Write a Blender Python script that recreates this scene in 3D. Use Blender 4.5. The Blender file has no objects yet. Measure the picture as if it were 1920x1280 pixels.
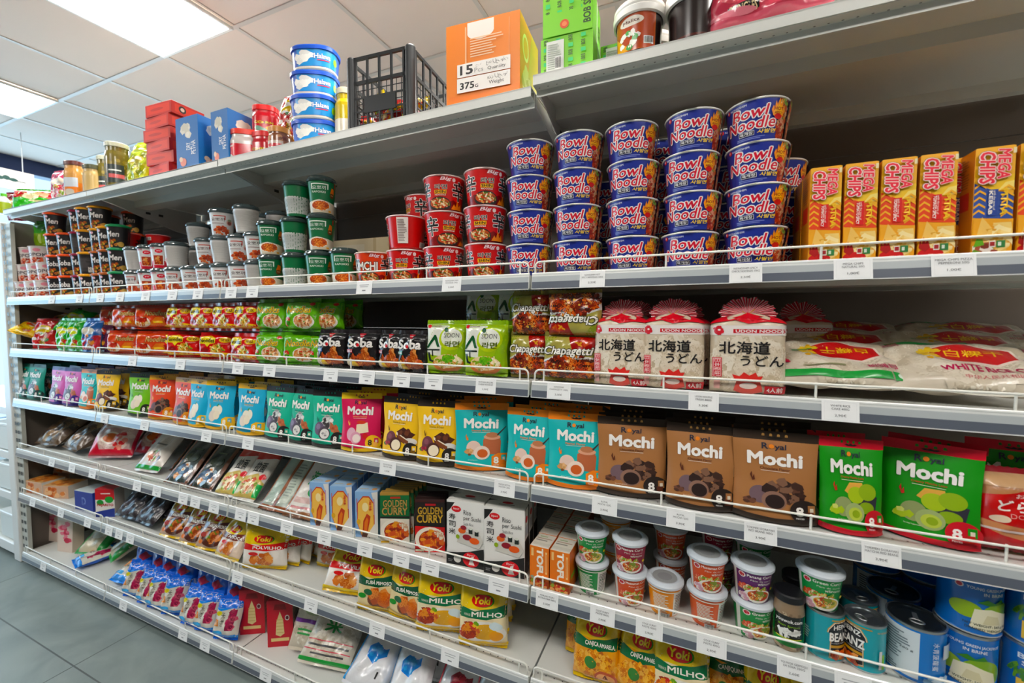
import bpy, math, random
from math import sin, cos, pi, atan2, sqrt, hypot
from mathutils import Vector, Matrix
from mathutils.geometry import tessellate_polygon

# ---------------------------------------------------------------- camera, world, lights, exposure
SC = bpy.context.scene
COL = SC.collection
CX, CY, CZ = 0.41757, -1.09024, 1.48721
YAW, PITCH, ROLL = -0.40778, -0.05044, 0.00123
FPX = 787.718
cyw, syw, cp, sp, cr, sr = cos(YAW), sin(YAW), cos(PITCH), sin(PITCH), cos(ROLL), sin(ROLL)
FW = Vector((syw*cp, cyw*cp, sp))
_ri = Vector((cyw, -syw, 0)); _up = _ri.cross(FW)
RI = cr*_ri + sr*_up
UP = -sr*_ri + cr*_up
cam = bpy.data.cameras.new('camera')
cam.sensor_width = 36.0
cam.lens = FPX*36.0/1920.0
cam.clip_start = 0.02
cam.dof.use_dof = True
cam.dof.focus_distance = 1.3
cam.dof.aperture_fstop = 2.7
camo = bpy.data.objects.new('camera', cam)
camo.matrix_world = Matrix(((RI.x, UP.x, -FW.x, CX), (RI.y, UP.y, -FW.y, CY), (RI.z, UP.z, -FW.z, CZ), (0, 0, 0, 1)))
COL.objects.link(camo)
SC.camera = camo

SC.view_settings.view_transform = 'Standard'
SC.view_settings.look = 'None'
SC.view_settings.gamma = 1.0
SC.view_settings.use_curve_mapping = False
SC.view_settings.exposure = 0.85

world = bpy.data.worlds.new('store_world'); SC.world = world
world.use_nodes = True
bg = world.node_tree.nodes['Background']
bg.inputs['Color'].default_value = (0.55, 0.78, 1.0, 1)
bg.inputs['Strength'].default_value = 0.8

ZC = 2.97                                           # ceiling height
PANEL_E = 17.0                                       # emission of the ceiling light panels
def area(name, loc, rot, sx, sy, power, col):
    l = bpy.data.lights.new(name, 'AREA'); l.shape = 'RECTANGLE'; l.size = sx; l.size_y = sy
    l.energy = power; l.color = col
    o = bpy.data.objects.new(name, l); o.location = loc; o.rotation_euler = rot; COL.objects.link(o)
    return o
# daylight through the shop window at the far left
area('window_daylight', (-5.55, 0.2, 1.75), (0, -pi/2, 0), 2.2, 4.4, 42, (0.42, 0.76, 1.0))

# ---------------------------------------------------------------- helpers
def lin(h):
    h = h.lstrip('#')
    def f(c): return c/12.92 if c <= 0.04045 else ((c+0.055)/1.055)**2.4
    c = [f(int(h[i:i+2], 16)/255.0) for i in (0, 2, 4)]
    y = .2126*c[0]+.7152*c[1]+.0722*c[2]
    return tuple(max(0.0, min(1.0, y+(k-y)*1.18)) for k in c) + (1.0,)
_LC = {}
def L(h):
    if h not in _LC: _LC[h] = lin(h)
    return _LC[h]

def PX(u, y, z):
    """x at which the sight line of picture column u meets depth y at height z"""
    k = (u-960.0)/FPX
    dy, dz = y-CY, z-CZ
    a = dy*RI.y + dz*RI.z; b = dy*FW.y + dz*FW.z
    return CX + (k*b-a)/(RI.x-k*FW.x)
def UX(x, y, z):
    d = Vector((x-CX, y-CY, z-CZ)); return 960+FPX*d.dot(RI)/d.dot(FW)
def FIT(uL, uR, z, yf, w, mx=38):
    """place a front of width w between two columns; turns it towards the aisle when it has to look wider"""
    mid = 0.5*(PX(uL, yf, z)+PX(uR, yf, z))
    def place(th):
        if mid < CX:
            x0 = PX(uL, yf, z); return x0, yf, x0+w*cos(th), yf+w*sin(th), th
        x1 = PX(uR, yf, z); return x1-w*cos(th), yf+w*sin(th), x1, yf, -th
    def err(th):
        x0, y0, x1, y1, r = place(th)
        return UX(x1, y1, z)-uR if mid < CX else uL-UX(x0, y0, z)
    lo, hi = 0.0, min(math.radians(mx), abs(atan2(mid-CX, yf-CY)))
    if err(lo) >= 0: th = lo
    elif err(hi) <= 0: th = hi
    else:
        for _ in range(30):
            th = 0.5*(lo+hi)
            if err(th) > 0: hi = th
            else: lo = th
    x0, y0, x1, y1, r = place(th)
    return 0.5*(x0+x1), 0.5*(y0+y1), r

class MB:
    def __init__(s): s.v = []; s.f = []; s.c = []; s.m = []; s.sm = []
    def add(s, vs, fs, col, mat=0, smooth=True):
        o = len(s.v); s.v += [tuple(p) for p in vs]
        c = L(col) if isinstance(col, str) else col
        for f in fs:
            s.f.append(tuple(i+o for i in f)); s.c.append(c); s.m.append(mat); s.sm.append(smooth)
    def mesh(s, name, mats):
        me = bpy.data.meshes.new(name)
        me.from_pydata(s.v, [], s.f)
        if not isinstance(mats, (list, tuple)): mats = [mats]
        for m in mats: me.materials.append(m)
        me.polygons.foreach_set('material_index', s.m)
        me.polygons.foreach_set('use_smooth', s.sm)
        at = me.attributes.new('Col', 'FLOAT_COLOR', 'CORNER')
        buf = []
        for f, c in zip(s.f, s.c): buf.extend(c*len(f))
        at.data.foreach_set('color', buf)
        me.update()
        return me

def tag(o, label=None, cat=None, group=None, kind=None):
    if label: o['label'] = label
    if cat: o['category'] = cat
    if group: o['group'] = group
    if kind: o['kind'] = kind
    return o
def obj(name, me, parent=None, loc=(0, 0, 0), rot=(0, 0, 0)):
    o = bpy.data.objects.new(name, me); COL.objects.link(o)
    o.location = loc; o.rotation_euler = rot
    if parent: o.parent = parent
    return o
def empty(name, loc, rot=(0, 0, 0)):
    o = bpy.data.objects.new(name, None); o.empty_display_size = 0.05; COL.objects.link(o)
    o.location = loc; o.rotation_euler = rot
    return o
def struct(name, me, loc=(0, 0, 0), rot=(0, 0, 0)):
    return tag(obj(name, me, None, loc, rot), kind='structure')
# a kind of thing: {'name', 'cat', 'parts': [(part name, mesh, (sub-parts...))]}; put() sets one individual of it
def put(kind, loc, rot, label, group=None):
    if isinstance(rot, (int, float)): rot = (0, 0, rot)
    parts = kind['parts']
    if len(parts) == 1 and not parts[0][2]:
        o = obj(kind['name'], parts[0][1], None, loc, rot)
    else:
        o = empty(kind['name'], loc, rot)
        for n, me, subs in parts:
            p = obj(n, me, o)
            for n2, me2 in subs: obj(n2, me2, p)
    tag(o, label, kind['cat'], group)
    if kind.get('scale'): o.scale = kind['scale']
    return o
ORD = ['', 'first', 'second', 'third', 'fourth', 'fifth', 'sixth', 'seventh', 'eighth', 'ninth', 'tenth', 'eleventh', 'twelfth', 'thirteenth', 'fourteenth', 'fifteenth', 'sixteenth', 'seventeenth', 'eighteenth', 'nineteenth', 'twentieth', 'twenty-first', 'twenty-second', 'twenty-third']
TIER = {1: 'bottom', 2: 'second up', 3: 'third up', 4: 'fourth up', 5: 'fifth up'}

# ---------------------------------------------------------------- materials
def nmat(name):
    m = bpy.data.materials.new(name); m.use_nodes = True
    n = m.node_tree.nodes; b = n['Principled BSDF']
    return m, m.node_tree, b
def pmat(name, rough=0.4, coat=0.0, metal=0.0, bump=0.0, bscale=60.0, spec=0.5, trans=0.0, alpha=1.0, col=None):
    """print or paint: colour from the mesh's own ink attribute (or one colour), optional crinkle bump"""
    m, t, b = nmat(name); n = t.nodes
    if col is None:
        a = n.new('ShaderNodeAttribute'); a.attribute_name = 'Col'
        t.links.new(a.outputs['Color'], b.inputs['Base Color'])
    else: b.inputs['Base Color'].default_value = L(col)
    b.inputs['Roughness'].default_value = rough
    b.inputs['Metallic'].default_value = metal
    b.inputs['Specular IOR Level'].default_value = spec
    b.inputs['Coat Weight'].default_value = coat
    b.inputs['Coat Roughness'].default_value = 0.12
    b.inputs['Transmission Weight'].default_value = trans
    b.inputs['Alpha'].default_value = alpha
    if bump > 0:
        tc = n.new('ShaderNodeTexCoord'); no = n.new('ShaderNodeTexNoise'); bp = n.new('ShaderNodeBump')
        no.inputs['Scale'].default_value = bscale; no.inputs['Detail'].default_value = 2.5; no.inputs['Distortion'].default_value = 0.6
        bp.inputs['Strength'].default_value = bump; bp.inputs['Distance'].default_value = 0.006
        t.links.new(tc.outputs['Object'], no.inputs['Vector'])
        t.links.new(no.outputs['Fac'], bp.inputs['Height'])
        t.links.new(bp.outputs['Normal'], b.inputs['Normal'])
    return m
M_CARTON = pmat('printed_carton', 0.42)
M_CUP = pmat('printed_cup_paper', 0.32, coat=0.35)
M_FILM = pmat('glossy_printed_film', 0.24, coat=0.5, bump=0.75, bscale=26)
M_POUCH = pmat('matte_printed_pouch', 0.42, bump=0.45, bscale=11)
M_PLAST = pmat('moulded_plastic', 0.34)
M_SOFT = pmat('soft_plastic_bag', 0.3, coat=0.3, bump=0.8, bscale=22)
M_TIN = pmat('printed_tin', 0.26, coat=0.4)
M_STEEL = pmat('bare_steel', 0.28, metal=0.9)
M_PAINT = pmat('painted_metal', 0.38)
M_CRATE = pmat('black_crate_plastic', 0.45)
M_GLOSSLID = pmat('clear_grey_lid', 0.12, coat=0.6)
M_PAPER = pmat('label_paper', 0.6)
M_GLASS = pmat('clear_jar', 0.06, trans=0.0, col='#d9dccf', alpha=0.22)
M_WRAP = pmat('clear_shrink_film', 0.05, col='#ffffff', alpha=0.06, bump=1.0, bscale=14)

def shelf_mat(name, base, rough=0.36):
    m, t, b = nmat(name); n = t.nodes
    tc = n.new('ShaderNodeTexCoord'); no = n.new('ShaderNodeTexNoise'); rp = n.new('ShaderNodeValToRGB')
    no.inputs['Scale'].default_value = 3.0; no.inputs['Detail'].default_value = 6
    rp.color_ramp.elements[0].position = 0.3; rp.color_ramp.elements[1].position = 0.75
    c = L(base); rp.color_ramp.elements[0].color = (c[0]*0.93, c[1]*0.93, c[2]*0.92, 1); rp.color_ramp.elements[1].color = c
    t.links.new(tc.outputs['Object'], no.inputs['Vector']); t.links.new(no.outputs['Fac'], rp.inputs['Fac'])
    t.links.new(rp.outputs['Color'], b.inputs['Base Color'])
    b.inputs['Roughness'].default_value = rough
    return m
M_SHELF = shelf_mat('white_enamel_shelf', '#dcddd8')
M_BACK = shelf_mat('grey_back_panel', '#6a6159', 0.5)

# ---------------------------------------------------------------- mesh pieces
def box(m, x0, y0, z0, x1, y1, z1, col, mat=0, ch=0.0, skip=''):
    """box with chamfered edges; col is one colour or a dict per face F K L R T B"""
    def cc(k): return col.get(k, col.get('*', '#ffffff')) if isinstance(col, dict) else col
    if ch <= 0:
        v = [(x0, y0, z0), (x1, y0, z0), (x1, y1, z0), (x0, y1, z0), (x0, y0, z1), (x1, y0, z1), (x1, y1, z1), (x0, y1, z1)]
        for k, f in (('F', (0, 1, 5, 4)), ('K', (2, 3, 7, 6)), ('L', (3, 0, 4, 7)), ('R', (1, 2, 6, 5)), ('T', (4, 5, 6, 7)), ('B', (3, 2, 1, 0))):
            if k not in skip: m.add([v[i] for i in f], [(0, 1, 2, 3)], cc(k), mat, False)
        return
    X = (x0, x1); Y = (y0, y1); Z = (z0, z1); c = ch; s = (1, -1)
    vx = lambda i, j, k: (X[i], Y[j]+c*s[j], Z[k]+c*s[k])
    vy = lambda i, j, k: (X[i]+c*s[i], Y[j], Z[k]+c*s[k])
    vz = lambda i, j, k: (X[i]+c*s[i], Y[j]+c*s[j], Z[k])
    q = lambda vs, k: m.add(vs, [tuple(range(len(vs)))], cc(k), mat, False)
    q([vy(0, 0, 0), vy(1, 0, 0), vy(1, 0, 1), vy(0, 0, 1)], 'F'); q([vy(1, 1, 0), vy(0, 1, 0), vy(0, 1, 1), vy(1, 1, 1)], 'K')
    q([vx(0, 1, 0), vx(0, 0, 0), vx(0, 0, 1), vx(0, 1, 1)], 'L'); q([vx(1, 0, 0), vx(1, 1, 0), vx(1, 1, 1), vx(1, 0, 1)], 'R')
    q([vz(0, 0, 1), vz(1, 0, 1), vz(1, 1, 1), vz(0, 1, 1)], 'T'); q([vz(0, 1, 0), vz(1, 1, 0), vz(1, 0, 0), vz(0, 0, 0)], 'B')
    for j in (0, 1):
        for i in (0, 1):
            q([vx(i, j, 0), vy(i, j, 0), vy(i, j, 1), vx(i, j, 1)], 'F' if j == 0 else 'K')
        for k in (0, 1): q([vy(0, j, k), vz(0, j, k), vz(1, j, k), vy(1, j, k)], 'T' if k else 'F')
    for i in (0, 1):
        for k in (0, 1): q([vx(i, 0, k), vz(i, 0, k), vz(i, 1, k), vx(i, 1, k)], 'L' if i == 0 else 'R')
    for i in (0, 1):
        for j in (0, 1):
            for k in (0, 1): q([vx(i, j, k), vy(i, j, k), vz(i, j, k)], 'F')
def lathe(m, prof, n=36, mat=0, cap0=True, cap1=True, sx=1.0, sy=1.0, ex=1.0, cx=0.0, cy=0.0):
    """prof: (r, z, colour of the band below this ring); ex<1 squares the outline"""
    def ring(r, z):
        o = []
        for i in range(n):
            a = 2*pi*i/n; c, s = cos(a), sin(a)
            if ex != 1.0: c = math.copysign(abs(c)**ex, c); s = math.copysign(abs(s)**ex, s)
            o.append((cx+r*sx*c, cy+r*sy*s, z))
        return o
    for (r0, z0, _), (r1, z1, c1) in zip(prof, prof[1:]):
        vs = ring(r0, z0)+ring(r1, z1)
        m.add(vs, [(i, (i+1) % n, n+(i+1) % n, n+i) for i in range(n)], c1, mat, True)
    if cap0: m.add(ring(prof[0][0], prof[0][1]), [tuple(range(n-1, -1, -1))], prof[0][2], mat, False)
    if cap1: m.add(ring(prof[-1][0], prof[-1][1]), [tuple(range(n))], prof[-1][2], mat, False)
def tube(m, pts, r, col, n=8, mat=0, caps=True):
    pts = [Vector(p) for p in pts]; rings = []
    for i, p in enumerate(pts):
        d = (pts[min(i+1, len(pts)-1)]-pts[max(i-1, 0)]).normalized()
        a = d.cross(Vector((0, 0, 1)))
        if a.length < 1e-3: a = d.cross(Vector((0, 1, 0)))
        a.normalize(); b = d.cross(a)
        rings.append([p+r*(cos(2*pi*k/n)*a+sin(2*pi*k/n)*b) for k in range(n)])
    vs = [q for rg in rings for q in rg]
    fs = [(i*n+k, i*n+(k+1) % n, (i+1)*n+(k+1) % n, (i+1)*n+k) for i in range(len(pts)-1) for k in range(n)]
    m.add(vs, fs, col, mat, True)
    if caps:
        m.add(rings[0], [tuple(range(n))], col, mat, False); m.add(rings[-1], [tuple(range(n-1, -1, -1))], col, mat, False)
def sheet(m, S, nu, nv, col, mat=0, flip=False, colf=None, u0=0.0, u1=1.0, v0=0.0, v1=1.0):
    vs = [S(u0+(u1-u0)*i/nu, v0+(v1-v0)*j/nv) for j in range(nv+1) for i in range(nu+1)]
    for j in range(nv):
        for i in range(nu):
            f = (j*(nu+1)+i, j*(nu+1)+i+1, (j+1)*(nu+1)+i+1, (j+1)*(nu+1)+i)
            pass
    fs = [(j*(nu+1)+i, j*(nu+1)+i+1, (j+1)*(nu+1)+i+1, (j+1)*(nu+1)+i) for j in range(nv) for i in range(nu)]
    if flip: fs = [f[::-1] for f in fs]
    if colf is None: m.add(vs, fs, col, mat, True)
    else:
        o = len(m.v); m.v += [tuple(p) for p in vs]
        for q, f in enumerate(fs):
            m.f.append(tuple(i+o for i in f)); m.c.append(L(colf((q % nu+.5)/nu, (q//nu+.5)/nv))); m.m.append(mat); m.sm.append(True)

# ---------------------------------------------------------------- printing: flat inks laid on a surface
_GT = {}
def glyphs(s, off):
    k = (s, off)
    if k not in _GT:
        c = bpy.data.curves.new('lettering', 'FONT'); c.body = s; c.size = 1.0; c.resolution_u = 2; c.offset = 0.0
        o = bpy.data.objects.new('lettering', c)
        me = bpy.data.meshes.new_from_object(o)
        _GT[k] = ([(v.co.x, v.co.y) for v in me.vertices], [tuple(p.vertices) for p in me.polygons])
        bpy.data.objects.remove(o); bpy.data.meshes.remove(me); bpy.data.curves.remove(c)
    return _GT[k]
def split(tri, W, H, mx, out, d=0):
    (a, b, c) = tri
    l = [hypot((a[0]-b[0])*W, (a[1]-b[1])*H), hypot((b[0]-c[0])*W, (b[1]-c[1])*H), hypot((c[0]-a[0])*W, (c[1]-a[1])*H)]
    i = l.index(max(l))
    if l[i] <= mx or d > 9: out.append(tri); return
    p = (a, b, c)[i:]+(a, b, c)[:i]
    q = ((p[0][0]+p[1][0])/2, (p[0][1]+p[1][1])/2)
    split((p[0], q, p[2]), W, H, mx, out, d+1); split((q, p[1], p[2]), W, H, mx, out, d+1)
def tris_of(el, W, H):
    """element -> list of (triangles in 0..1 coordinates, colour)"""
    k = el[0]
    if k == 'r':
        _, x0, y0, x1, y1, c = el[:6]
        return [([((x0, y0), (x1, y0), (x1, y1)), ((x0, y0), (x1, y1), (x0, y1))], c)]
    if k == 'e':
        _, cx, cy, rx, ry, c = el[:6]; n = 20 if rx*W > .012 else 12
        P = [(cx+rx*cos(2*pi*i/n), cy+ry*sin(2*pi*i/n)) for i in range(n)]
        return [([(P[0], P[i], P[i+1]) for i in range(1, n-1)], c)]
    if k == 'p':
        P = el[1]
        t = tessellate_polygon([[Vector((x*W, y*H, 0)) for x, y in P]])
        o = []
        for a, b, c in t:
            A, B, Cc = P[a], P[b], P[c]
            if (B[0]-A[0])*(Cc[1]-A[1])-(B[1]-A[1])*(Cc[0]-A[0]) < 0: B, Cc = Cc, B
            o.append((A, B, Cc))
        return [(o, el[2])]
    if k == 'f':                                     # loose food: many small strokes or chunks inside an ellipse
        _, cx, cy, rx, ry, cols, n, sz, kind = el; rnd = random.Random(hash((round(cx*100), round(cy*100), n)) & 0xffff); o = []
        for i in range(n):
            a = rnd.uniform(0, 2*pi); q = sqrt(rnd.random())*0.92
            px, py = cx+rx*q*cos(a), cy+ry*q*sin(a); c = rnd.choice(cols); s = sz*rnd.uniform(.7, 1.3)
            if kind == 'n':                          # curved noodle stroke
                b = rnd.uniform(0, 2*pi); cv = rnd.uniform(-1.4, 1.4); pts = []; w = 0.16*s
                for q2 in range(5):
                    t = q2/4-.5; an = b+cv*t
                    pts.append((t*s*cos(b)-cv*.25*s*(t*t)*sin(b), t*s*sin(b)+cv*.25*s*(t*t)*cos(b), an))
                T = []
                for A, B in zip(pts, pts[1:]):
                    qd = [(A[0]+w*sin(A[2]), A[1]-w*cos(A[2])), (B[0]+w*sin(B[2]), B[1]-w*cos(B[2])), (B[0]-w*sin(B[2]), B[1]+w*cos(B[2])), (A[0]-w*sin(A[2]), A[1]+w*cos(A[2]))]
                    qd = [(px+x/W, py+y/H) for x, y in qd]
                    T += [(qd[0], qd[1], qd[2]), (qd[0], qd[2], qd[3])]
                o.append((T, c))
            else:
                m_ = rnd.choice((5, 6, 7)); b = rnd.uniform(0, 6); P = [(px+s*.5*rnd.uniform(.7, 1.1)*cos(b+2*pi*j/m_)/W, py+s*.5*rnd.uniform(.55, 1.0)*sin(b+2*pi*j/m_)/H) for j in range(m_)]
                o.append(([(P[0], P[j], P[j+1]) for j in range(1, m_-1)], c))
        return o
    if k == 't':
        _, s, x0, y0, x1, y1, c = el[:7]; op = el[7] if len(el) > 7 else {}
        b = op.get('b', 0.01); sh = op.get('sh', 0.0); rot = op.get('rot', 0.0)
        base, _f = glyphs(s, 0)
        if not base: return []
        sk = lambda p: (p[0]+sh*p[1], p[1])
        bb = [sk(p) for p in base]
        e_ = b*.5; ax0 = min(p[0] for p in bb)-e_; ax1 = max(p[0] for p in bb)+e_; ay0 = min(p[1] for p in bb)-e_; ay1 = max(p[1] for p in bb)+e_
        bw, bh = (x1-x0)*W, (y1-y0)*H
        tw, th = (bh, bw) if rot in (90, -90) else (bw, bh)
        kx, ky = tw/max(ax1-ax0, 1e-6), th/max(ay1-ay0, 1e-6)
        ca, sa = cos(math.radians(rot)), sin(math.radians(rot)); mx, my = (x0+x1)/2, (y0+y1)/2
        arc = op.get('arc', 0.0)
        def mp(p):
            x, y = sk(p); x = (x-ax0)*kx-tw/2; y = (y-ay0)*ky-th/2
            if arc: y += arc*th*(1-(2*x/tw)**2)
            return (mx+(x*ca-y*sa)/W, my+(x*sa+y*ca)/H)
        o = []
        lay = []
        if 'o2' in op: lay.append((op['o2'], b+op.get('w2', .09)))
        if 'o' in op: lay.append((op['o'], b+op.get('w', .05)))
        lay.append((c, b))
        for q, (cc, off) in enumerate(lay):
            gv, fs = glyphs(s, 0); T = []; off *= .5
            nd = 1 if off < .006 else (4 if off < .028 else 8)
            for di in range(nd):
              da = 2*pi*(di+.5)/nd; dd = (0, 0) if nd == 1 else (off*cos(da)*(1.3 if nd == 4 else 1), off*sin(da)*(1.3 if nd == 4 else 1))
              vs = [mp((p[0]+dd[0], p[1]+dd[1])) for p in gv]
              for f in fs:
                for i in range(1, len(f)-1):
                    A, B, Cc = vs[f[0]], vs[f[i]], vs[f[i+1]]
                    if (B[0]-A[0])*(Cc[1]-A[1])-(B[1]-A[1])*(Cc[0]-A[0]) < 0: B, Cc = Cc, B
                    T.append((A, B, Cc))
              o.append((T, cc, q, di)); T = []
        return o
    return []
def stamp(m, S, W, H, art, mx=None, lay=0.00016, base=0.00022, mat=0):
    """lays every element of art on the surface S(u, v), one thin ink above the other"""
    k = 0; e = 1e-3
    for el in art:
        sub = 0
        for it in tris_of(el, W, H):
            T, c = it[0], it[1]
            if el[0] == 'f': off = base+lay*(k+0.4*(sub % 3))+1.5e-6*(sub % 60); sub += 1
            elif len(it) == 4: off = base+lay*(k+0.8*it[2])+1.0e-5*it[3]; sub = max(sub, it[2])
            else: off = base+lay*k
            if mx:
                o = []
                for t in T: split(t, W, H, mx, o)
                T = o
            idx = {}; vs = []; fs = []
            for t in T:
                f = []
                for p in t:
                    q = (round(min(.999, max(.001, p[0])), 5), round(min(.999, max(.001, p[1])), 5))
                    if q not in idx: idx[q] = len(vs); vs.append(q)
                    f.append(idx[q])
                if len(set(f)) == 3: fs.append(tuple(f))
            P = []
            for u, v in vs:
                p = Vector(S(u, v)); du = Vector(S(u+e, v))-Vector(S(u-e, v)); dv = Vector(S(u, v+e))-Vector(S(u, v-e))
                nn = du.cross(dv)
                nn = nn.normalized() if nn.length > 1e-12 else Vector((0, -1, 0))
                P.append(p+nn*off)
            m.add(P, fs, c, mat, True)
        k += 1+(2 if el[0] == 't' and sub == 2 else 1 if el[0] in 'tf' else 0)
def face(kind, x0, y0, z0, x1, y1, z1):
    """surface function of one side of a box"""
    if kind == 'F': return lambda u, v: (x0+(x1-x0)*u, y0, z0+(z1-z0)*v)
    if kind == 'R': return lambda u, v: (x1, y0+(y1-y0)*u, z0+(z1-z0)*v)
    if kind == 'L': return lambda u, v: (x0, y1-(y1-y0)*u, z0+(z1-z0)*v)
    if kind == 'T': return lambda u, v: (x0+(x1-x0)*u, y0+(y1-y0)*v, z1)
def gauss(t): return t

# ---------------------------------------------------------------- the room
SA, SB, SCm, SD, SE = 0.0, -1.335, -2.345, -3.285, 1.335      # joints between shelving bays
BAYS = [('far left', SD, SCm), ('second', SCm, SB), ('third', SB, SA), ('nearest', SA, SE)]
RBZ = {2: 1.5724, 3: 1.272, 4: 0.9755, 5: 0.6756, 6: 0.4026, 7: 0.04}   # underside of each price rail
DK = {l: RBZ[l]+0.040 for l in RBZ}; DK[1] = 2.123
DEPTH = 0.52

def floor_mat():
    m, t, b = nmat('grey_stone_tile_floor'); n = t.nodes
    tc = n.new('ShaderNodeTexCoord'); mp = n.new('ShaderNodeMapping'); br = n.new('ShaderNodeTexBrick'); no = n.new('ShaderNodeTexNoise')
    rp = n.new('ShaderNodeValToRGB'); mx = n.new('ShaderNodeMix'); mx.data_type = 'RGBA'
    mp.inputs['Location'].default_value = (2.0, 0.245, 0)
    br.offset = 0.0; br.inputs['Scale'].default_value = 1.0
    br.inputs['Brick Width'].default_value = 1.16; br.inputs['Row Height'].default_value = 0.58
    br.inputs['Mortar Size'].default_value = 0.003; br.inputs['Mortar Smooth'].default_value = 0.1
    no.inputs['Scale'].default_value = 3.5; no.inputs['Detail'].default_value = 6; no.inputs['Distortion'].default_value = 1.2
    rp.color_ramp.elements[0].color = L('#626b6a'); rp.color_ramp.elements[1].color = L('#767e7b')
    rp.color_ramp.elements[0].position = .3; rp.color_ramp.elements[1].position = .7
    t.links.new(tc.outputs['Object'], mp.inputs['Vector']); t.links.new(mp.outputs['Vector'], br.inputs['Vector'])
    t.links.new(tc.outputs['Object'], no.inputs['Vector']); t.links.new(no.outputs['Fac'], rp.inputs['Fac'])
    t.links.new(br.outputs['Fac'], mx.inputs['Factor']); t.links.new(rp.outputs['Color'], mx.inputs['A'])
    mx.inputs['B'].default_value = L('#3f4443')
    t.links.new(mx.outputs['Result'], b.inputs['Base Color']); b.inputs['Roughness'].default_value = 0.42
    return m
def ceil_mat():
    m, t, b = nmat('white_ceiling_tile'); n = t.nodes
    tc = n.new('ShaderNodeTexCoord'); no = n.new('ShaderNodeTexNoise'); bp = n.new('ShaderNodeBump')
    no.inputs['Scale'].default_value = 220; bp.inputs['Strength'].default_value = 0.08
    t.links.new(tc.outputs['Object'], no.inputs['Vector']); t.links.new(no.outputs['Fac'], bp.inputs['Height']); t.links.new(bp.outputs['Normal'], b.inputs['Normal'])
    b.inputs['Base Color'].default_value = L('#dccdc3'); b.inputs['Roughness'].default_value = 0.85
    return m
M_WALL = shelf_mat('painted_plaster_wall', '#d3d2cc', 0.7)
M_WALL2 = shelf_mat('dark_unseen_wall', '#3f3731', 0.7)  # unseen walls, colour darkened to cut bounce light into the shelves
X0, X1, Y0, Y1 = -5.3, 3.6, -3.3, 4.2
m = MB(); box(m, X0-.1, Y0-.1, -.1, X1+.1, Y1+.1, 0, '#888888'); struct('floor', m.mesh('floor', floor_mat()))
m = MB(); box(m, X0-.1, Y0-.1, ZC, X1+.1, Y1+.1, ZC+.1, '#ffffff'); struct('ceiling', m.mesh('ceiling', ceil_mat()))
for nm, b_ in (('wall_back', (X0-.1, Y1, 0, X1+.1, Y1+.1, ZC)), ('wall_front', (X0-.1, Y0-.1, 0, X1+.1, Y0, ZC)), ('wall_right', (X1, Y0, 0, X1+.1, Y1, ZC))):
    m = MB(); box(m, *b_, '#ffffff'); struct(nm, m.mesh(nm, M_WALL if nm == 'wall_back' else M_WALL2))
WY0, WY1, WZ0, WZ1 = -2.1, 2.5, 0.55, 2.84                    # shop window in the left wall
m = MB()
box(m, X0-.1, Y0, 0, X0, Y1, WZ0, '#ffffff'); box(m, X0-.1, Y0, WZ0, X0, WY0, ZC, '#ffffff'); box(m, X0-.1, WY1, WZ0, X0, Y1, ZC, '#ffffff')
struct('wall_left', m.mesh('wall_left', M_WALL))
m = MB(); box(m, X0-.1, WY0, WZ1, X0+.02, WY1, ZC, '#1d2c55'); struct('trim_1', m.mesh('trim_1', M_PAINT))
m = MB()
for y in (WY0, 0.0, WY1-.05): box(m, X0-.06, y, WZ0, X0-.01, y+.05, WZ1, '#24355c')
box(m, X0-.06, WY0, WZ0, X0-.01, WY1, WZ0+.05, '#24355c')
struct('window_1', m.mesh('window_1', M_PAINT))
# ceiling grid of T bars
m = MB(); gx = [-2.345+0.6*k for k in range(-5, 11)]; gy = [0.375+0.6*k for k in range(-6, 7)]
for x in gx:
    if X0 < x < X1: box(m, x-.011, Y0, ZC-.004, x+.011, Y1, ZC, '#c5bdb6')
for y in gy:
    if Y0 < y < Y1: box(m, X0, y-.011, ZC-.006, X1, y+.011, ZC-.0005, '#c5bdb6')
struct('trim_2', m.mesh('trim_2', M_PAINT))
m_, t_, b_ = nmat('lit_diffuser')
b_.inputs['Base Color'].default_value = (1, 1, 1, 1); b_.inputs['Emission Color'].default_value = (1.0, 0.955, 0.90, 1); b_.inputs['Emission Strength'].default_value = PANEL_E
M_LIT = m_
m = MB(); box(m, -.282, -.282, -.012, .282, .282, -.0105, '#ffffff'); PANEL = m.mesh('diffuser', M_LIT)
m = MB()
for a in ((-.295, -.295, .295, -.282), (-.295, .282, .295, .295), (-.295, -.282, -.282, .282), (.282, -.282, .295, .282)):
    box(m, a[0], a[1], -.014, a[2], a[3], 0, '#e8e6e2')
PFRAME = m.mesh('frame', M_PAINT)
for r, yy in enumerate((0.075, -1.725, 1.875)):
    for k in range(5):
        xx = -2.045+1.8*(k-1)
        o = empty('ceiling_light', (xx, yy, ZC-.006))
        where = ('row over the shelving', 'row over the aisle', 'row behind the shelving')[r]
        tag(o, f'square lit ceiling panel, {ORD[k+1]} from the window in the {where}', 'ceiling light', 'square ceiling light panels')
        obj('frame', PFRAME, o); obj('diffuser', PANEL, o)
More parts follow.
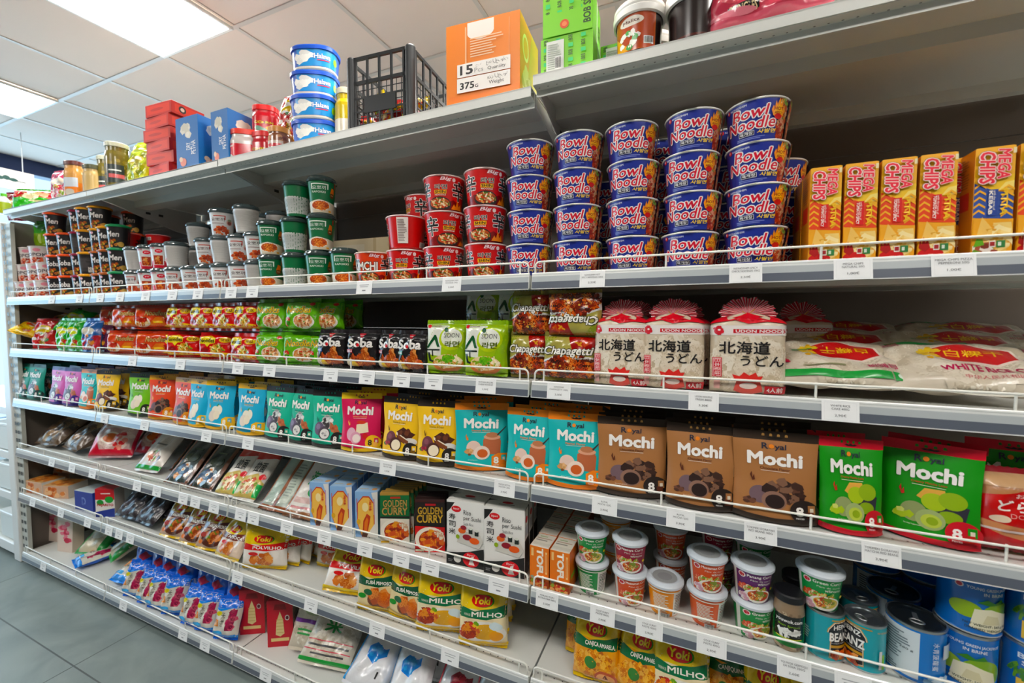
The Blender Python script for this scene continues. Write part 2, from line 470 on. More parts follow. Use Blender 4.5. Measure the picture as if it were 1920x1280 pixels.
# hanging sign near the window
o = empty('hanging_sign', (-4.5, 0.40, 2.58))
m = MB(); box(m, -.004, -.26, -.075, .004, .15, .075, '#e9e6de', ch=.001)
stamp(m, face('R', -.004, -.26, -.075, .004, .15, .075), .41, .15, [('e', .55, .5, .05, .10, '#2d4a46'), ('e', .63, .55, .05, .12, '#2d4a46'), ('e', .72, .5, .06, .09, '#2d4a46'), ('p', [(.46, .46), (.88, .44), (.88, .48), (.46, .5)], '#2d4a46'), ('r', .5, .25, .8, .28, '#6d8480')])
obj('board', m.mesh('board', M_PLAST), o)
for y in (-.16, .09):
    m = MB(); tube(m, [(0, y, .075), (0, y, ZC-2.585)], .003, '#cfd3d6'); obj('wire', m.mesh('wire', M_PAINT), o)
tag(o, 'small white hanging sign with dark script by the shop window', 'sign')

# ---------------------------------------------------------------- shelving
def extr(m, prof, x0, x1, col, mat=0):
    n = len(prof)
    vs = [(x0, y, z) for y, z in prof]+[(x1, y, z) for y, z in prof]
    m.add(vs, [(i, (i+1) % n, n+(i+1) % n, n+i) for i in range(n)][::1], col, mat, False)
    t = tessellate_polygon([[Vector((y, z, 0)) for y, z in prof]])
    m.add(vs[:n], [tuple(q) for q in t], col, mat, False); m.add(vs[n:], [tuple(q)[::-1] for q in t], col, mat, False)
def deck_mesh(w, top, base=False):
    m = MB(); d = 0.565 if base else (0.570 if top else DEPTH); zt = 0.040
    g = .003; a, b = g, w-g
    if top:                                            # bare shelf edge, no price rail
        box(m, a, .010, zt-.003, b, d, zt, '#dddddd', 0, .0)
        box(m, a, .010, zt-.026, b, .0125, zt+.001, '#dddddd'); box(m, a, .0125, zt-.027, b, .042, zt-.0245, '#dddddd')
        box(m, a, .040, zt-.044, b, .044, zt-.003, '#dddddd')
    else:
        box(m, a, .012, zt-.003, b, d, zt, '#dddddd')
        box(m, a, .012, .004, b, .046, zt-.003, '#dddddd')
    box(m, a, .20, .002, b, .27, zt-.003, '#dddddd'); box(m, a, d-.03, .004, b, d, zt-.003, '#dddddd')
    S = face('T', a, .012, 0, b, d, zt); W = b-a; D = d-.012
    n = int(W/.025)
    dots = [('e', (i+.5)/n, .026/D, .0022/W, .0022/D, '#4a4a48') for i in range(n)]
    if not top: stamp(m, S, W, D, dots, mat=1)
    else:
        Sb = lambda u, v: (a+W*u, .0125+.03*(1-v), zt-.027)
        stamp(m, Sb, W, .03, [('e', (i+.5)/n, .5, .0025/W, .06, '#5a5856') for i in range(n)], mat=1)
    if base: box(m, a, .10, -.040, b, .115, .004, '#cfcfcb')
    return m.mesh('deck', [M_SHELF, M_PAINT])
def rail_mesh(w):
    m = MB(); g = .004; a, b = g, w-g; W = b-a
    extr(m, [(0, 0), (.0075, .044), (.0095, .046), (.0118, .046), (.0118, .006), (.004, 0)][::-1], a, b, '#d9dcda')
    S = lambda u, v: (a+W*u, .0075*v, .044*v)
    stamp(m, S, W, .044, [('r', 0, .045, 1, .46, '#565c66'), ('r', 0, .46, 1, .80, '#aab0b2'), ('r', 0, .90, 1, .93, '#b3b8b6')], mat=0)
    return m.mesh('price_rail', M_TIN)
def guard_mesh(w):
    m = MB(); a, b = .010, w-.010; y, zt, zb, r = .0165, .0765, .041, .0027; R = .014
    pts = [(a, y, zb)]+[(a+R*(1-cos(t)), y, zt-R*(1-sin(t))) for t in [i*pi/12 for i in range(7)]]
    pts += [(b-R*(1-cos(t)), y, zt-R*(1-sin(t))) for t in [i*pi/12 for i in range(6, -1, -1)]]+[(b, y, zb)]
    tube(m, pts, r, '#e9e9e2', 8)
    n = max(3, int(round((w-.07)/.285)))
    for i in range(n+1):
        x = .036+(w-.072)*i/n
        tube(m, [(x, y+.001, zb), (x, y+.001, zt+.003)], .0026, '#e9e9e2', 6)
    return m.mesh('wire_guard', M_PAINT)
def bracket_mesh():
    m = MB(); prof = [(.055, .036), (.055, .012), (.12, -.004), (.40, -.085), (.505, -.10), (.505, .036)]
    n = len(prof)
    extr(m, prof[::-1], -.0015, .0015, '#d3d4d2')
    for y, z in ((.25, -.02), (.31, -.02)):
        box(m, -.0022, y, z, .0022, y+.022, z+.012, '#2a2a2c')
    return m.mesh('bracket', M_PAINT)
BRK = bracket_mesh(); _dk = {}
LEVEL = {1: 'topmost', 2: 'upper noodle cup', 3: 'packet noodle', 4: 'pouch sweets', 5: 'boxes and tubs', 6: 'flour bag', 7: 'bottom'}
for bi, (bn, x0, x1) in enumerate(BAYS):
    w = round(x1-x0, 4)
    for lv in range(1, 8):
        z = (2.083 if bi < 3 else 2.110) if lv == 1 else RBZ[lv]
        k = (w, lv == 1, lv == 7)
        if k not in _dk: _dk[k] = deck_mesh(*k)
        o = empty('gondola_shelf', (x0, 0, z))
        cont = {1: 'bare white top shelf under the ceiling', 2: 'white metal shelf of cup noodles', 3: 'white metal shelf of packet noodles', 4: 'white metal shelf of sweet pouches', 5: 'white metal shelf of boxes and tubs', 6: 'white metal shelf of flour bags', 7: 'lowest white base shelf above the floor'}[lv]
        tag(o, f'{cont}, {bn} bay of the shelving', 'shelf', 'white gondola shelves')
        obj('deck', _dk[k], o)
        if lv > 1:
            if ('r', w) not in _dk: _dk[('r', w)] = rail_mesh(w); _dk[('g', w)] = guard_mesh(w)
            obj('price_rail', _dk[('r', w)], o); obj('wire_guard', _dk[('g', w)], o)
        if lv < 7:
            obj('bracket', BRK, o, (.006, 0, 0)); obj('bracket', BRK, o, (w-.006, 0, 0))
        else:
            for fx in (.05, w-.05):
                m = MB(); lathe(m, [(.016, -.040, '#d8d8d2'), (.016, -.034, '#d8d8d2'), (.006, -.033, '#d8d8d2'), (.006, .005, '#d8d8d2')], 14); obj('foot', m.mesh('foot', M_PAINT), o, (fx, .055, 0))
fr = empty('gondola_carcass', (0, .575, 0))
tag(fr, 'white slotted uprights and grey back panels carrying the shelves', 'shelving frame')
def upright(h):
    m = MB(); box(m, -.032, -.004, 0, .032, .034, h, '#d6d7d2', ch=.002)
    S = face('F', -.032, -.004, 0, .032, .034, h)
    n = int(h/.05)
    stamp(m, S, .064, h, [('r', .5+sx-.09, (i+.35)/n, .5+sx+.09, (i+.65)/n, '#191817') for i in range(n) for sx in (-.2, .2)])
    return m.mesh('upright', M_PAINT)
UPR = upright(2.075)
for x in (SD+.002, SCm, SB, SA, SE): obj('upright', UPR, fr, (x, 0, 0))
for bn, x0, x1 in BAYS:
    m = MB(); z = .05; zt_ = 2.14 if x1 == SE else 2.112
    while z < zt_-.02:
        box(m, x0+.034, .006, z, x1-.034, .018, min(z+.1385, zt_), '#b3aca4', ch=.0015); z += .14
    obj('back_panel', m.mesh('back_panel', M_BACK), fr)
fe = empty('gondola_end', (0, .575, 0))
tag(fe, 'white slotted end post with grey side panel closing the shelving on the left', 'shelving end')
m = MB(); box(m, -3.332, -.525, .03, -3.325, .034, 2.07, '#b3aca4'); obj('end_panel', m.mesh('end_panel', M_BACK), fe)
m = MB(); box(m, -.040, -.0, 0, .040, .05, 2.06, '#dcdedd', ch=.004); obj('end_post', m.mesh('end_post', M_PAINT), fe, (-3.385, -.56, 0))
m = MB(); box(m, -3.345, -.548, .03, -3.262, -.53, 2.05, '#b9bab2')
S = face('F', -3.345, -.548, .03, -3.262, -.53, 2.05)
stamp(m, S, .083, 2.02, [('r', .5+sx-.12, (i+.3)/40, .5+sx+.12, (i+.72)/40, '#2c2f2c') for i in range(40) for sx in (-.2, .24)])
obj('slotted_strip', m.mesh('slotted_strip', M_PAINT), fe)
# next unit beyond the end post
o = empty('gondola_shelf', (-4.9, 0.02, 0.04)); tag(o, 'white base shelf of the next unit beyond the end post', 'shelf', 'white shelves beyond the end post')
obj('deck', deck_mesh(1.46, False, True), o)
m = MB(); box(m, 0, .0, -.01, 1.46, .012, .05, '#dfe2e2', ch=.002); obj('front_edge', m.mesh('front_edge', M_PAINT), o)
for q, z in enumerate((.36, .62, .90)):
    o = empty('gondola_shelf', (-4.9, 0.03, z)); tag(o, f'white shelf beyond the end post, {ORD[q+2]} from the floor', 'shelf', 'white shelves beyond the end post')
    obj('deck', deck_mesh(1.46, False), o); m = MB(); box(m, 0, .0, 0, 1.46, .012, .046, '#dfe2e2', ch=.002); obj('front_edge', m.mesh('front_edge', M_PAINT), o)

# ---------------------------------------------------------------- kinds of goods
def sub(art, x0, y0, x1, y1):
    """art drawn in its own 0..1 box, moved into a smaller box"""
    w, h = x1-x0, y1-y0; o = []
    for e in art:
        k = e[0]
        if k == 'r': o.append(('r', x0+w*e[1], y0+h*e[2], x0+w*e[3], y0+h*e[4], e[5]))
        elif k == 'e': o.append(('e', x0+w*e[1], y0+h*e[2], w*e[3], h*e[4], e[5]))
        elif k == 'f': o.append(('f', x0+w*e[1], y0+h*e[2], w*e[3], h*e[4])+tuple(e[5:]))
        elif k == 'p': o.append(('p', [(x0+w*a, y0+h*b) for a, b in e[1]], e[2]))
        elif k == 't': o.append(('t', e[1], x0+w*e[2], y0+h*e[3], x0+w*e[4], y0+h*e[5])+tuple(e[6:]))
    return o
def lines(x0, y0, x1, y1, n, col, seed=0):
    """small print too fine to read"""
    r = random.Random(seed); h = (y1-y0)/n
    return [('r', x0, y0+h*i+.25*h, x0+(x1-x0)*r.uniform(.6, 1), y0+h*i+.7*h, col) for i in range(n)]
def barcode(x0, y0, x1, y1, bgc='#f2f2ee'):
    r = random.Random(5); o = [('r', x0, y0, x1, y1, bgc)]; x = x0+.06*(x1-x0)
    while x < x1-.06*(x1-x0):
        w = (x1-x0)*r.choice((.02, .035, .05)); o.append(('r', x, y0+.1*(y1-y0), min(x+w, x1), y1-.1*(y1-y0), '#222222')); x += w+(x1-x0)*r.choice((.03, .05))
    return o
def kind(name, cat, parts): return {'name': name, 'cat': cat, 'parts': [(p if len(p) == 3 else (p[0], p[1], ())) for p in parts]}

NOOD = ['#c8552a', '#b8401f', '#d9793a', '#e0a060', '#8f2d17', '#d8b080']
def noodles(cx, cy, rx, ry, n=60, sz=.012, cols=NOOD, bgc='#a33b1c'):
    return [('e', cx, cy, rx, ry, bgc), ('f', cx, cy, rx, ry, cols, n, sz, 'n')]

# ---- round cups and bowls
def cup_surf(rb, rt, h):
    def S(u, v):
        a = (u-.5)*2*pi; r = rb+(rt-rb)*v
        return (r*sin(a), -r*cos(a), h*v)
    return S
def paper_cup(name, cat, rb, rt, h, body, art, lidcol='#e6e2da', lidart=(), rim='#efeeea', bulge=.004, mat=None, lidmat=None, lidh=0.0, foot=.004):
    mat = mat or M_CUP; parts = []
    m = MB(); lathe(m, [(rb-.004, 0, body), (rb, foot, body), (rb+(rt-rb)*foot/h, foot, body), (rt, h, body)], 40, cap1=False)
    S = cup_surf(rb, rt, h); Wd = pi*(rb+rt)
    stamp(m, S, Wd, h, art, mx=.011)
    parts.append(('cup', m.mesh(name+'_cup', mat)))
    if lidh == 0:
        m = MB(); lathe(m, [(rt-.001, h-.002, rim), (rt+.0022, h-.0012, rim), (rt+.003, h+.0005, rim), (rt+.0022, h+.0022, rim), (rt-.001, h+.0026, rim)], 40, cap0=False, cap1=False)
        parts.append(('rim', m.mesh(name+'_rim', M_PLAST)))
        m = MB(); lathe(m, [(rt+.0015, h+.0022, lidcol), (rt-.004, h+.0028+.25*bulge, lidcol), (rt*.6, h+.003+.8*bulge, lidcol), (rt*.25, h+.003+bulge, lidcol)], 36, cap0=False)
        m.add([(-.012, -rt-.001, h+.002), (.012, -rt-.001, h+.002), (.009, -rt-.009, h-.001), (-.009, -rt-.009, h-.001)], [(0, 1, 2, 3)], lidcol)
        if lidart:
            stamp(m, lambda u, v: ((u-.5)*2*rt*.8, (v-.5)*2*rt*.8, h+.0032+bulge), rt*1.6, rt*1.6, lidart)
        parts.append(('lid', m.mesh(name+'_lid', mat)))
    else:
        m = MB(); lathe(m, [(rt+.001, h-.004, lidcol), (rt+.0045, h-.003, lidcol), (rt+.005, h+.003, lidcol), (rt+.0025, h+.006, lidcol), (rt+.001, h+lidh*.7, lidcol), (rt-.004, h+lidh, lidcol), (rt-.009, h+lidh, lidcol), (rt-.012, h+lidh-.003, lidcol)], 40, cap0=False)
        if lidart: stamp(m, lambda u, v: ((u-.5)*2*(rt-.012), (v-.5)*2*(rt-.012), h+lidh-.003), 2*rt, 2*rt, lidart)
        parts.append(('lid', m.mesh(name+'_lid', lidmat or M_PLAST)))
    return kind(name, cat, parts)

FLAME = lambda c: [('p', [(.5, 0), (.15, .12), (.02, .4), (.12, .62), (.2, .5), (.26, .85), (.36, .66), (.5, 1), (.6, .7), (.72, .88), (.78, .55), (.9, .66), (.98, .38), (.85, .1)], c)]
def bowl_art():
    A = [('r', 0, 0, 1, 1, '#25348f'), ('r', 0, 0, .13, 1, '#3a2a78')]
    A += [('r', .83, .0, 1.0, 1.0, '#6d1f1a'), ('f', .915, .30, .09, .32, ['#b8432a', '#d0694a', '#e2a58a', '#8e2a1c', '#c9b48c'], 70, .014, 'n'),
          ('f', .915, .74, .09, .24, ['#5d8a3a', '#e3dcc0', '#b5372a', '#d98f52', '#86a85a', '#7a2a1e'], 60, .010, 'c')]
    A += [('e', .175, .90, .028, .055, '#d62032'), ('e', .168, .91, .012, .03, '#f3d6d8'), ('t', 'NONGSHIM', .215, .875, .44, .925, '#dfe3f2', {'b': .03})]
    A += [('t', 'Bowl', .24, .56, .70, .84, '#cf1f3c', {'b': .03, 'sh': .18, 'o': '#f6f3f0', 'w': .09, 'o2': '#f6f3f0', 'w2': .13})]
    A += [('t', 'Noodle', .15, .29, .79, .57, '#cf1f3c', {'b': .03, 'sh': .18, 'o': '#f6f3f0', 'w': .09, 'o2': '#f6f3f0', 'w2': .13})]
    A += sub(FLAME('#f09a28'), .72, .50, .92, .98)+sub(FLAME('#f6c64a'), .755, .52, .885, .86)+[('e', .82, .54, .055, .07, '#c8281e'), ('t', 'HOT', .755, .68, .885, .76, '#a3201a', {'b': .05}), ('t', '&SPICY', .765, .60, .875, .655, '#a3201a', {'b': .04})]
    A += [('r', .33, .14, .53, .255, '#e9e9ee'), ('r', .335, .15, .525, .245, '#15172c'), ('t', '육개장', .345, .162, .515, .235, '#f2f2f4', {'b': .03}), ('t', '사발면', .565, .15, .80, .25, '#f2cf2a', {'b': .04, 'sh': .2})]
    A += lines(.3, .035, .74, .11, 2, '#7d88c4', 3)
    return A
K_BOWL = paper_cup('noodle_bowl', 'noodle bowl', .0535, .0665, .089, '#25348f', sub(bowl_art(), .285, 0, .725, 1)+[('r', .72, 0, .80, 1, '#6d1f1a'), ('f', .755, .5, .03, .45, ['#b8432a', '#d0694a', '#e2a58a', '#8e2a1c', '#c9b48c', '#5d8a3a'], 60, .014, 'n')]+sub(lines(.1, .15, .9, .85, 12, '#8f97c6', 8), 0.0, 0, .16, 1), '#d9d3ca', [('p', [(0, .35), (.2, .1), (.6, .0), (.55, .25), (.2, .5)], '#3d9a4b'), ('p', [(.5, .02), (.9, .15), (1, .45), (.7, .4)], '#d8552f'), ('e', .5, .55, .36, .3, '#27368f'), ('t', 'Bowl', .25, .5, .75, .72, '#f2f0ee', {'b': .04})])
def shin_art(base, kim=False):
    A = [('r', 0, 0, 1, 1, base), ('p', [(0, 0), (1, 0), (1, .1), (.75, .3), (.5, .12), (.25, .3), (0, .1)], '#7d1216')]
    H = {'b': .035, 'o': '#efe6e0', 'w': .07}
    A += [('t', '辛', .02, .28, .30, .86, '#161112', H), ('t', '辛', .72, .28, 1.0, .86, '#161112', H)]
    A += [('t', 'Big', .50, .83, .70, .96, '#f6d9dc', {'b': .05, 'sh': .25, 'o': '#a3131c', 'w': .1}), ('e', .74, .88, .03, .06, '#f0dcd8')]
    if kim:
        A += [('t', 'KIMCHI', .12, .42, .66, .70, '#f5efe8', {'b': .07, 'o': '#1c1312', 'w': .11})]
    else:
        A += [('t', '라면', .40, .60, .62, .74, '#171112', {'b': .03, 'o': '#f2ece6', 'w': .08}), ('r', .39, .47, .61, .575, '#f0b52c'), ('t', 'SHIN', .405, .485, .595, .56, '#1a1212', {'b': .05}), ('t', 'NOODLE', .40, .41, .60, .455, '#f5ece6', {'b': .04})]
    A += [('e', .48, .16, .22, .22, '#2b2625'), ('e', .48, .19, .195, .15, '#b9502c'), ('f', .48, .19, .19, .14, ['#e9d2a0', '#d99a5a', '#c8441f', '#efe0c8', '#56702c', '#9c2c18'], 46, .011, 'n')]
    A += [('p', [(.70, .02), (.76, .18), (.79, .1), (.83, .3), (.87, .12), (.92, .22), (.95, .02)], '#e98a2a')]
    return A
def shin_full(base): return sub(shin_art(base), .275, 0, .725, 1)
SHIN_BACK = [('r', -.13, .18, .06, .92, '#e9e4de')]
K_SHIN = paper_cup('noodle_cup', 'noodle cup', .054, .0655, .102, '#c81f24', shin_full('#c81f24')+sub([('r', .3, .15, .75, .95, '#e9e4de')]+lines(.34, .2, .72, .9, 14, '#8c7a78', 4), .78, 0, .98, 1)+barcode(.035, .05, .12, .22), '#d8c9c4', [('e', .5, .5, .45, .45, '#b71c20')], rim='#f0d6d4')
K_KIM = paper_cup('noodle_cup', 'noodle cup', .054, .0655, .102, '#dc4a1e', sub(shin_art('#dc4a1e', True), .275, 0, .725, 1), '#d8c9c4', [], rim='#eed8cc')
K_REDBIG = paper_cup('noodle_cup', 'noodle cup', .040, .051, .102, '#c41c26', [('r', .36, .72, .46, .88, '#efe7e2')]+barcode(.36, .72, .46, .88)+[('t', '辛', .66, .2, .84, .8, '#161112', {'b': .03}), ('e', .29, .75, .02, .05, '#e9b8b0'), ('e', .29, .55, .02, .05, '#d98a5a')], '#d8c9c4', [], rim='#e58a90')

def rice_cup(bodycol, red=False, back=False):
    if back: A = [('r', .25, .05, .8, .93, '#d8d6d2')]+lines(.28, .12, .75, .88, 16, '#c3c0bc', 2)+[('f', .25, .3, .03, .12, NOOD, 14, .008, 'c')]
    elif red:
        A = [('r', .24, 0, .78, .34, '#d02a3c'), ('e', .5, .78, .055, .09, '#d02a3c'), ('t', 'yo', .47, .75, .53, .81, '#f2dcda', {'b': .04}), ('r', .40, .14, .57, .60, '#f0ebe6'), ('r', .415, .16, .555, .58, '#a53a20'), ('f', .485, .36, .06, .2, NOOD, 26, .01, 'c'), ('t', '요뽀끼', .32, .86, .44, .95, '#c5475a', {'b': .02})]
    else:
        A = [('t', '요뽀끼', .36, .60, .55, .74, '#3c2a2a', {'b': .02}), ('r', .40, .80, .55, .84, '#b6544a'), ('r', .55, .66, .565, .84, '#b6544a'), ('e', .62, .56, .045, .12, '#d9a9a0'), ('e', .62, .55, .03, .08, '#8e4a40'), ('e', .62, .66, .03, .05, '#8f9a78')]
        A += [('f', .50, .22, .12, .17, ['#b5482a', '#c8623a', '#93321c', '#d88a5c'], 34, .014, 'c'), ('f', .70, .10, .05, .06, ['#7a3322', '#a05a42'], 8, .009, 'c'), ('r', .37, .50, .54, .52, '#8a6a66')]
    return A
GLID = '#3f4a4c'
K_YOP = paper_cup('rice_cake_cup', 'rice cake cup', .036, .046, .098, '#d9d8d7', rice_cup(0), GLID, (), lidh=.015, lidmat=M_GLOSSLID)
K_YOPB = paper_cup('rice_cake_cup', 'rice cake cup', .036, .046, .098, '#d9d8d7', rice_cup(0, back=True), GLID, (), lidh=.015, lidmat=M_GLOSSLID)
K_YOPR = paper_cup('rice_cake_cup', 'rice cake cup', .036, .046, .098, '#d9d8d7', rice_cup(0, red=True), GLID, (), lidh=.015, lidmat=M_GLOSSLID)
def green_cup(back):
    if back: A = [('r', .22, .08, .80, .62, '#d3d6d2')]+lines(.25, .12, .77, .58, 14, '#bfc4c0', 4)
    else:
        A = [('r', .40, .86, .60, .89, '#e9f0e8'), ('r', .40, .72, .415, .89, '#e9f0e8'), ('r', .60, .72, .615, .89, '#e9f0e8'), ('t', 'RAPOKKI', .41, .60, .58, .66, '#dfeadd', {'b': .03}), ('t', '요뽀끼', .42, .70, .58, .82, '#f0f4ee', {'b': .01})]
        A += [('p', [(.64, .62), (.70, .60), (.70, .76), (.66, .80)], '#d9722c'), ('r', .70, .8, .72, .95, '#b5302a'), ('e', .67, .55, .035, .08, '#6b3a1c'), ('t', 'TOP', .65, .54, .69, .57, '#e9d9b0', {'b': .04})]
        A += [('p', [(.2, 0), (.8, 0), (.8, .26), (.5, .40), (.2, .26)], '#d6cdb8'), ('e', .51, .22, .135, .16, '#efe6d8'), ('e', .51, .22, .12, .135, '#b34a22'), ('f', .51, .22, .12, .13, ['#d97a3c', '#c2572a', '#e5a05c', '#9c3a1c'], 46, .012, 'n'), ('r', .62, .03, .66, .08, '#d8a02c')]
    return [('r', 0, .0, 1, 1, '#1e6b43')]+A+[('f', .24, .1, .02, .08, NOOD, 10, .008, 'c')]
K_GRC = paper_cup('rice_cake_cup', 'rice cake cup', .037, .048, .115, '#1e6b43', green_cup(False), '#33403f', (), lidh=.016, lidmat=M_GLOSSLID)
K_GRB = paper_cup('rice_cake_cup', 'rice cake cup', .037, .048, .115, '#1e6b43', green_cup(True), '#33403f', (), lidh=.016, lidmat=M_GLOSSLID)
def ramen_cup(lid, txt):
    A = [('r', 0, 0, 1, 1, '#211f20')]
    if txt: A += [('t', txt, .37, .50, .58, .76, '#e9e4e0', {'b': .05, 'sh': .15}), ('e', .40, .86, .03, .06, '#e0b6c4'), ('f', .47, .20, .11, .19, ['#8f3a1e', '#b35a2a', '#5c2412', '#d9a25a', '#6f8a2a'], 34, .013, 'c'), ('e', .60, .16, .05, .12, '#c9a25c')]
    else: A += [('r', .36, .12, .62, .8, '#3d3a3b'), ('r', .54, .08, .62, .34, '#d8d6d0')]+lines(.38, .3, .6, .75, 9, '#5b5858', 3)
    return paper_cup('ramen_cup', 'ramen cup', .037, .045, .105, '#211f20', A, lid, (), lidh=.010)
K_RAM = {(c, t): ramen_cup(c, t) for c in ('#d9562a', '#8f2440', '#e0a02a', '#a85a32', '#188453') for t in ('Soba', 'Men', '')}
K_TOP = paper_cup('topokki_bowl', 'rice cake bowl', .050, .058, .095, '#d9cfca', [('t', 'TOPOKKI', .30, .42, .70, .62, '#4a4348', {'b': .05}), ('e', .5, .80, .05, .1, '#d98a96'), ('e', .36, .8, .03, .07, '#d9b6ba'), ('f', .5, .16, .24, .17, ['#b5402a', '#d96a4a', '#c8553a', '#e5b49a', '#8f2a1c'], 44, .016, 'c')], '#d5cbc6', (), rim='#e0d6d2')

# ---- lidded tubs of curry paste
def curry_art(base, name, back=False):
    if back: return [('r', 0, 0, 1, 1, base), ('r', .56, .02, .70, .85, '#e3e6e0')]+lines(.575, .08, .69, .8, 12, '#6a6f6a', 3)+lines(.36, .15, .54, .8, 13, '#d9e0d2', 7)+[('r', .30, .88, .72, .91, '#d9e0d2')]+barcode(.43, .02, .52, .16)
    A = [('r', 0, 0, 1, 1, base), ('r', .28, .0, .325, 1, '#d9dcd6'), ('e', .385, .82, .034, .085, '#e9e0dc'), ('e', .385, .82, .024, .06, '#b52030')]
    A += [('t', name, .43, .78, .66, .89, '#f4f2ea', {'b': .03}), ('t', 'Pâte de curry', .46, .69, .65, .75, '#e8e8dc', {'b': .01}), ('t', 'พริกแกง', .52, .60, .65, .67, '#e8e8dc', {'b': .02})]
    A += [('f', .42, .45, .07, .10, ['#c8402c', '#d98a6a', '#8fa84a', '#e5d9c0', '#b5552a'], 26, .010, 'c'), ('f', .52, .47, .09, .05, ['#7a9a3a', '#c9d08a', '#d98a3a'], 22, .010, 'n')]
    A += [('e', .53, .24, .125, .22, '#e9e6dc'), ('e', .535, .26, .10, .165, '#b8492a' if base != '#1d8a4a' else '#c9b45a'), ('f', .535, .26, .095, .155, ['#d9803a', '#e9c07a', '#a33a1e', '#7a8a3a', '#e5d5b0'], 26, .011, 'c'), ('f', .40, .16, .04, .1, ['#e3d5dc', '#c99aa6', '#e9e2d8'], 12, .012, 'c'), ('e', .665, .45, .018, .045, '#e5cf3a')]
    return A
def curry(base, name, back=False):
    return paper_cup('curry_tub', 'curry paste tub', .035, .0435, .080, base, curry_art(base, name, back), '#c9d0d6', [('e', .5, .5, .5, .5, '#9a9c9c'), ('e', .5, .5, .3, .28, '#8c8d8e')], lidh=.010, mat=M_CUP)
CG, CN, CM, CPN, CY_ = '#1d8a4a', '#8f1a38', '#c8512a', '#59205f', '#e0922a'
K_CG, K_CN, K_CM, K_CP = curry(CG, 'Green Curry'), curry(CN, 'Namya Curry'), curry(CM, 'Massaman Curry'), curry(CPN, 'Panang Curry')
K_CY, K_CGB, K_CMB = curry(CY_, 'Yellow Paste', True), curry(CG, '', True), curry('#d0603a', '', True)

# ---- tins and jars
def tin(name, cat, r, h, body, art, top='#8f9496', rimc='#a9aeb0'):
    m = MB(); lathe(m, [(r-.002, 0, rimc), (r+.0008, .001, rimc), (r+.0008, .004, rimc), (r, .006, body), (r, h-.006, body)], 44, cap1=False)
    stamp(m, cup_surf(r, r, h), 2*pi*r, h, sub(art, 0, .055, 1, .945), mx=.009)
    a = m.mesh(name+'_body', M_TIN)
    m = MB(); lathe(m, [(r, h-.006, rimc), (r+.001, h-.003, rimc), (r+.001, h, rimc), (r-.002, h, rimc), (r-.0025, h-.005, top), (r-.008, h-.0055, top), (r-.009, h-.0045, top), (r-.016, h-.0055, top)], 44, cap0=False)
    top_ = m.mesh(name+'_top', M_STEEL)
    m = MB(); tube(m, [(.012*cos(t), -.3*r+.008*sin(t), h-.0035) for t in [i*2*pi/14 for i in range(15)]], .0016, '#b5b9ba', 6, caps=False)
    m.add([(-.005, -.3*r+.006, h-.0035), (.005, -.3*r+.006, h-.0035), (.004, .02, h-.0035), (-.004, .02, h-.0035)], [(0, 1, 2, 3)], '#b5b9ba')
    return kind(name, cat, [('can_body', a), ('can_lid', top_, (('pull_ring', m.mesh(name+'_ring', M_STEEL)),))])
def heinz_art():
    shield = [(.10, .02), (.13, .68), (.02, .70), (.05, .80), (.22, .98), (.5, 1.0), (.78, .98), (.95, .80), (.98, .70), (.87, .68), (.90, .02), (.5, -.04)]
    A = sub([('p', shield, '#c9a05a')], .36, .03, .64, .92)+sub([('p', shield, '#efe6d6')], .367, .05, .633, .905)+sub([('p', shield, '#191b22')], .372, .065, .628, .89)
    A += [('t', 'HEINZ', .42, .72, .58, .83, '#efeeea', {'b': .05, 'arc': .15}), ('t', 'BEANZ', .388, .45, .612, .66, '#f2f1ec', {'b': .06}), ('t', 'IN A RICH TOMATO SAUCE', .40, .395, .60, .425, '#c9c9c4', {'b': .01}), ('r', .40, .30, .60, .365, '#b98a3a'), ('f', .5, .15, .10, .12, ['#c8552a', '#d97a3c', '#a33a1c', '#e09a5a'], 30, .013, 'c')]
    A += [('r', .40, .94, .66, .965, '#b98a3a'), ('t', 'NO ARTIFICIAL COLOURS', .70, .9, .88, .94, '#d0a860', {'b': .01})]
    A += [('r', .72, .08, .745, .5, '#d9dcda'), ('r', .745, .08, .77, .42, '#6fae3a')]+lines(.82, .1, .96, .8, 9, '#8fd0d0', 4)+lines(.1, .3, .24, .6, 5, '#9fd8d8', 5)
    return A
K_HEINZ = tin('bean_can', 'bean can', .0375, .109, '#119aa6', heinz_art())
def jack_art():
    A = [('r', 0, 0, 1, 1, '#1767b4')]+[('e', .385, .86, .022, .055, '#e6d9da'), ('e', .385, .86, .016, .04, '#b5283a')]
    A += [('t', 'YOUNG GREEN JACKFRUIT', .42, .82, .70, .89, '#dfe9f2', {'b': .03}), ('t', 'IN BRINE', .50, .74, .62, .80, '#dfe9f2', {'b': .03})]
    A += [('e', .60, .36, .11, .26, '#7da63a'), ('e', .42, .42, .08, .16, '#8fae3f'), ('p', [(.44, .1), (.46, .46), (.54, .50), (.66, .38), (.68, .1), (.56, .03)], '#e0dcc2'), ('p', [(.50, .2), (.52, .38), (.58, .36), (.6, .2)], '#cfc9a8'), ('p', [(.47, .60), (.52, .68), (.56, .62), (.60, .70), (.62, .62), (.53, .57)], '#3a7a2c')]
    A += [('t', 'NET WEIGHT: 565 g (20 oz)', .41, .13, .68, .19, '#2a3a2c', {'b': .02}), ('t', 'DRAINED WEIGHT 280 g', .42, .05, .66, .11, '#2a3a2c', {'b': .02})]
    A += [('r', .76, .05, .9, .95, '#dfe3e6')]+lines(.77, .12, .89, .9, 14, '#7d868c', 4)
    return A
K_JACK = tin('fruit_can', 'fruit can', .0495, .121, '#1767b4', jack_art(), '#5d6468')
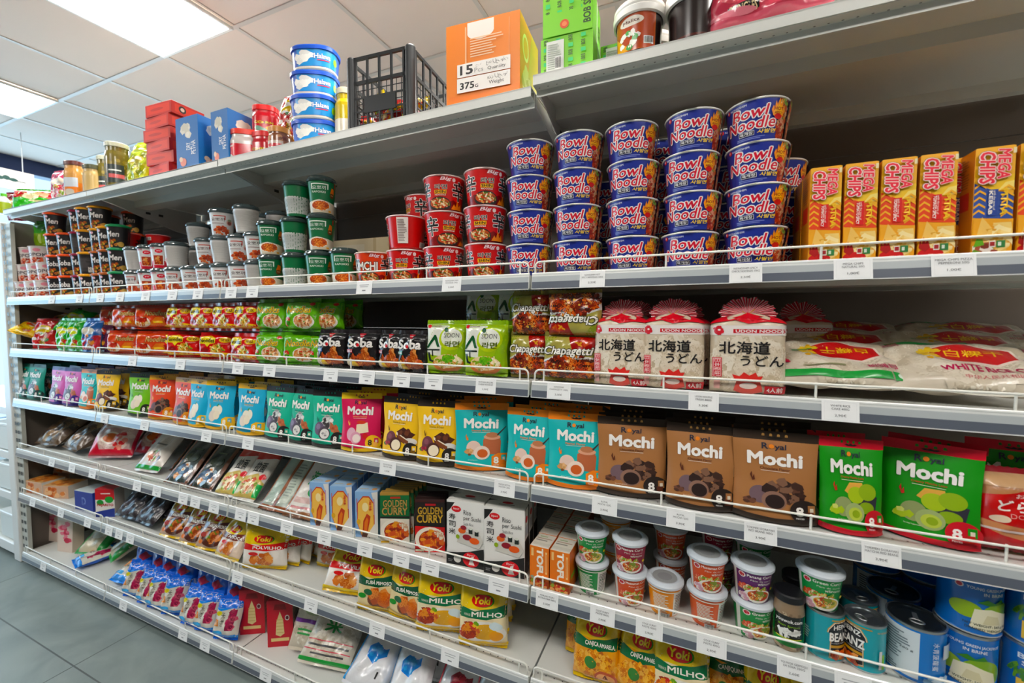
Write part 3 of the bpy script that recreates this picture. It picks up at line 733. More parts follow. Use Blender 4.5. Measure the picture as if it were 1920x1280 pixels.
def bamboo_art():
    return [('r', 0, 0, 1, 1, '#1763ae'), ('t', 'BAMBOO', .36, .78, .64, .88, '#dfe9f2', {'b': .04}), ('t', 'SLICES', .38, .66, .6, .75, '#dfe9f2', {'b': .04}), ('p', [(.36, .05), (.36, .38), (.5, .46), (.68, .4), (.68, .05)], '#d9b85c'), ('p', [(.4, .1), (.42, .32), (.55, .34), (.6, .1)], '#e9d28a'), ('f', .38, .52, .06, .1, ['#3f7a33', '#67993f'], 12, .02, 'n'), ('t', 'NET WEIGHT 540 g', .38, .10, .64, .15, '#3b3020', {'b': .02})]
K_BAMB = tin('vegetable_can', 'vegetable can', .0495, .121, '#1763ae', bamboo_art(), '#5d6468')
K_WHT = tin('fruit_can', 'fruit can', .0495, .121, '#1767b4', [('r', 0, 0, 1, 1, '#1b73bd'), ('r', .22, .03, .50, .97, '#d3dde2')]+lines(.25, .3, .46, .9, 11, '#6f7d86', 4)+lines(.25, .06, .4, .2, 3, '#6f7d86', 6)+[('t', '280 g', .40, .55, .47, .6, '#4a565c', {'b': .03}), ('t', '水青菠蘿蜜', .565, .30, .60, .86, '#dfeaf2', {'rot': -90, 'b': .01}), ('r', .63, .52, .74, .80, '#c3cfdb'), ('f', .62, .08, .1, .08, ['#8fb8d8', '#cfe0ec'], 14, .016, 'c')], '#4f565a')
def jar(name, cat, r, h, content, lidcol, art, neck=.9, lidh=.018, body=M_TIN, sq=1.0, ex=1.0):
    m = MB(); c2 = content
    lathe(m, [(r*.92, 0, c2), (r, .006, c2), (r, h*.74, c2), (r*.97, h*.80, c2), (r*neck, h*.88, c2), (r*neck, h-.002, c2)], 40, cap1=True, sy=sq, ex=ex)
    if art:
        def S(u, v):
            a = (u-.5)*2*pi; s, c = sin(a), -cos(a)
            if ex != 1: s = math.copysign(abs(s)**ex, s); c = math.copysign(abs(c)**ex, c)
            return (r*s, r*sq*c, h*.74*v+.004)
        stamp(m, S, 2*pi*r, h*.74, art, mx=.008)
    a = m.mesh(name+'_body', body)
    m = MB(); rl = r*neck+.002; lathe(m, [(rl, h-.004, lidcol), (rl+.0012, h-.003, lidcol), (rl+.0012, h+lidh-.003, lidcol), (rl-.002, h+lidh, lidcol)], 40, sy=sq, ex=ex)
    return kind(name, cat, [('jar_body', a), ('lid', m.mesh(name+'_lid', M_PLAST))])
K_SPROUT = jar('bean_sprout_jar', 'jar', .032, .118, '#8f7a63', '#16161a', [('f', .5, .5, .5, .5, ['#a8937a', '#7d6a55', '#b9a68c', '#6a5846'], 150, .022, 'n'), ('r', .30, .10, .70, .92, '#151716'), ('r', .30, .10, .70, .30, '#1d8a3f'), ('r', .30, .10, .335, .92, '#1d7a3a'), ('r', .665, .10, .70, .92, '#1d7a3a'), ('t', 'youwok.com', .36, .72, .64, .84, '#f0f0ee', {'b': .03}), ('t', 'Bean Sprouts', .39, .62, .61, .69, '#8fbf3a', {'sh': .2}), ('f', .5, .45, .10, .13, ['#e6e6e2', '#c9c9c4'], 16, .018, 'n'), ('r', .37, .305, .63, .33, '#c9d03a')], neck=.93, lidh=.014)

# ---- printed cartons
def carton(name, cat, w, d, h, cols, F=(), R=(), T=(), Lf=(), ch=.0009, mat=None, flap=True):
    m = MB(); x0, x1 = -w/2, w/2
    box(m, x0, 0, 0, x1, d, h, cols, ch=ch)
    bb = (x0, 0, 0, x1, d, h)
    stamp(m, face('F', *bb), w, h, F); stamp(m, face('R', *bb), d, h, R); stamp(m, face('T', *bb), w, d, T); stamp(m, face('L', *bb), d, h, Lf)
    parts = [('carton', m.mesh(name+'_carton', mat or M_CARTON))]
    if flap:
        m = MB(); c = cols.get('T', cols.get('*', '#dddddd')) if isinstance(cols, dict) else cols
        box(m, x0+.002, .001, h, x1-.002, d-.002, h+.0009, c)
        if T: stamp(m, lambda u, v: (x0+w*u, d*v, h+.0009), w, d, T)
        parts.append(('top_flap', m.mesh(name+'_flap', mat or M_CARTON)))
    return kind(name, cat, parts)
def chips_art(c2, zag, txt, food):
    A = [('r', 0, 0, 1, 1, '#f0b41e'), ('p', [(.35, .60), (.6, .72), (1, .74), (1, .60)], '#f4c94a'), ('p', [(.6, .60), (.78, .67), (1, .68), (1, .60)], '#f8e08a')]
    A += [('p', [(0, .36), (0, .68), (.5, .60), (1, .56), (1, .33)], c2)]
    for i in range(5):
        y = .38+.06*i
        A += [('p', [(0, y), (.14, y+.035), (.30, y), (.30, y+.02), (.14, y+.055), (0, y+.02)], '#f0b41e'), ('p', [(.70, y-.03), (.85, y+.005), (1, y-.03), (1, y-.01), (.85, y+.025), (.70, y-.01)], '#f0b41e')]
    A += [('r', .36, .37, .60, .61, zag)]
    A += [('t', txt, .37, .38, .47, .60, '#f6efe6', {'rot': -90, 'b': .05}), ('t', 'with the taste of', .48, .42, .54, .60, '#f6efe6', {'rot': -90}), ('t', 'PITTA', .66, .37, .84, .61, '#f2c84a', {'rot': -90, 'b': .06})]
    A += [('p', [(0, 0), (0, .36), (.25, .33), (1, .33), (1, 0)], '#e9a83a'), ('p', [(.22, .36), (.08, .16), (.35, .05), (.6, .2), (.34, .31)], '#ecc274'), ('p', [(.5, .3), (.95, .3), (1, .2), (.62, .16)], '#efcf86'), ('p', [(.62, .15), (.9, .16), (.85, .0), (.55, .0)], '#e8bd6a')]
    A += [('f', .62, .17, .36, .14, ['#f2d896', '#e0b060', '#edc77a', '#d9a24a', '#f6e2ac'], 26, .018, 'n')]
    A += food
    A += [('r', .42, .075, .58, .135, '#efeae0'), ('r', .44, .085, .56, .125, '#a32a2c'), ('r', .60, .07, .82, .135, '#3f7f4a'), ('r', .64, .085, .72, .12, '#dfe8d8')]
    A += [('t', 'CHIPS', .07, .66, .47, .955, '#e5394a', {'rot': -90, 'b': .07, 'o': '#f8d9cf', 'w': .14, 'o2': '#4a1a14', 'w2': .19, 'sh': .15}), ('t', 'MEGA', .52, .70, .84, .97, '#e5394a', {'rot': -90, 'b': .05, 'o': '#f6c9bd', 'w': .12, 'o2': '#8a2a20', 'w2': .15, 'sh': .15}), ('r', .88, .92, .96, .97, '#e5d9b0')]
    return A
TOM = [('e', .35, .04, .36, .055, '#c8281c'), ('p', [(.02, .10), (.05, .2), (.1, .13), (.14, .21), (.2, .15), (.26, .18), (.34, .1), (.2, .06)], '#a81e16'), ('t', 'FITZ & HEINZ', .3, .02, .72, .04, '#f0d8c8')]
KEB = [('f', .3, .05, .28, .06, ['#7a3220', '#8f3f2a', '#a5543a', '#f0e6da', '#6f9a3a'], 26, .012, 'c'), ('p', [(.02, .08), (.1, .16), (.25, .15), (.3, .10)], '#6aa53a')]
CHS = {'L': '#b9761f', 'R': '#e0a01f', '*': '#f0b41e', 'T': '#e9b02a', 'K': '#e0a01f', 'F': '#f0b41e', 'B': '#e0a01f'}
CHL = [('r', .2, .45, .8, .62, '#b5301c')]+lines(.25, .66, .8, .95, 12, '#8a5410', 5)
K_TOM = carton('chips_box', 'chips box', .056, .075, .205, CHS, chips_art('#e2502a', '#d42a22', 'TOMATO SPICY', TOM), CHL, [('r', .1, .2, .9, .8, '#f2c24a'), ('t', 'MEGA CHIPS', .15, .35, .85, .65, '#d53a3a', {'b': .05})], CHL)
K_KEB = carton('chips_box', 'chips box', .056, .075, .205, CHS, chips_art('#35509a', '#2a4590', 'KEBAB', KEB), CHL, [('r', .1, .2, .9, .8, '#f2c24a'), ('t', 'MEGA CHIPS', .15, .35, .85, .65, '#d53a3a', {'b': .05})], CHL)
def riso_art():
    A = [('r', 0, 0, 1, 1, '#e9e8e4'), ('p', [(0, .96), (.22, .97), (.1, .86), (.0, .80)], '#191919')]
    A += [('e', .26, .87, .13, .05, '#c8242c'), ('t', 'biyori', .18, .85, .34, .89, '#f4e4e0', {'b': .03, 'sh': .2})]
    for q, ch in enumerate('寿司米'): A += [('t', ch, .06, .70-.115*q, .24, .79-.115*q, '#1d1c1c', {'b': .015})]
    A += [('t', 'Riso', .46, .80, .66, .875, '#3a3a3c', {'b': .01}), ('t', 'per Sushi', .46, .70, .92, .785, '#3a3a3c', {'b': .01}), ('t', 'Sushi Rice', .46, .64, .72, .685, '#7d7d7d', {'b': .0})]
    A += [('p', [(.28, .36), (.86, .30), (.98, .42), (.9, .52), (.4, .55)], '#cfccc4'), ('e', .42, .55, .10, .045, '#d9683a'), ('e', .46, .60, .08, .035, '#8f2430'), ('r', .60, .52, .70, .60, '#1c2420'), ('e', .65, .60, .05, .02, '#dfe0d6'), ('r', .76, .50, .86, .58, '#1c2420'), ('e', .81, .58, .05, .02, '#dfe0d6'), ('e', .56, .46, .12, .045, '#8a1f2c'), ('e', .75, .42, .13, .05, '#e0622c'), ('e', .31, .45, .05, .035, '#8fa83a')]
    A += [('p', [(0, 0), (1, 0), (1, .32), (.6, .24), (.3, .20), (0, .18)], '#1b1b1b'), ('e', .66, .12, .22, .115, '#cf2430'), ('e', .30, .10, .1, .06, '#d9d6d0'), ('p', [(.6, .04), (.66, .16), (.74, .18), (.72, .1), (.76, .04)], '#efe6e2'), ('t', 'Biyori', .56, .17, .76, .21, '#f0e0dc', {'sh': .2})]+lines(.05, .04, .2, .09, 2, '#8a8a8a', 3)
    return A
K_RISO = carton('sushi_rice_box', 'rice box', .128, .055, .205, {'*': '#e3e2de', 'T': '#dedcd6', 'R': '#1c1c1c', 'L': '#dddcd8'}, riso_art(), [('r', 0, .55, .75, 1, '#dddbd6'), ('e', .35, .84, .22, .05, '#c8242c'), ('r', .1, .6, .7, .75, '#b9bcc4')], [('p', [(0, .8), (.2, 1), (0, 1)], '#1b1b1b'), ('e', .5, .72, .14, .14, '#b5242c'), ('r', .3, .42, .7, .5, '#8f8d88')])
def gold_art(top, rim, txtc, foodbg, white):
    A = [('r', 0, 0, 1, 1, top), ('r', 0, .95, 1, 1, '#b08a4a' if white else '#3a1614'), ('r', .35, .885, .70, .925, '#a8242a' if not white else '#b03a2c')]
    A += [('t', 'GOLDEN', .10, .72, .92, .86, txtc, {'b': .04, 'o': '#171310', 'w': .06}), ('t', 'CURRY', .06, .56, .94, .715, txtc, {'b': .05, 'o': '#171310', 'w': .07}), ('r', .0, .50, 1, .535, '#1a1714')]
    A += [('p', [(0, 0), (1, 0), (1, .48), (0, .50)], '#e6dfd0' if white else '#c8281e'), ('e', .50, .25, .50, .235, '#f0e9da'), ('e', .55, .24, .42, .185, '#9c2f14'), ('f', .55, .24, .41, .18, ['#b5401c', '#8f2812', '#d06a2c', '#e0983c', '#6f1f10', '#c8552a'], 60, .022, 'c'), ('f', .8, .33, .12, .06, ['#e6dcc6', '#d0a88a'], 10, .02, 'n')]
    A += [('r', .02, .02, .30, .06, '#c8a03c' if white else '#e6dcc6')]
    return A
K_GC = carton('curry_sauce_box', 'curry box', .10, .022, .178, {'*': '#1f6b3c', 'T': '#b08a4a', 'F': '#1f6b3c'}, gold_art('#1f6b3c', 0, '#b59a5c', 0, True), [('r', .1, .3, .9, .6, '#c89aa0'), ('r', .2, .65, .8, .9, '#b59a5c')], [('r', .05, .3, .95, .7, '#8f7a4a')])
K_GCR = carton('curry_sauce_box', 'curry box', .10, .022, .178, {'*': '#1d1413', 'T': '#2a1614'}, gold_art('#1d1413', 0, '#c9a24e', 0, False))
def tofu_art():
    A = [('r', 0, 0, 1, 1, '#dd7a1f'), ('t', 'TOFU', .36, .22, .72, .97, '#efe8da', {'rot': -90, 'b': .10}), ('r', .08, .75, .2, .95, '#efc48a'), ('r', .82, .35, .92, .9, '#efc48a'), ('r', .85, .4, .89, .85, '#dd7a1f')]
    A += [('p', [(0, 0), (1, 0), (1, .17), (.5, .2), (0, .17)], '#8f3a1c'), ('f', .5, .08, .5, .09, ['#a33a20', '#c8622c', '#8fa04a', '#d9a06a', '#b52c1c'], 40, .012, 'c'), ('e', .15, .22, .1, .04, '#9aa08a')]
    return A
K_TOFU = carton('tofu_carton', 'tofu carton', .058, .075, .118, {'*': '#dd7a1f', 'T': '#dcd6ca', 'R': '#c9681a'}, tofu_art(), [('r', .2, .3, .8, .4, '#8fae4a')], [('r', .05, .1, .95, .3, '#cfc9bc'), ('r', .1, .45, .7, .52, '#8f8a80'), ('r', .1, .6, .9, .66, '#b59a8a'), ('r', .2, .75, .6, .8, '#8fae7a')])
def blue_art():
    A = [('r', 0, 0, 1, 1, '#8fb4dc'), ('p', [(.08, .30), (.10, .75), (.35, .90), (.62, .90), (.84, .75), (.88, .0), (.3, .0)], '#c8452c'), ('p', [(.11, .30), (.13, .74), (.36, .87), (.61, .87), (.80, .74), (.84, .02), (.3, .02)], '#f0c06a'), ('p', [(.45, 0), (1, 0), (1, 1), (.72, .98), (.86, .75), (.86, .3)], '#e6e2dc')]
    A += [('e', .45, .66, .14, .10, '#f6e2ac'), ('p', [(.32, .10), (.36, .36), (.52, .52), (.68, .46), (.62, .30), (.52, .06)], '#b8401c'), ('p', [(.38, .12), (.42, .34), (.52, .44), (.58, .38), (.5, .12)], '#d97a3c'), ('p', [(.28, .02), (.34, .14), (.58, .10), (.5, .0)], '#5c3a2c'), ('e', .15, .34, .09, .06, '#d9a83a')]
    A += [('t', '海味', .62, .58, .74, .82, '#c8242c', {'rot': -90, 'b': .02}), ('r', .82, .50, .87, .85, '#c79aa8'), ('r', .07, .55, .11, .85, '#b5788a')]
    return A
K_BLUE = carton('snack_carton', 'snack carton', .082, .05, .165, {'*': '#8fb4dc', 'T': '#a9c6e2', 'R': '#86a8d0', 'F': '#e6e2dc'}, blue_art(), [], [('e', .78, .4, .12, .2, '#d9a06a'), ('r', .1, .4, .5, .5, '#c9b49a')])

# ---- stand-up pouches of sweets
def pouch(name, w, h, T, base, seal, art, foot=None):
    foot = foot or seal
    def prof(v): return T*(max(0.0, 1-v/.9)**.8*.9+.0)*(1-(.35*(1-v/.12)**2 if v < .12 else 0))
    def S(u, v, s=-1):
        x = (u-.5)*w*(1-.05*sin(pi*min(1, v/.9)))
        g = (1-abs(2*u-1)**3)**.75 if 0 < u < 1 else 0.0
        z = h*v
        if v < .10: z += h*.03*(abs(2*u-1)**2)*(1-v/.1)
        y = s*(prof(v)*g+.0006)+.005*sin(3*pi*v)*(u-.5)*(1-g*.5)
        return (x, y, z)
    parts = []
    m = MB()
    sheet(m, lambda u, v: S(u, v), 20, 26, base, v1=.905); sheet(m, lambda u, v: S(u, v, 1), 20, 26, base, flip=True, v1=.905)
    stamp(m, S, w, h, [e for e in art], mx=.008, base=.0004)
    parts.append(('pouch_body', m.mesh(name+'_body', M_POUCH)))
    m = MB(); sheet(m, lambda u, v: S(u, v), 16, 4, seal, v0=.895, v1=1.0); sheet(m, lambda u, v: S(u, v, 1), 16, 4, seal, flip=True, v0=.895, v1=1.0)
    parts.append(('top_seal', m, base))
    return S, parts, w, h, m
SWEET = {
 'choc': lambda: [('e', .32, .30, .13, .095, '#6f5a60'), ('f', .62, .36, .24, .11, ['#3a241c', '#5a3a2c', '#2a1814', '#7a5a48'], 40, .022, 'c'), ('e', .49, .25, .15, .10, '#8a6a5c'), ('e', .50, .24, .115, .075, '#241614'), ('f', .2, .22, .08, .03, ['#4a2c20', '#6a4434'], 10, .012, 'c')],
 'cream': lambda: [('f', .52, .42, .15, .13, ['#e6e6e2', '#b9b9b8', '#d0d0cc', '#3a3436', '#8d8b8c'], 40, .022, 'c'), ('p', [(.62, .46), (.88, .30), (.80, .24), (.60, .34)], '#b5694a'), ('f', .74, .34, .08, .07, ['#c47a58', '#9c5438', '#b5694a'], 12, .012, 'c'), ('e', .29, .33, .15, .115, '#66566e'), ('e', .26, .36, .07, .05, '#857690'), ('e', .46, .255, .17, .112, '#50464f'), ('e', .475, .245, .135, .086, '#e2e0dc'), ('f', .475, .245, .09, .06, ['#c9c7c4', '#8f8d8e'], 10, .008, 'c')],
 'cake': lambda: [('p', [(.42, .30), (.42, .46), (.70, .50), (.74, .34)], '#efe2c4'), ('e', .54, .50, .12, .03, '#c8402c'), ('e', .30, .30, .12, .11, '#e0b6c4'), ('e', .42, .24, .14, .10, '#d9a0b4'), ('e', .44, .23, .10, .07, '#f0e2dc'), ('e', .66, .27, .07, .05, '#c8302c')],
 'tiramisu': lambda: [('p', [(.44, .44), (.62, .52), (.94, .42), (.80, .32)], '#4a2418'), ('p', [(.44, .44), (.80, .32), (.80, .28), (.44, .40)], '#efe2cc'), ('p', [(.44, .40), (.80, .28), (.82, .22), (.5, .32)], '#5a2c1c'), ('e', .82, .30, .15, .06, '#e3e0da'), ('p', [(.5, .40), (.78, .31), (.78, .25), (.5, .33)], '#7a4428'), ('f', .66, .44, .16, .05, ['#5a2e1e', '#3a1a10', '#6a3a26'], 20, .014, 'c'), ('e', .30, .33, .14, .115, '#6a3a44'), ('e', .27, .36, .06, .045, '#84505a'), ('e', .45, .245, .16, .11, '#4a2620'), ('e', .465, .235, .125, .083, '#f2e4ca'), ('f', .20, .25, .07, .03, ['#8a2a3c', '#b5384a', '#4a7a34'], 8, .012, 'c')],
 'jar': lambda: [('p', [(.54, .26), (.54, .46), (.60, .50), (.84, .50), (.88, .44), (.86, .24)], '#b5694a'), ('e', .71, .50, .16, .04, '#d9a48a'), ('e', .71, .53, .12, .04, '#b87a58'), ('p', [(.80, .54), (.96, .66), (.97, .65), (.82, .52)], '#3a3434'), ('e', .36, .34, .14, .10, '#e3c9bc'), ('e', .52, .27, .15, .10, '#ecd9cc'), ('e', .53, .26, .10, .062, '#c8643a'), ('f', .28, .27, .07, .04, ['#e0b68a', '#c89a6a', '#7a4a2c'], 12, .014, 'c')],
 'matcha': lambda: [('p', [(.38, .45), (.46, .54), (.66, .55), (.70, .44), (.5, .40)], '#d9a85a'), ('p', [(.58, .26), (.86, .26), (.90, .42), (.60, .42)], '#2c2c38'), ('e', .56, .42, .13, .085, '#a8bf3a'), ('e', .74, .46, .14, .085, '#93b030'), ('e', .72, .30, .12, .06, '#8aa82c'), ('e', .36, .29, .14, .10, '#8f9a6a'), ('e', .53, .24, .15, .10, '#9fae78'), ('e', .54, .23, .105, .065, '#b9c862'), ('e', .55, .23, .06, .04, '#8fa83f'), ('f', .25, .25, .09, .04, ['#a8bf4a', '#c9d07a'], 10, .016, 'c')],
 'vanilla': lambda: [('e', .42, .38, .12, .10, '#efe6d0'), ('e', .56, .40, .12, .10, '#f2ead8'), ('e', .36, .28, .14, .11, '#e6d8c8'), ('e', .50, .30, .11, .09, '#efe3cc'), ('p', [(.48, .50), (.54, .54), (.52, .46)], '#4a8a3a')],
}
def mochi(base, seal, pic, accent, badge, marks, foot=None, w=.150, h=.208, orange=None):
    art = [('p', [(.0, .085), (.5, .06), (1, .085), (1, .0), (.0, .0)], foot or seal)]
    art += SWEET[pic]()
    art += [('t', 'R', .345, .800, .425, .868, '#1c2236', {'b': .03}), ('e', .462, .832, .032, .024, '#e5892a'), ('t', 'yal', .500, .786, .635, .862, '#1c2236', {'b': .03})]
    art += [('t', 'Mochi', .165, .622, .825, .770, '#f4f1ec', {'b': .085})]
    art += [('t', {'choc': 'Chocolate Flavor', 'cream': 'Black Cookie Flavor', 'cake': 'Strawberry Cheesecake', 'tiramisu': 'Tiramisu & Cream', 'jar': 'Peanut Flavor', 'matcha': 'Creamy Matcha Latte', 'vanilla': 'Vanilla Flavor'}[pic], .32, .578, .68, .606, accent, {'b': .03}), ('r', .33, .563, .67, .567, '#ece6dc')]
    art += [('p', [(.20, .50), (.22, .54), (.23, .47), (.25, .51), (.26, .45), (.23, .44)], accent), ('t', 'Serving Suggestion', .27, .155, .44, .17, '#ece6dc')]
    if orange: art += [('p', [(.70, .06), (.70, .22), (.82, .27), (1, .26), (1, .06)], orange)]
    else: art += [('e', .835, .165, .165, .125, badge)]
    art += [('t', '8', .735, .115, .825, .215, '#f4f1ec' if badge != '#f0c43c' else '#2a2320', {'b': .07}), ('t', 'PIECES', .735, .088, .825, .104, '#f4f1ec', {'b': .03}), ('r', .87, .15, .95, .24, base), ('r', .85, .10, .93, .17, accent), ('r', .89, .17, .93, .21, '#e6dccb')]
    S, parts, w, h, m = pouch('mochi_pouch', w, h, .028, base, seal, art, foot)
    mk = []
    for i in range(4):
        a = -.135+.09*i; mk += [('e', .5+a, .962, .017, .012, marks), ('r', .5+a-.017, .945, .5+a+.017, .962, marks)]
    mk += [('p', [(.40, .930), (.44, .938), (.47, .93), (.5, .944), (.53, .93), (.56, .938), (.60, .930), (.56, .918), (.44, .918)], '#191512')]
    stamp(m, S, w, h, mk, mx=.01, base=.0006)
    return kind('mochi_pouch', 'sweet pouch', [parts[0], ('top_seal', m.mesh('mochi_seal', M_POUCH))])
K_MO = {
 'brown': mochi('#a5744c', '#35281f', 'choc', '#5a2c1c', '#241a16', '#c89a62'),
 'jar': mochi('#1cb5b4', '#ee8a1e', 'jar', '#e07a2a', '#ee8a1e', '#2f9a90', orange='#ee8a1e'),
 'yellow': mochi('#f0c41c', '#2e241e', 'tiramisu', '#7a5a10', '#221c18', '#d9a82c'),
 'pink': mochi('#cf2a58', '#f2cf52', 'cake', '#f2b86a', '#f0c43c', '#b52a48'),
 'teal': mochi('#25b596', '#2a2424', 'cream', '#12685c', '#221e1e', '#1d8f7a'),
 'blue': mochi('#20acd0', '#f2bf24', 'vanilla', '#e0b23a', '#f0b424', '#2a2a24', orange='#f2bf24'),
 'orange': mochi('#dc4e20', '#d9a23c', 'choc', '#f0c06a', '#d9902c', '#3a2a1c'),
 'green': mochi('#1f8f28', '#d01f38', 'matcha', '#b52a1c', '#c01f30', '#2f7a2c'),
 'lime': mochi('#7fc023', '#33413a', 'vanilla', '#3f6a14', '#22261e', '#5a8a3a'),
 'lilac': mochi('#cf6fb4', '#3a2a80', 'cream', '#7a2a70', '#3a2a80', '#5a3a9a'),
 'dteal': mochi('#128f7c', '#0f6a5c', 'cream', '#0c5a50', '#1d2a2a', '#1d7a6a'),
}

# ---- pillow packs and bags
def pillow(name, w, h, T, base, art, mat=None, pu=5.0, pv=5.0, seal=None, sealh=.012, back=None, zig=True, top_seal=True, bot_seal=True, colf=None, waist=0.0, nu=18, nv=20, seed=1, amp=.0022):
    """bag: a filled body between two flat crimped seals; origin at the middle of its foot"""
    rnd = random.Random(seed); ph = [rnd.uniform(0, 6) for _ in range(6)]
    zb = sealh if bot_seal else 0.0; zt = h-(sealh if top_seal else 0.0)
    def S(u, v, s=-1):
        gu = max(0.0, 1-abs(2*u-1)**pu)**(1/2.2); gv = max(0.0, 1-abs(2*v-1)**pv)**(1/2.2)
        g = gu*gv
        x = (u-.5)*w*(1-.03*sin(pi*v)-waist*(abs(2*v-1)**3)*0)
        x += .0015*sin(9*v+ph[0])
        z = zb+(zt-zb)*v+.0015*sin(7*u+ph[1])*(v-.5)
        wr = amp*(sin(11*u+5*v+ph[2])*sin(9*v+ph[3])+.6*sin(17*u-13*v+ph[4]))*min(1, g*1.6)
        return (x, s*(T/2*g+wr*g+.0005), z)
    mat = mat or M_FILM; m = MB()
    sheet(m, S, nu, nv, base, colf=colf); sheet(m, lambda u, v: S(u, v, 1), nu, nv, back or base, flip=True)
    stamp(m, S, w, zt-zb, art, mx=.0085, base=.0005)
    parts = [('bag_body', m.mesh(name+'_body', mat))]
    sc = seal or base
    def sealm(z0, z1, up):
        q = MB(); n = 26; vs = []; fs = []
        for i in range(n+1):
            u = i/n; e = .0022*(i % 2) if zig else 0
            xx = (u-.5)*w
            vs += [(xx+.0015*sin(ph[0]+(9 if up else 0)), .0012*sin(22*u), z0), (xx+.0015*sin(ph[0]+(9 if up else 0)), .003*sin(9*u+ph[5]), z1+(e if up else -e))]
        for i in range(n): fs.append((2*i, 2*i+2, 2*i+3, 2*i+1))
        q.add(vs, fs, sc); return q.mesh(name+'_seal', mat)
    if top_seal: parts.append(('top_seal', sealm(zt-.001, h, True)))
    if bot_seal: parts.append(('bottom_seal', sealm(zb+.001, .0025, False)))
    return kind(name, 'x', parts)
def bag(name, cat, *a, **k):
    r = pillow(name, *a, **k); r['cat'] = cat; return r
WHT = '#f2efea'
def soba_art(tagc, chip):
    A = [('p', [(.40, .98), (.62, .98), (.55, .88), (.51, .85), (.47, .88)], '#b52a34'), ('t', 'nissin', .44, .91, .58, .95, '#f0dcda')]
    A += [('t', 'Soba', .06, .56, .86, .84, WHT, {'b': .075}), ('e', .40, .635, .055, .055, '#c8202c'), ('t', 'Wok Style', .62, .79, .92, .83, '#a9a6a2')]
    A += [('r', .02, .40, .26, .50, tagc), ('t', chip, .04, .42, .24, .48, WHT, {'b': .03}), ('f', .52, .17, .42, .17, ['#b5502a', '#8f3a1e', '#d98a4a', '#c86a34', '#6a2a16'], 80, .02, 'n'), ('p', [(.52, .2), (.58, .52), (.74, .55), (.72, .2)], '#a8532c'), ('f', .64, .36, .08, .16, ['#c8713c', '#98451f', '#dd9a5c'], 24, .022, 'n'), ('f', .2, .1, .14, .08, ['#e9dcc4', '#5f8a34', '#e6c43a'], 8, .024, 'c')]
    return A
def soba(tagc, chip): return bag('noodle_packet', 'noodle packet', .128, .138, .052, '#1a181a', soba_art(tagc, chip), mat=M_FILM, seal='#201c1e', pu=6, pv=6)
K_SOBA = {'blue': soba('#22409a', 'CLASSIC'), 'red': soba('#b5202c', 'CHILLI'), 'green': soba('#1d7a4a', 'TERIYAKI')}
def soon_art():
    A = [('r', .0, .0, 1, 1, '#9fc02c'), ('p', [(0, .35), (0, 1), (.55, 1), (.6, .8), (.4, .6), (.38, .3)], '#eceee4'), ('p', [(.3, .0), (.3, .25), (.75, .35), (1, .9), (1, .0)], '#8fb524'), ('e', .62, .68, .30, .25, '#b9cf3a'), ('e', .62, .70, .245, .20, '#eef0e4')]
    A += [('e', .09, .945, .05, .04, '#d01f30'), ('t', 'NONGSHIM', .16, .925, .38, .955, '#8a4a50')]
    A += [('p', [(.20, .76), (.02, .48), (.08, .48), (.21, .66), (.30, .50), (.36, .50), (.24, .76)], '#14532c'), ('r', .02, .425, .36, .455, '#14241c'), ('r', .17, .30, .20, .43, '#14241c'), ('p', [(.06, .38), (.10, .20), (.22, .16), (.34, .26), (.32, .29), (.22, .20), (.14, .23), (.12, .38)], '#14241c')]
    A += [('t', 'SOON', .45, .70, .80, .80, '#5a5c5a', {'b': .0}), ('t', '라면', .47, .50, .82, .63, '#5a6a1c', {'b': .04}), ('e', .50, .86, .05, .05, '#2a5a3c')]
    A += [('e', .54, .15, .36, .17, '#c8743a'), ('e', .54, .20, .34, .14, '#e6cfa0'), ('f', .54, .20, .32, .125, ['#e9d6a8', '#d9a86a', '#f0e4c8', '#c8853f', '#7a9a3a'], 56, .016, 'n'), ('f', .56, .25, .14, .06, ['#4f9a2c', '#86bf4a', '#6aae3a'], 24, .014, 'c')]
    return A
K_SOON = bag('noodle_packet', 'noodle packet', .140, .172, .050, '#9fc02c', soon_art(), seal='#8fb524', back='#8fb524', pu=5, pv=5)
def chapa_art():
    A = [('r', 0, 0, 1, 1, '#a9a05a'), ('p', [(0, .6), (.3, 1), (0, 1)], '#8a9a3a'), ('p', [(.5, 1), (.60, .62), (1, .66), (1, 1)], '#9c1c1a'), ('e', .78, .84, .12, .08, '#b5301f'), ('f', .78, .82, .14, .1, ['#d9a04a', '#c8502c'], 10, .014, 'n')]
    A += [('p', [(.0, .40), (.25, .52), (.7, .54), (1, .50), (1, .0), (0, .0)], '#d9d6cf')]
    A += [('p', [(.05, .38), (.3, .48), (.7, .50), (1, .46), (1, 0), (.1, 0), (.02, .2)], '#4a1c10'), ('f', .52, .25, .50, .25, ['#a8381a', '#7a2410', '#c85a2a', '#5a1c10', '#3a140c', '#d98a4a'], 190, .026, 'n'), ('f', .48, .28, .34, .14, ['#d9b05a', '#6a2412', '#c9a06a'], 14, .010, 'c')]
    A += [('t', 'Chapagetti', .04, .50, .97, .76, '#efece2', {'b': .05, 'sh': .15, 'o': '#1c1a12', 'w': .085, 'o2': '#1c1a12', 'w2': .105}), ('t', 'Noodle', .62, .46, .92, .51, '#efece2', {'o': '#1c1a12', 'w': .05})]
    return A
K_CHAP = bag('noodle_packet', 'noodle packet', .150, .140, .056, '#a9a05a', chapa_art(), seal='#93894a', pu=6, pv=5)
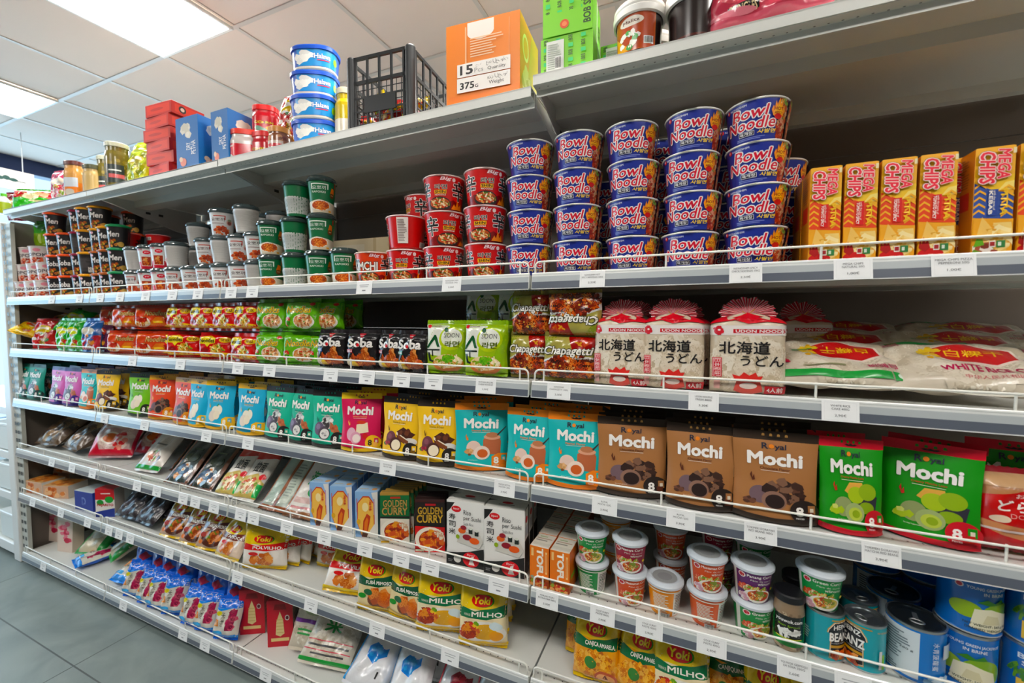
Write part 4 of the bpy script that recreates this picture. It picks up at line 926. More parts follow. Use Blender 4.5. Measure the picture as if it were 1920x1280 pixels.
def green_nood():
    A = [('r', 0, 0, 1, 1, '#6fb51f'), ('p', [(0, .0), (0, .4), (.25, .25), (.2, .0)], '#8fd03a'), ('p', [(.7, 1), (1, .7), (1, 1)], '#4f9a1a'), ('e', .86, .90, .08, .06, '#c8302c')]
    A += [('t', 'Noodles', .10, .58, .84, .82, '#e0bf3a', {'b': .04, 'rot': 0, 'sh': .2, 'o': '#1c1a14', 'w': .08, 'o2': '#f0ece0', 'w2': .12}), ('e', .62, .28, .31, .27, '#e9e2d6'), ('e', .62, .30, .27, .22, '#c99a6c'), ('f', .62, .30, .26, .21, ['#c8834a', '#dda878', '#b56a3a', '#e9cfa8', '#8a5a34'], 80, .016, 'n'), ('f', .62, .32, .2, .14, ['#5f8a34', '#b5402c'], 8, .01, 'c'), ('f', .12, .3, .08, .12, ['#c8352c', '#3f8a2c', '#e9d9a0'], 8, .02, 'c')]
    return A
K_GNO = bag('noodle_packet', 'noodle packet', .150, .126, .052, '#6fb51f', green_nood(), seal='#5fa51a', pu=6, pv=6)
def red_nood():
    return [('r', 0, 0, 1, 1, '#c81a22'), ('p', [(0, 0), (1, 0), (1, .16), (.7, .22), (.4, .10), (0, .2)], '#e6bf22'), ('p', [(.06, .62), (.1, .92), (.4, .96), (.56, .86), (.55, .64), (.40, .60), (.34, .46), (.24, .60)], '#e9d63a'), ('t', 'Noodles', .08, .66, .54, .86, '#3a2a10', {'b': .07, 'sh': -.05}), ('e', .82, .78, .17, .12, '#e9c83a'), ('t', '맛있', .70, .72, .94, .84, '#5a1410', {'b': .05}), ('f', .62, .34, .20, .22, ['#e9c86a', '#d9a04a', '#c8802c', '#5a8a2c', '#f0dc9a'], 50, .016, 'n'), ('t', 'flavour', .64, .58, .92, .64, '#f0d8c8', {}), ('e', .25, .32, .12, .1, '#8f141c')]
K_RNO = bag('noodle_packet', 'noodle packet', .155, .118, .055, '#c81a22', red_nood(), seal='#b5161e', pu=6, pv=6)
def or_nood():
    return [('r', 0, 0, 1, 1, '#cf4a16'), ('p', [(.4, 0), (1, 0), (1, .5), (.7, .5)], '#d97a24'), ('p', [(0, .6), (.3, 1), (0, 1)], '#e0763a'), ('t', 'Noodles', .36, .58, .96, .84, '#d9b878', {'b': .04, 'sh': .2, 'o': '#241a12', 'w': .08}), ('e', .27, .26, .27, .25, '#e9dcc8'), ('f', .27, .28, .24, .21, ['#e9cf9a', '#d9a85a', '#c8402c', '#f2e6cc', '#b56a2c'], 56, .017, 'n'), ('f', .25, .40, .16, .12, ['#b5301f', '#d9532c', '#8f1f18'], 14, .022, 'c'), ('r', .62, .2, .9, .3, '#e9c04a')]
K_ONO = bag('noodle_packet', 'noodle packet', .155, .118, .055, '#cf4a16', or_nood(), seal='#b53a12', pu=6, pv=6)

# ---- udon bag tied with a striped paper fan
def udon_kind():
    w, hb, T = .142, .188, .062
    def S(u, v, s=-1):
        gu = max(0, 1-abs(2*u-1)**5)**.45; gv = max(0, 1-abs(2*v-1)**7)**.45 if v < .5 else 1.0
        pinch = 1.0 if v < .86 else max(.12, 1-((v-.86)/.14)**1.6*.82)
        sq = 1.0 if v < .86 else max(.10, 1-((v-.86)/.14)**1.4*.9)
        return ((u-.5)*w*pinch, s*(T/2*gu*gv*sq+.0008+.0016*sin(14*u+6*v)*gu*gv), hb*v*1.02)
    m = MB(); sheet(m, S, 20, 28, '#d6c9b4'); sheet(m, lambda u, v: S(u, v, 1), 20, 28, '#d0c3ae', flip=True)
    A = [('f', .5, .36, .52, .40, ['#e3d8c6', '#cdbfa8', '#e9e0d0', '#c4b59c', '#ddd0bb'], 420, .026, 'n')]
    A += [('r', .0, .72, 1, .84, '#ece6e2'), ('r', .30, .745, 1.0, .795, '#c2242f'), ('t', 'UDON NOODLE', .33, .752, 1.02, .788, '#f6efec', {'b': .05}), ('f', .12, .78, .07, .05, ['#d0303a'], 10, .010, 'c'), ('e', .12, .785, .022, .018, '#e9dcd8'), ('e', .12, .785, .05, .03, '#d0303a'), ('e', .12, .785, .018, .012, '#f2e6e2')]
    A += [('p', [(0, .86), (0, .97), (.2, .90), (.5, .97), (.8, .9), (1, .97), (1, .86), (.75, .88), (.5, .86), (.3, .9)], '#cf2833'), ('p', [(.2, .93), (.5, 1), (.8, .94), (.5, .92)], '#cf2833')]
    A += [('t', '北海道', .12, .49, .78, .645, '#1b191b', {'b': .03}), ('t', 'うどん', .40, .345, .95, .475, '#1b191b', {'b': .025})]
    A += [('r', .045, .20, .16, .44, '#c8303a'), ('r', .055, .21, .15, .43, '#efe0dc'), ('r', .06, .215, .145, .425, '#c8303a'), ('t', '日本産味', .066, .222, .14, .42, '#f2e4e0', {'rot': -90, 'b': .01}), ('r', .07, .06, .14, .18, '#d9a8a0')]
    A += [('p', [(.32, .05), (.36, .16), (.66, .16), (.70, .05), (.5, .0)], '#d9584f'), ('p', [(.34, .17), (.30, .24), (.40, .22), (.45, .27), (.52, .23), (.6, .27), (.63, .22), (.70, .23), (.66, .17)], '#cf3a36'), ('e', .51, .11, .11, .035, '#f2e2d8')]
    A += [('r', .72, .03, .97, .115, '#c2242f'), ('t', '4人前', .75, .045, .94, .10, '#f6efec', {'b': .03})]
    stamp(m, S, w, hb*1.02, A, mx=.0085, base=.0005)
    body = m.mesh('udon_body', M_SOFT)
    m = MB(); n = 30; zc = hb*1.02-.004
    for i in range(n):
        for j in range(1):
            a0 = math.radians(-8+196*i/n); a1 = math.radians(-8+196*(i+1)/n); y0 = .006*(1 if i % 2 else -1); y1 = -y0; r = .053+.003*sin(i*1.7)
            ri = .004
            P = lambda a, rr, y: (rr*cos(a), y*rr/.062+rr*.35*max(0,sin(a))-.004, zc+rr*sin(a)*.80)
            am = .5*(a0+a1)
            m.add([P(a0, ri, y0), P(am, ri, 0), P(am, r, 0), P(a0, r, y0)], [(0, 1, 2, 3)], '#c21f3a', 0, False)
            a2 = am+(a1-am)*.8
            m.add([P(am, ri, 0), P(a2, ri, 0), P(a2, r, y1*.5), P(am, r, 0)], [(0, 1, 2, 3)], '#f0d4d6', 0, False)
            m.add([P(a2, ri, 0), P(a1, ri, y1), P(a1, r, y1), P(a2, r, y1*.5)], [(0, 1, 2, 3)], '#b51a34', 0, False)
    fan = m.mesh('udon_fan', M_FILM)
    m = MB(); tube(m, [(.008*cos(t), .006*sin(t)-.004, zc) for t in [i*2*pi/10 for i in range(11)]], .0016, '#c9a04a', 6, caps=False)
    tube(m, [(0, -.008, zc), (.012, -.014, zc+.012)], .0009, '#d9b45a', 5); tube(m, [(0, -.008, zc), (-.011, -.014, zc+.008)], .0009, '#d9b45a', 5)
    return kind('udon_bag', 'udon bag', [('bag_body', body), ('gathered_top', fan), ('twist_tie', m.mesh('udon_tie', M_STEEL))])
K_UDON = udon_kind()

# ---- flat bags
def ricecake_art(flip=False):
    A = [('f', .5, .45, .52, .5, ['#dcd3c2', '#cfc4b0', '#e6dfd0', '#c3b7a2', '#d6ccba'], 260, .036, 'c')]
    A += [('p', [(.30, .52), (.33, .74), (.48, .80), (.60, .86), (.72, .80), (.86, .74), (.90, .52), (.72, .36), (.5, .34)], '#e9d9cc'), ('p', [(.32, .53), (.35, .72), (.49, .77), (.60, .82), (.71, .77), (.84, .71), (.87, .53), (.71, .39), (.5, .37)], '#bf1a28')]
    A += [('t', '白粿干', .42, .52, .78, .66, '#e9c23a', {'b': .02, 'rot': 180 if flip else 0}), ('f', .33, .62, .07, .2, ['#d9a82c', '#e9c85a'], 26, .014, 'c')]
    if flip: A += [('r', .05, .04, .85, .14, '#1f9a4a'), ('r', .86, .03, .98, .15, '#1f9a4a'), ('e', .92, .09, .035, .04, '#e6efe4'), ('t', '白鹤牌', .72, .20, .92, .30, '#b52a5a', {'rot': 180, 'b': .02}), ('f', .1, .32, .05, .08, ['#c8304a'], 6, .02, 'c')]+lines(.25, .2, .68, .25, 1, '#8a8a6a', 3)+[('r', .2, .6, .36, .63, '#2a9a4a')]
    else: A += [('t', 'WHITE RICE CAKE', .34, .20, .96, .30, '#b52352', {'b': .05}), ('t', '中华人民共和国产品', .45, .10, .9, .15, '#c8606a', {'b': .01}), ('r', .08, .84, .62, .90, '#1f8a44'), ('t', '白鹤牌', .04, .78, .16, .88, '#b52a5a', {})]
    return A
K_RC = bag('rice_cake_bag', 'rice cake bag', .265, .19, .055, '#d3c9b8', ricecake_art(False), mat=M_SOFT, pu=4, pv=4, seal='#d9d6cc', zig=False, amp=.004)
K_RCF = bag('rice_cake_bag', 'rice cake bag', .265, .19, .055, '#d3c9b8', ricecake_art(True), mat=M_SOFT, pu=4, pv=4, seal='#d9d6cc', zig=False, amp=.004)

# ---- flour bags
def yoki_art(top, band, low, name, food, small=''):
    A = [('r', 0, 0, 1, 1, low), ('p', [(0, .60), (0, 1), (1, 1), (1, .66), (.6, .58), (.3, .62)], top), ('p', [(0, .46), (0, .66), (.35, .58), (.7, .64), (1, .70), (1, .50), (.6, .44), (.3, .46)], band)]
    A += [('e', .50, .76, .24, .115, '#3f8a2c'), ('e', .48, .76, .225, .11, '#c8241c'), ('t', 'Yoki', .30, .70, .66, .83, '#f2d83a', {'b': .06, 'sh': .1}), ('t', name, .28, .49, .92, .575, '#f0f0e6', {'b': .04})]
    if small: A += [('t', small, .12, .50, .26, .54, '#dfe6d2', {})]
    return sub(A+food, 0, 0, 1, .86)+[('p', [(0, .85), (1, .85), (1, 1), (0, 1)], top), ('p', [(.0, .86), (.3, .9), (.2, 1), (0, 1)], '#c9ad18')]
MILHO_F = [('e', .5, .22, .48, .20, '#e6e2da'), ('e', .55, .24, .25, .14, '#d9a62c'), ('f', .24, .28, .18, .14, ['#a83c1c', '#c8602c', '#8a2a14', '#d98a3c'], 22, .028, 'c'), ('e', .78, .18, .14, .08, '#dd9a3a'), ('e', .78, .34, .14, .07, '#cfdde0'), ('p', [(0, 0), (1, 0), (1, .06), (0, .1)], '#e0bb1c'), ('f', .35, .36, .12, .06, ['#c8302c', '#e9c23a', '#6a9a2c'], 10, .016, 'c')]
MIMO_F = [('e', .62, .20, .30, .16, '#6a3a24'), ('f', .62, .24, .28, .13, ['#c86a2c', '#d98a4a', '#b5541f'], 20, .038, 'c'), ('e', .34, .34, .12, .06, '#1d5a34'), ('e', .18, .26, .10, .05, '#2c8a34'), ('p', [(0, 0), (1, 0), (1, .05), (0, .09)], '#e0bb1c')]
CORN = [('f', .5, .22, .5, .24, ['#dd9a3c', '#c8782a', '#e9b45c', '#e0a850', '#b5661f'], 260, .014, 'c'), ('e', .40, .26, .13, .09, '#3f7a3a'), ('e', .72, .05, .24, .12, '#b5563a'), ('e', .72, .04, .2, .09, '#e0a06a'), ('p', [(.66, .06), (.72, .13), (.78, .06)], '#5a241c')]
def yoki(top, band, low, name, food, small='', w=.150, h=.225, T=.052, mat=None):
    return bag('flour_bag', 'flour bag', w, h, T, low, yoki_art(top, band, low, name, food, small), mat=mat or M_FILM, pu=4.5, pv=3.6, seal='#d9b51c', amp=.003)
K_MILHO = yoki('#e6c81a', '#0f6a44', '#e6d9b4', 'MILHO', MILHO_F, 'FARINHA DE')
K_MIMO = yoki('#d9b81c', '#144f30', '#e0cfa2', 'FUBÁ MIMOSO', MIMO_F)
K_CANJ = yoki('#e6c41a', '#14633a', '#dd9a3c', 'CANJICA AMARELA', CORN)
K_CANQ = yoki('#1d5a30', '#14633a', '#dd9a3c', 'CANJIQUINHA', CORN)
def redyoki(low, band, name): return yoki('#e0c42a', band, low, name, [('f', .5, .20, .28, .16, ['#c8753c', '#b55a2c', '#d99a5c'], 20, .03, 'c'), ('e', .30, .36, .12, .05, '#c8281c'), ('p', [(0, 0), (1, 0), (1, .04), (0, .06)], '#e0c42a')], w=.155, h=.19, T=.045)
K_RYO = redyoki('#e6e0d8', '#c8241c', 'POLVILHO')
K_BYO = redyoki('#d9c6b4', '#6a2c20', 'TAPIOCA')
def brownyoki(): return yoki('#b9981c', '#54221a', '#b89a82', 'FAROFA PRONTA', [('e', .55, .24, .38, .22, '#4f2418'), ('f', .55, .28, .32, .15, ['#a8532c', '#8a3c1f', '#c87a44', '#5f7a2c'], 30, .024, 'c'), ('e', .2, .3, .1, .06, '#9c3a34'), ('e', .2, .12, .08, .05, '#d9782c')], w=.16, h=.215, T=.04)
K_FAR = brownyoki()

# ---------------------------------------------------------------- more kinds: top shelf, sheets, sacks
def tub_oval():
    m = MB(); rx, ry, h = .078, .055, .074
    prof = [(.90, 0, '#cfd6dc'), (.93, .004, '#cfd6dc'), (1.0, h, '#1d4fae')]
    sx, sy = rx, ry
    lathe(m, [(a, z, c) for a, z, c in prof], 48, sx=sx, sy=sy, ex=.72, cap1=False)
    def S(u, v):
        a = (u-.5)*2*pi; s, c = sin(a), -cos(a); r = .93+.07*v
        return (rx*r*math.copysign(abs(s)**.72, s), ry*r*math.copysign(abs(c)**.72, c), .004+(h-.004)*v)
    W = 2*pi*.066
    A = [('r', 0, .10, 1, 1, '#1a56b4'), ('r', 0, .0, 1, .10, '#d9d4c8'), ('r', .42, .12, .74, .96, '#1f8fd0'), ('f', .46, .56, .05, .28, ['#f0efe9', '#e2e2de', '#f6f4ee'], 14, .026, 'c'), ('t', 'Halawa', .52, .48, .66, .72, '#eaf2f8', {'b': .05, 'o': '#1a4fa4', 'w': .09}), ('r', .54, .38, .65, .43, '#c83a5a'), ('e', .72, .5, .025, .18, '#8fbf3a'), ('r', .17, .2, .24, .85, '#d6dce0'), ('r', .26, .3, .30, .85, '#b9c6d6')]+lines(.175, .25, .235, .8, 8, '#8a949c', 4)
    stamp(m, S, W, h, A, mx=.009, base=.0003)
    a = m.mesh('halva_tub', M_PLAST)
    m = MB(); lathe(m, [(1.02, h-.006, '#1a50b8'), (1.06, h-.005, '#1a50b8'), (1.065, h+.006, '#1a50b8'), (1.02, h+.010, '#1a50b8'), (.98, h+.008, '#1a50b8')], 48, sx=sx, sy=sy, ex=.72, cap0=False)
    return kind('halva_tub', 'tub', [('tub', a), ('lid', m.mesh('halva_lid', M_PLAST))])
K_HALVA = tub_oval()
def crate_kind():
    w, d, h = .245, .30, .235; c = '#0d1215'; parts = []
    def side(L_, along):                             # lattice wall, local x along the wall
        m = MB()
        for z0, z1, t in ((0, .012, .006), (.055, .060, .003), (.098, .103, .003), (.145, .157, .006), (h-.010, h, .008)):
            box(m, 0, 0, z0, L_, t, z1, c)
        n = 4 if L_ < .28 else 5
        for i in range(n+1):
            x = .03+(L_-.06)*i/n; box(m, x-.0035, 0, 0, x+.0035, .006, h, c)
        k = int((L_-.06)/.017)
        for i in range(k): x = .03+(L_-.06)*(i+.5)/k; box(m, x-.0008, .001, .010, x+.0008, .003, .15, c)
        for i in range(6): z = .014+.022*i; box(m, .03, .001, z, L_-.03, .003, z+.002, c)
        return m
    m = side(w, 'x'); box(m, .065, -.001, .05, .185, .004, .10, c)
    parts.append(('front_wall', _shift(m, -w/2, 0, 0).mesh('crate_front', M_CRATE)))
    m = side(w, 'x'); parts.append(('rear_wall', _shift(m, -w/2, d-.006, 0).mesh('crate_rear', M_CRATE)))
    for s in (-1, 1):
        m = side(d, 'y'); m.v = [(s*(w/2)-s*y, x, z) for x, y, z in m.v]; parts.append(('side_wall', m.mesh('crate_side', M_CRATE)))
    m = MB(); box(m, -w/2, 0, 0, w/2, d, .004, c); parts.append(('bottom', m.mesh('crate_bottom', M_CRATE)))
    for sx in (-1, 1):
        for y in (.010, d-.010):
            m = MB(); lathe(m, [(.017, 0, c), (.017, h-.002, c), (.014, h+.003, c)], 16, cx=sx*(w/2-.010), cy=y); parts.append(('corner_post', m.mesh('crate_post', M_CRATE)))
    return kind('plastic_crate', 'crate', parts)
def _shift(m, dx, dy, dz): m.v = [(x+dx, y+dy, z+dz) for x, y, z in m.v]; return m
K_CRATE = crate_kind()
def orange_art():
    A = [('r', 0, 0, 1, 1, '#e08339')]
    A += [('r', .30, .84, .66, .985, '#eae3da'), ('e', .48, .85, .18, .08, '#eae3da')]
    A += lines(.34, .56, .80, .80, 8, '#efc9a4', 4)
    A += [('r', .27, .50, .29, .94, '#eab98c'), ('r', .86, .50, .865, .94, '#eab98c'), ('r', .27, .50, .86, .505, '#eab98c')]
    A += [('r', .16, .34, .88, .50, '#eeeae4'), ('t', '15', .20, .365, .38, .48, '#1e1a1a', {'b': .05}), ('t', 'Pcs', .40, .37, .52, .425, '#9c9894', {'b': .0}), ('t', 'حبة', .42, .435, .50, .47, '#9c9894', {'b': .0}), ('t', 'عدد العبوات', .56, .425, .85, .485, '#2a2424', {'b': .01}), ('t', 'Quantity', .58, .36, .82, .41, '#2a2424', {'b': .01})]
    A += [('r', .16, .15, .88, .325, '#eeeae4'), ('t', '375', .20, .185, .40, .27, '#1e1a1a', {'b': .05}), ('t', 'G', .41, .185, .455, .225, '#1e1a1a', {'b': .04}), ('t', 'وزن العبوة', .58, .245, .85, .305, '#2a2424', {'b': .01}), ('t', 'Weight', .60, .18, .80, .235, '#2a2424', {'b': .01})]
    A += [('p', [(.0, .0), (.06, .12), (.5, .10), (1, .14), (1, .0)], '#dd7a31')]
    return A
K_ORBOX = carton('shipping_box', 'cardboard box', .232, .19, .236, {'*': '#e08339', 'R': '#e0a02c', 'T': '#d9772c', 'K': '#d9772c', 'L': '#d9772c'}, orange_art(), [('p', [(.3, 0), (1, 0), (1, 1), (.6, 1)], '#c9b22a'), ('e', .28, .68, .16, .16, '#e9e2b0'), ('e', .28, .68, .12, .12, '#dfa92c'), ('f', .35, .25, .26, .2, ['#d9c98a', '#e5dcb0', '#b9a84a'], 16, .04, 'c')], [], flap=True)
def bob_art(big=False):
    A = [('r', 0, 0, 1, 1, '#8bd42c')]
    for i in range(4):
        for j in range(5):
            if (i+j) % 2 == 0: A += [('t', 'BOB', .06+.24*i, .06+.19*j, .14+.24*i, .20+.19*j, '#2f4a1c', {'rot': 90, 'b': .04})]
            else: A += [('r', .06+.24*i, .08+.19*j, .15+.24*i, .18+.19*j, '#57cf7a')]
    if big: A += [('r', .02, .0, .82, .5, '#8bd42c'), ('r', .80, .0, 1, 1, '#8bd42c'), ('t', 'BOB SNAIL', .82, .15, .97, .98, '#23401a', {'rot': 90, 'b': .05}), ('e', .45, .22, .09, .1, '#d9562c'), ('e', .45, .22, .05, .055, '#e98a5a')]
    else: A += [('r', .12, .05, .46, .88, '#e3e6de')]+lines(.15, .12, .42, .8, 12, '#a9b0a4', 4)+barcode(.29, .1, .42, .45)
    return A
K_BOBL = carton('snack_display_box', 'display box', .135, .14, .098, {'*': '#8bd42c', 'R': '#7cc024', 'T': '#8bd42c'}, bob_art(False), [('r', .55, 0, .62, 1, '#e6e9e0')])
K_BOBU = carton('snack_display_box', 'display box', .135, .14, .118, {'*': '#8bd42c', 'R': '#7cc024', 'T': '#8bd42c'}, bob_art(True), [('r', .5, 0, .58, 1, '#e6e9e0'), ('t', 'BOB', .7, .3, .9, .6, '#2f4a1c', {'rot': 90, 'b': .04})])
def bucket(name, lab):
    r, h = .058, .13; m = MB()
    lathe(m, [(r*.90, 0, '#241513'), (r*.93, .004, '#241513'), (r, h, '#1d1110')], 44, cap1=False)
    A = [('r', .0, .0, 1, .12, '#2a1614'), ('r', 0, .12, 1, .16, '#4a1c14')]
    if lab: A += [('r', .33, .12, .66, .82, '#b5582a'), ('r', .34, .14, .65, .80, '#a8461f'), ('p', [(.34, .14), (.34, .5), (.48, .14)], '#d9a02c'), ('e', .48, .66, .09, .09, '#e6ddd0'), ('t', 'Malitz', .42, .63, .54, .69, '#5a2a1c', {'b': .03}), ('f', .46, .34, .08, .16, ['#3f8a4a', '#e3e6da', '#5aa05a', '#efe9e0'], 18, .016, 'c')]+barcode(.57, .2, .64, .34)
    stamp(m, cup_surf(r*.93, r, h), 2*pi*r, h, A, mx=.009)
    b = m.mesh(name+'_body', M_TIN)
    m = MB(); w = '#e9e7e2'; lathe(m, [(r+.001, h-.028, w), (r+.007, h-.026, w), (r+.008, h-.012, w), (r+.004, h-.008, w), (r+.006, h-.004, w), (r+.006, h+.004, w), (r+.002, h+.008, w), (r-.004, h+.004, w)], 44, cap0=False)
    return kind('syrup_bucket', 'bucket', [('bucket', b), ('lid', m.mesh(name+'_lid', M_PLAST))])
K_BUCK, K_BUCK2 = bucket('labelled_bucket', True), bucket('plain_bucket', False)
def petha_art():
    return [('r', 0, 0, 1, 1, '#2c6aa8'), ('f', .45, .74, .20, .11, ['#d9d6ca', '#c9c6b8', '#e3e0d6'], 14, .036, 'c'), ('t', 'DRY', .46, .36, .66, .50, '#e3e9ee', {'rot': 90, 'b': .03}), ('t', 'PETHA', .68, .26, .88, .52, '#e3e9ee', {'rot': 90, 'b': .03}), ('e', .32, .14, .14, .08, '#d98a7a'), ('e', .22, .2, .08, .05, '#e6c8b0')]
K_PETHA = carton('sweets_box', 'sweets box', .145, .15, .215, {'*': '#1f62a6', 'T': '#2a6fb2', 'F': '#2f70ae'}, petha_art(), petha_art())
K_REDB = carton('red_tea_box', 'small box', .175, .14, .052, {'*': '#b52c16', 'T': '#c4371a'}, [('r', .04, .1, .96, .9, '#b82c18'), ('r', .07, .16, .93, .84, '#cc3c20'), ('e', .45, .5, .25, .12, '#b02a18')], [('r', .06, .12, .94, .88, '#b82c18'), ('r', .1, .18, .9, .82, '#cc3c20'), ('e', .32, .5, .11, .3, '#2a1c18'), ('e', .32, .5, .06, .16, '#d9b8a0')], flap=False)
RJ = [('r', .20, .10, .80, .80, '#b52430'), ('r', .20, .10, .47, .8, '#bf2c38'), ('e', .34, .2, .07, .12, '#d9e0d0'), ('p', [(.26, .62), (.42, .66), (.42, .72), (.26, .70)], '#e9d0c8'), ('p', [(.54, .1), (.54, .5), (.8, .3), (.8, .1)], '#e2d6ce')]+lines(.56, .12, .78, .4, 6, '#b5767a', 3)
K_REDJAR = jar('red_spice_jar', 'jar', .050, .118, '#c9c2bd', '#d23a24', RJ, ex=.6)
K_CORNJAR = jar('red_spice_jar', 'jar', .044, .11, '#b3222c', '#cf2a20', [('r', .3, .1, .7, .85, '#b51f2a'), ('t', 'CORN', .4, .55, .6, .68, '#e6c83a', {'b': .06, 'o': '#2a1a10', 'w': .09}), ('f', .5, .25, .1, .15, ['#e6b84a', '#d98a3a', '#7fae9a'], 10, .02, 'c')], ex=.7)
K_BRJAR = jar('brown_lid_jar', 'jar', .042, .185, '#a87c48', '#4a1f18', [('r', .28, .06, .72, .62, '#b8691f'), ('r', .36, .45, .64, .8, '#a9b0b6'), ('e', .5, .25, .06, .12, '#a9a294')], ex=.6)
K_BEIJAR = jar('tahini_jar', 'jar', .038, .150, '#a08a5f', '#3a3a22', [], ex=.7)
K_PICKLE = jar('pickle_jar', 'jar', .048, .205, '#5f5524', '#a9ab98', [('f', .5, .5, .5, .45, ['#75662c', '#55491c', '#8a7a3c', '#4a4118'], 60, .03, 'c'), ('r', .38, .15, .62, .72, '#2a3230'), ('r', .42, .30, .62, .42, '#b55a5a'), ('r', .42, .52, .58, .56, '#d9dcd6')])
K_YELJAR = jar('yellow_sauce_jar', 'jar', .040, .185, '#cfb83c', '#d9d2b8', [('r', .30, .08, .74, .62, '#e6e0cf'), ('r', .62, .15, .74, .25, '#7a6a68')], neck=.8)
K_SMJAR = jar('brown_paste_jar', 'jar', .040, .075, '#7a4a30', '#c98a4a', [('f', .5, .5, .5, .45, ['#8f5a3c', '#6a3a24', '#b5805a'], 40, .02, 'c'), ('r', .36, .1, .64, .6, '#c9b8ac'), ('r', .38, .2, .62, .4, '#b5303a')])
def whitetub():
    m = MB(); c = '#dfe2e0'
    lathe(m, [(.038, 0, c), (.046, .075, c)], 40, ex=.5, cap1=False)
    stamp(m, face('F', -.038, -.0425, .01, .038, -.0425, .06), .076, .05, [('e', .4, .5, .22, .3, '#d9cdb8')])
    a = m.mesh('white_tub', M_PLAST); m = MB(); lathe(m, [(.047, .070, '#eceeee'), (.051, .071, '#eceeee'), (.051, .080, '#eceeee'), (.046, .083, '#eceeee')], 40, ex=.5, cap0=False)
    return kind('white_tub', 'tub', [('tub', a), ('lid', m.mesh('white_tub_lid', M_PLAST))])
K_WTUB = whitetub()
def crisp(cols, w=.13, h=.18, T=.05, seed=3):
    r = random.Random(seed); A = [('r', 0, 0, 1, 1, cols[0]), ('p', [(0, .0), (0, .35), (1, .5), (1, 0)], cols[1 % len(cols)]), ('e', .5, .62, .34, .16, cols[2 % len(cols)]), ('f', .5, .3, .36, .2, cols, 26, .03, 'c'), ('p', [(.22, .58), (.5, .66), (.78, .60), (.74, .70), (.5, .73), (.26, .68)], '#f0ead8')]
    return bag('snack_bag', 'snack bag', w, h, T, cols[0], A, pu=3.5, pv=3.2, seed=seed, amp=.006)
K_CRISP = {'red': crisp(['#a81f24', '#c8302c', '#d9c04a', '#1f7a44', '#e9e2da'], seed=3), 'green': crisp(['#2f9a3a', '#4fb54a', '#d9e04a', '#c8302c', '#f0ece0'], seed=4), 'yellow': crisp(['#d9b01c', '#e6c83a', '#c8442c', '#e9e6da', '#b5801c'], seed=5), 'blue': crisp(['#2a5a9a', '#b52a30', '#d9d6ce', '#d98a4a', '#3a78b5'], seed=6), 'maroon': crisp(['#6a1a22', '#8f2a2c', '#c8a04a', '#1f5a3a', '#a8402c'], seed=7), 'candy': crisp(['#b53a5a', '#d9c8c8', '#e6e2dc', '#8fae4a', '#c8303a'], seed=8), 'lime': crisp(['#8a9a14', '#a8b02a', '#b9b560', '#6a7a14', '#d9d08a'], seed=9), 'purple': crisp(['#4a1f3a', '#6a2a4a', '#b5402c', '#d9a04a', '#7a3a5a'], seed=10)}
K_FRUIT = bag('fruit_snack_bag', 'snack bag', .22, .14, .06, '#3fa23a', [('r', 0, 0, 1, 1, '#45aa3e'), ('p', [(0, .55), (0, 1), (1, 1), (1, .55), (.5, .66)], '#b5202a'), ('f', .55, .75, .3, .14, ['#d9b08a', '#c8302c', '#2f8a3a', '#e6d8b0'], 12, .04, 'c'), ('r', .55, .1, .95, .28, '#1f6a34'), ('r', .5, .36, .92, .46, '#b9b88a')], pu=3.5, pv=3.2, amp=.005)
# sheets of nori and the like, thin flat packs
def flat(name, w, h, T, base, art, mat=None, seal=None, seed=2): return bag(name, 'seaweed pack' if 'nori' in name else 'packet', w, h, T, base, art, mat=mat or M_FILM, pu=8, pv=10, seal=seal or base, seed=seed, amp=.0012)
K_NORI = flat('nori_pack', .15, .27, .012, '#232a20', [('r', .0, 0, .12, 1, '#7a4f3a'), ('r', .88, 0, 1, 1, '#6a4432'), ('f', .5, .22, .3, .14, ['#1f3a5a', '#d9d6cf', '#2a4f74', '#8fa0a8', '#c8803a'], 26, .035, 'c'), ('e', .5, .22, .22, .08, '#27405c'), ('e', .45, .24, .08, .04, '#d6d2c6'), ('e', .45, .24, .03, .02, '#d98a3a'), ('r', .3, .66, .7, .69, '#4f5a44'), ('e', .5, .5, .28, .1, '#323c2c')], seal='#6a4432')
K_NORIG = flat('nori_pack', .15, .27, .014, '#a9b3a8', [('r', 0, 0, .07, 1, '#8a4f30'), ('r', .93, 0, 1, 1, '#8a4f30'), ('r', 0, .0, 1, .04, '#8a4f30'), ('r', .0, .96, 1, 1, '#8a4f30'), ('r', .45, .04, .55, .96, '#8a4f30'), ('r', .1, .1, .43, .92, '#9fb0a4'), ('r', .58, .1, .9, .92, '#b9c2b4')]+lines(.6, .2, .88, .8, 12, '#8a948a', 3), seal='#8a4f30')
K_NORIW = flat('nori_pack', .15, .25, .014, '#d9d3ca', [('t', '海苔', .25, .52, .75, .80, '#2a8a4a', {'b': .04}), ('r', .0, .0, 1, .06, '#8a5a3a'), ('r', .1, .2, .9, .3, '#c8a8a0'), ('e', .6, .42, .2, .1, '#4a9a5a'), ('r', .12, .10, .8, .14, '#b56a6a')], seal='#8a5a3a')
K_TOM2 = flat('ramen_packet', .125, .25, .03, '#e0dbd2', [('p', [(.0, .72), (0, 1), (1, 1), (1, .80)], '#c43a34'), ('t', '拉面', .25, .48, .75, .70, '#1f1d1c', {'b': .04}), ('p', [(0, 0), (0, .36), (.6, .46), (1, .30), (1, 0)], '#c8b26a'), ('f', .45, .2, .42, .16, ['#d9c07a', '#7a9a3a', '#c8502c', '#e9dcb0', '#b5682a'], 44, .024, 'c'), ('e', .85, .40, .14, .06, '#cf2a30'), ('r', .86, .02, 1, .26, '#1fae5a')], seal='#d6d0c6', seed=7)
